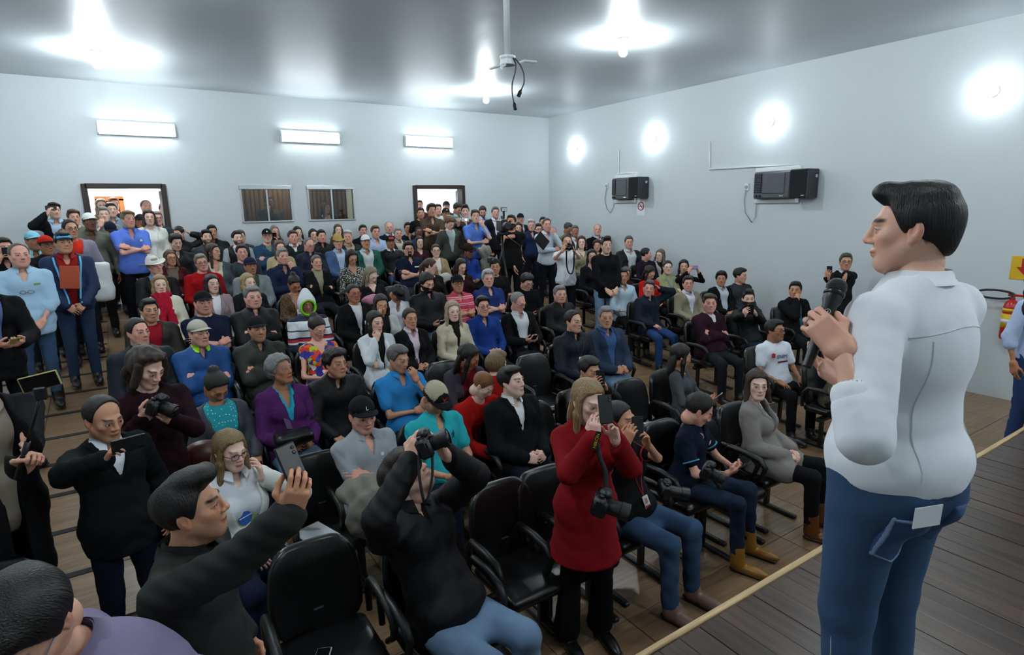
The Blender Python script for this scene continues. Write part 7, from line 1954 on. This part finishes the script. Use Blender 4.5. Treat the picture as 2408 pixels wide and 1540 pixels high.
# things lying on seats
p = at_y(741, 1402, 2.62); q = phone_at('white phone lying on the empty front seat', np.array([p[0], 2.62, .475]), (0.1, .05, -1), (.5, .85, 0), 'e4e6ea')
p = at_y(738, 1238, 3.85); o = MB().box((0, 0, 0), (.20, .27, .006)).build('magazine', PAPER, None, mw=Matrix.Translation((p[0], 3.80, .472)) @ Matrix.Rotation(.3, 4, 'Z')); tag(o, 'white printed leaflet on the empty second-row seat', 'leaflet')
p = at_y(1535, 1002, 3.9); o = MB().box((0, 0, 0), (.21, .28, .008)).build('magazine', PAPER, None, mw=Matrix.Translation((p[0], 3.82, .474)) @ Matrix.Rotation(-.3, 4, 'Z')); tag(o, 'magazine on the empty seat behind the woman with the badge', 'magazine')
# the flash of a phone at the back
fp = at_y(1094, 517, 10.2); q = phone_at('phone with its light on raised at the back', fp, np.array([-.3, -1, .1])*-1*-1, vnorm(CR), 'b8bcc0')
o = MB().lathe([(.014, 0), (.014, .006), (.002, .008)], 12, axis=1).build('flash_light', mat_plain('phone_flash', 'ffffff', .3, emit=((1, .96, .85), 60)), None); o.location = fp+np.array([.02, -.012, .0]); o.parent = q; o.matrix_parent_inverse = q.matrix_world.inverted()

# ================================================================== prints, badges and other small things on the people
def who(part):
    return [q for q in PEOPLE if part in q['label']][0]
BLUEINK = mat_plain('blue_ink', '2458b0', .7, bstr=0); GREENINK = mat_plain('green_ink', '7c9a3c', .7, bstr=0); NAVYINK = mat_plain('navy_ink', '1d2f6e', .7, bstr=0); WHITEINK = mat_plain('white_ink', 'e4e8ea', .7, bstr=0); REDINK = mat_plain('red_ink', 'b8241c', .6, bstr=0); YELINK = mat_plain('yellow_ink', 'd8b020', .6, bstr=0); GREYINK = mat_plain('grey_ink', '5c4a66', .7, bstr=0); MAROON = mat_plain('maroon_ink', '6a2030', .7, bstr=0)
def disc(r, n=20): return [(r*math.cos(2*math.pi*i/n), r*math.sin(2*math.pi*i/n)) for i in range(n)]
def flat(rec, host, name, poly, mat_, u, w, lift=.004, roll=0.0):
    M = stick_frame(rec, host, u, w, lift, roll)
    if M is None: return
    return MB().prism(poly, 0, .0012).build(name, mat_, host, mw=M)
def words(rec, host, txt, size, mat_, u, w, lift=.005, roll=0.0):
    M = stick_frame(rec, host, u, w, lift, roll)
    if M is None: return
    return text_part('lettering', txt, size, mat_, host, M)
# shirt of the woman in the white blazer
q = who('white blazer and printed shirt'); h = q['inner']
flat(q, h, 'map_print', [(-.075, .03), (-.05, .055), (.0, .06), (.05, .05), (.08, .02), (.075, -.03), (.04, -.055), (-.02, -.05), (-.06, -.035)], GREENINK, -.012, .24, .006)
flat(q, h, 'globe_print', disc(.042), BLUEINK, .012, .245, .009); flat(q, h, 'band_print', [(-.04, -.004), (.04, .008), (.04, .014), (-.04, .002)], WHITEINK, .012, .25, .0115)
words(q, h, 'PARANÁ', .045, BLUEINK, 0, .165, .010); words(q, h, 'O DIAGNÓSTICO', .018, NAVYINK, 0, .135, .010)
# caps
def cap_front(rec, fn):
    ho = rec['hat']; hit, n = surf_hit(ho, (0, .5, .085), (0, -1, 0)); n = vnorm(n); x = vnorm(np.cross([0, 0, 1], n)); fn(ho, frame_mat(hit+n*.0034, x, np.cross(n, x), n))
cap_front(who('grey polo and black cap'), lambda ho, M: text_part('lettering', 'L', .040, WHITEINK, ho, M))
def bull(ho, M):
    MB().prism([(-.024, .016), (-.014, .012), (-.008, .004), (.008, .004), (.014, .012), (.024, .016), (.018, .004), (.012, -.002), (.007, -.018), (-.007, -.018), (-.012, -.002), (-.018, .004)], 0, .001).build('bull_emblem', REDINK, ho, mw=M)
    text_part('lettering', 'ANDERSON', .011, WHITEINK, ho, M @ Matrix.Translation((0, -.027, 0)))
q = who('turquoise polo'); cap_front(q, bull)
ho = q['hat']
def cfront(X, Y, Z, D):
    D = np.maximum(D, .047-Z); D = np.maximum(D, .042-Y+.15*np.abs(X))
    return D
Vc, Qc = sdf_mesh([ell((0, -.016, .036), (.0885, .1100, .1020), .01)], .006, cfront)
obj('front_panel', np_mesh('front_panel', Vc, Qc, [CLOTH]), ho, '14151a')
M = stick_frame(q, q['top'], -.075, .375, .004)
if M: MB().prism([(-.012, -.03), (-.004, -.01), (-.014, .0), (-.004, .012), (.0, .03), (.006, .03), (.006, .012), (.014, .004), (.008, -.008), (.012, -.03), (.006, -.03), (.002, -.014), (-.006, -.03)], 0, .001).build('rider_emblem', NAVYINK, q['top'], mw=M)
cap_front(who('white-bearded man in a black cap'), lambda ho, M: MB().prism([(-.016, -.012), (0, .016), (.016, -.012)], 0, .001).build('triangle_emblem', WHITEINK, ho, mw=M))
cap_front(who('small yellow badge'), lambda ho, M: MB().prism(disc(.014, 12), 0, .001).build('badge', YELINK, ho, mw=M))
cap_front(who('black and red cap'), lambda ho, M: MB().prism([(-.05, -.02), (.05, -.02), (.045, .02), (-.045, .02)], 0, .001).build('red_patch', REDINK, ho, mw=M))
# sweater of the child
q = who('child in a white hood'); words(q, q['top'], 'BRUT', .085, WHITEINK, 0, .16, .006)
# white t-shirt prints
q = who('printed white t-shirt'); words(q, q['top'], 'ENIM', .06, NAVYINK, -.01, .33, .005); flat(q, q['top'], 'wine_stripe', [(-.07, -.012), (.07, -.006), (.07, .012), (-.07, .006)], MAROON, -.02, .27); flat(q, q['top'], 'crest', [(-.02, -.025), (.02, -.025), (.024, .02), (0, .03), (-.024, .02)], REDINK, .10, .35)
q = who('white t-shirt aiming'); flat(q, q['top'], 'crest', [(-.018, -.02), (.018, -.02), (.02, .02), (-.02, .02)], REDINK, -.085, .37)
# chest emblems
q = who('navy polo and tan boots'); flat(q, q['top'], 'emblem', [(-.022, -.014), (.022, -.014), (.022, .014), (-.022, .014)], WHITEINK, -.08, .36)
q = who('big man with eyeglasses in a navy polo'); flat(q, q['top'], 'emblem', [(-.05, -.012), (.04, -.012), (.04, .012), (-.05, .012)], WHITEINK, -.08, .34)
q = who('blue short-sleeved shirt'); flat(q, q['top'], 'emblem', [(-.02, -.016), (.02, -.016), (.01, .016), (-.01, .016)], WHITEINK, -.09, .36)
q = who('red t-shirt under'); flat(q, q['inner'], 'white_print', disc(.085), WHITEINK, 0, .20, .006); flat(q, q['inner'], 'green_print', disc(.03, 10), GREENINK, 0, .22, .009)
q = who('grey polo and black cap'); flat(q, q['top'], 'button_badge', disc(.013, 14), WHITEINK, -.06, .36)
q = who('purple cardigan'); flat(q, q['top'], 'grey_print', [(-.09, -.06), (-.03, -.075), (.05, -.06), (.09, -.03), (.085, .04), (.03, .06), (-.05, .055), (-.09, .03)], GREYINK, 0, .25)
q = who('light-blue shirt with eyeglasses'); flat(q, q['top'], 'emblem', [(-.03, -.008), (.03, -.008), (.03, .008), (-.03, .008)], GREENINK, -.09, .36)
# dotted top
q = who('turquoise dotted'); q['inner'].data.materials[0] = PATTERN_MATS['DOTS']
# eyeglasses hanging on the shirt
q = who('light-blue shirt with eyeglasses'); M = stick_frame(q, q['top'], 0, .29, .014)
if M:
    o = obj('eyeglasses', glasses_mesh(), None, '2a2226', None); o.matrix_world = Matrix(np.array(q['root'].matrix_basis)) @ M @ Matrix.Rotation(math.radians(90), 4, 'X') @ Matrix.Translation((0, -.1, 0)); tag(o, 'eyeglasses hanging on a cord over the light-blue shirt', 'eyeglasses')
# badges on cords
def lanyard(rec, cordcol, label, w0=.22, host='top', badge=True):
    host = rec[host]; J = rec['J']; s = rec['s']; C1 = mat_plain('cord_'+cordcol, cordcol, .7, bstr=0)
    pts = {}
    for sd in (-1, 1):
        pp = [J['nb']+np.array([sd*.062, .01, .0])*s]
        for t in np.linspace(.1, 1, 6):
            M = stick_frame(rec, host, sd*.075*(1-t), .46+(w0+.03-.46)*t, .006)
            if M: pp.append(np.array(M.translation))
        pts[sd] = pp
    g = empty('lanyard'); tag(g, label, 'lanyard', 'badges on cords'); g.matrix_world = Matrix(np.array(rec['root'].matrix_basis))
    for sd in (-1, 1): MB().tube(pts[sd], .0035, 5).build('cord', C1, g)
    M = stick_frame(rec, host, 0, w0, .010)
    if M and badge:
        MB().box((0, 0, 0), (.058, .085, .003), bev=.001).build('badge', PAPER, g, mw=M); MB().box((0, -.03, .002), (.05, .014, .001)).build('badge_band', REDINK if cordcol == 'a01c20' else BLUEINK, g, mw=M); MB().box((0, .008, .002), (.026, .034, .001)).build('badge_photo', mat_plain('badge_photo', 'b08a70', .6), g, mw=M)
lanyard(who('lanyard in a dark navy'), '3a3430', 'dark lanyard with a white badge on the navy jacket')
lanyard(who('woman in the black and red polo') if [q for q in PEOPLE if 'woman in the black and red polo' in q['label']] else who('black and red polo filming'), 'a01c20', 'red-banded identity badge on the black and red polo', .10)
lanyard(who('pale green turtleneck'), '4a84c8', 'blue lanyard with a badge on the pale green turtleneck', .18)
lanyard(who('leopard-print'), '3a6ab8', 'blue lanyard over the leopard-print jacket', .22, 'inner')
# tie
q = who('teal tie'); J = q['J']; s = q['s']
def tie_post(X, Y, Z, D):
    u, v, w = q['uvw'](X, Y, Z); hw = np.interp(w, [.02, .06, .40, .47, .50], [0, .042, .022, .026, .02])
    return np.maximum(np.maximum(D, (np.abs(u)-hw)*s), np.maximum(.02-w, .05-v)*s)
Vt, Qt = sdf_mesh(q['torso'](.016, 0, 0), .013, tie_post)
obj('necktie', np_mesh('necktie', Vt, Qt, [CLOTH]), q['root'], '33667c')
# red scarf of the blond woman
q = who('red scarf'); J = q['J']; s = q['s']; Rt = J['Rt']; nb = J['nb']
Tq = lambda u, v, w: J['pel']+Rt @ np.array([u, v, w])*s
P = [cone(Tq(.075*math.cos(a), .02+.075*math.sin(a), .515), Tq(.075*math.cos(a+.7), .02+.075*math.sin(a+.7), .515), .034*s, None, .02) for a in np.arange(0, 6.28, .7)]
P += [cone(Tq(-.04, .12, .46), Tq(-.065, .145, .16), .042*s, .048*s, .03), cone(Tq(.03, .12, .46), Tq(.04, .150, .12), .040*s, .045*s, .03)]
Vs, Qs = sdf_mesh(P, .016, lambda X, Y, Z, D: D+.007*np.sin(90*X+5*np.sin(14*Z)))
obj('scarf', np_mesh('scarf', Vs, Qs, [KNIT]), q['root'], 'b82038')
# pale shirt trim of the navy jacket with a cyan edge
q = who('bright blue cap and navy jacket'); J = q['J']; s = q['s']
for sd in (-1, 1):
    pts = []
    for w in np.linspace(.49, .0, 9):
        M = stick_frame(q, q['top'], sd*(.045+.05*max(0, min(1, (w-.05)/.4))*1.2+.012), w, .004)
        if M: pts.append(np.array(M.translation))
    if len(pts) > 3: MB().tube(pts, .011, 6).build('cyan_edge', mat_plain('cyan_trim', '6cb8e0', .7), q['top'], True)
# red trims of the black polo, cyan trims of the navy polo
for key, colr in (('black and red polo filming', 'b02420'), ('navy polo and tan boots', '3a9ac0')):
    q = who(key); J = q['J']; s = q['s']
    for k in 'rl':
        a0 = J['sh'+k]; d = J['el'+k]-a0; c = a0+d*.63; d = vnorm(d); u = vnorm(np.cross(d, [0, 0, 1])); w_ = np.cross(d, u)
        rr = (.049-.007*(1 if key.startswith('black') else 0))*(.6+.4*1.16)*s+.012*s
        MB().tube([c+rr*(math.cos(t)*u+math.sin(t)*w_) for t in np.linspace(0, 2*math.pi, 21)[:-1]], .006, 6, closed=True).build('sleeve_trim', mat_plain('trim_'+colr, colr, .7), q['top'], True)
words_strap = text_part
# lettering on the strap of the red-coat camera
sm = empty('strap_tag', at_depth(1402, 1036, 2.945)); tag(sm, 'yellow lettered end of the camera strap on the red coat', 'strap')
MB().box((0, 0, 0), (.030, .006, .10), bev=.002).build('band', STRAP, sm); text_part('lettering', 'NIKON', .024, YELINK, sm, Matrix.Translation((0, -.0045, 0)) @ Matrix.Rotation(math.radians(90), 4, 'X') @ Matrix.Rotation(math.radians(90), 4, 'Z'))
sm.rotation_euler = (0, .25, -.55)
ORD = ['first', 'second', 'third', 'fourth', 'fifth', 'sixth', 'seventh', 'eighth', 'last']
placed = []
def row_of(y): return min(range(9), key=lambda i: abs(ROWS[i]-y))
# empty seats the photograph shows between the people
EMPTY = [(742, 1255, 0, 'empty black seat in the front row with a white phone lying on it'), (1175, 1190, 0, 'empty black seat beside the leaning photographer'),
         (735, 1080, 1, 'empty black seat behind the raised arm of the young man in grey'), (1290, 960, 1, 'empty black seat beside the young man in the black suit'),
         (1258, 850, 2, 'empty black seat in front of the bald man in the white shirt'), (1492, 905, 1, 'empty black seat behind the woman in the black and red polo'),
         (1700, 1000, 0, 'empty black seat beside the man in the navy polo'), (775, 705, 4, 'empty black seat beside the child in the white hood'), (918, 645, 5, 'empty black seat beside the blond woman in black'),
         (1305, 1110, 0, 'black seat behind the standing woman in the red coat')]
for px, py, ri, lab in EMPTY:
    yb = ROWS[ri]-.10
    p = at_y(px, py, yb-(-.25))
    for _ in range(3):
        for sx, sy, _r in SEATS:
            if abs(sy-yb) < .45 and abs(sx-p[0]) < .55: p[0] = sx+(.56 if p[0] > sx else -.56)
    chair(p[0], yb, math.pi*0+0, lab).rotation_euler[2] = math.pi
    placed.append((p[0], yb))
chair(-.80, 3.42, math.pi, 'black seat behind the balding man at the aisle')
for x, y, rz in sorted(SEATS, key=lambda t: (row_of(t[1]), t[0])):
    yb = y+.03
    who = [q['label'] for q in PEOPLE if abs(q['off'][0]-x) < 1e-6 and abs(q['off'][1]-y) < 1e-6][0]
    lab = 'black seat under the '+who
    w = lab.split()
    if len(w) > 16: lab = ' '.join(w[:16]); 
    while lab.split()[-1] in ('a', 'the', 'and', 'with', 'in', 'over', 'of', 'his', 'her', 'on', 'to', 'by', 'an', 'behind', 'under'): lab = ' '.join(lab.split()[:-1])
    chair(x, yb, math.pi, lab)
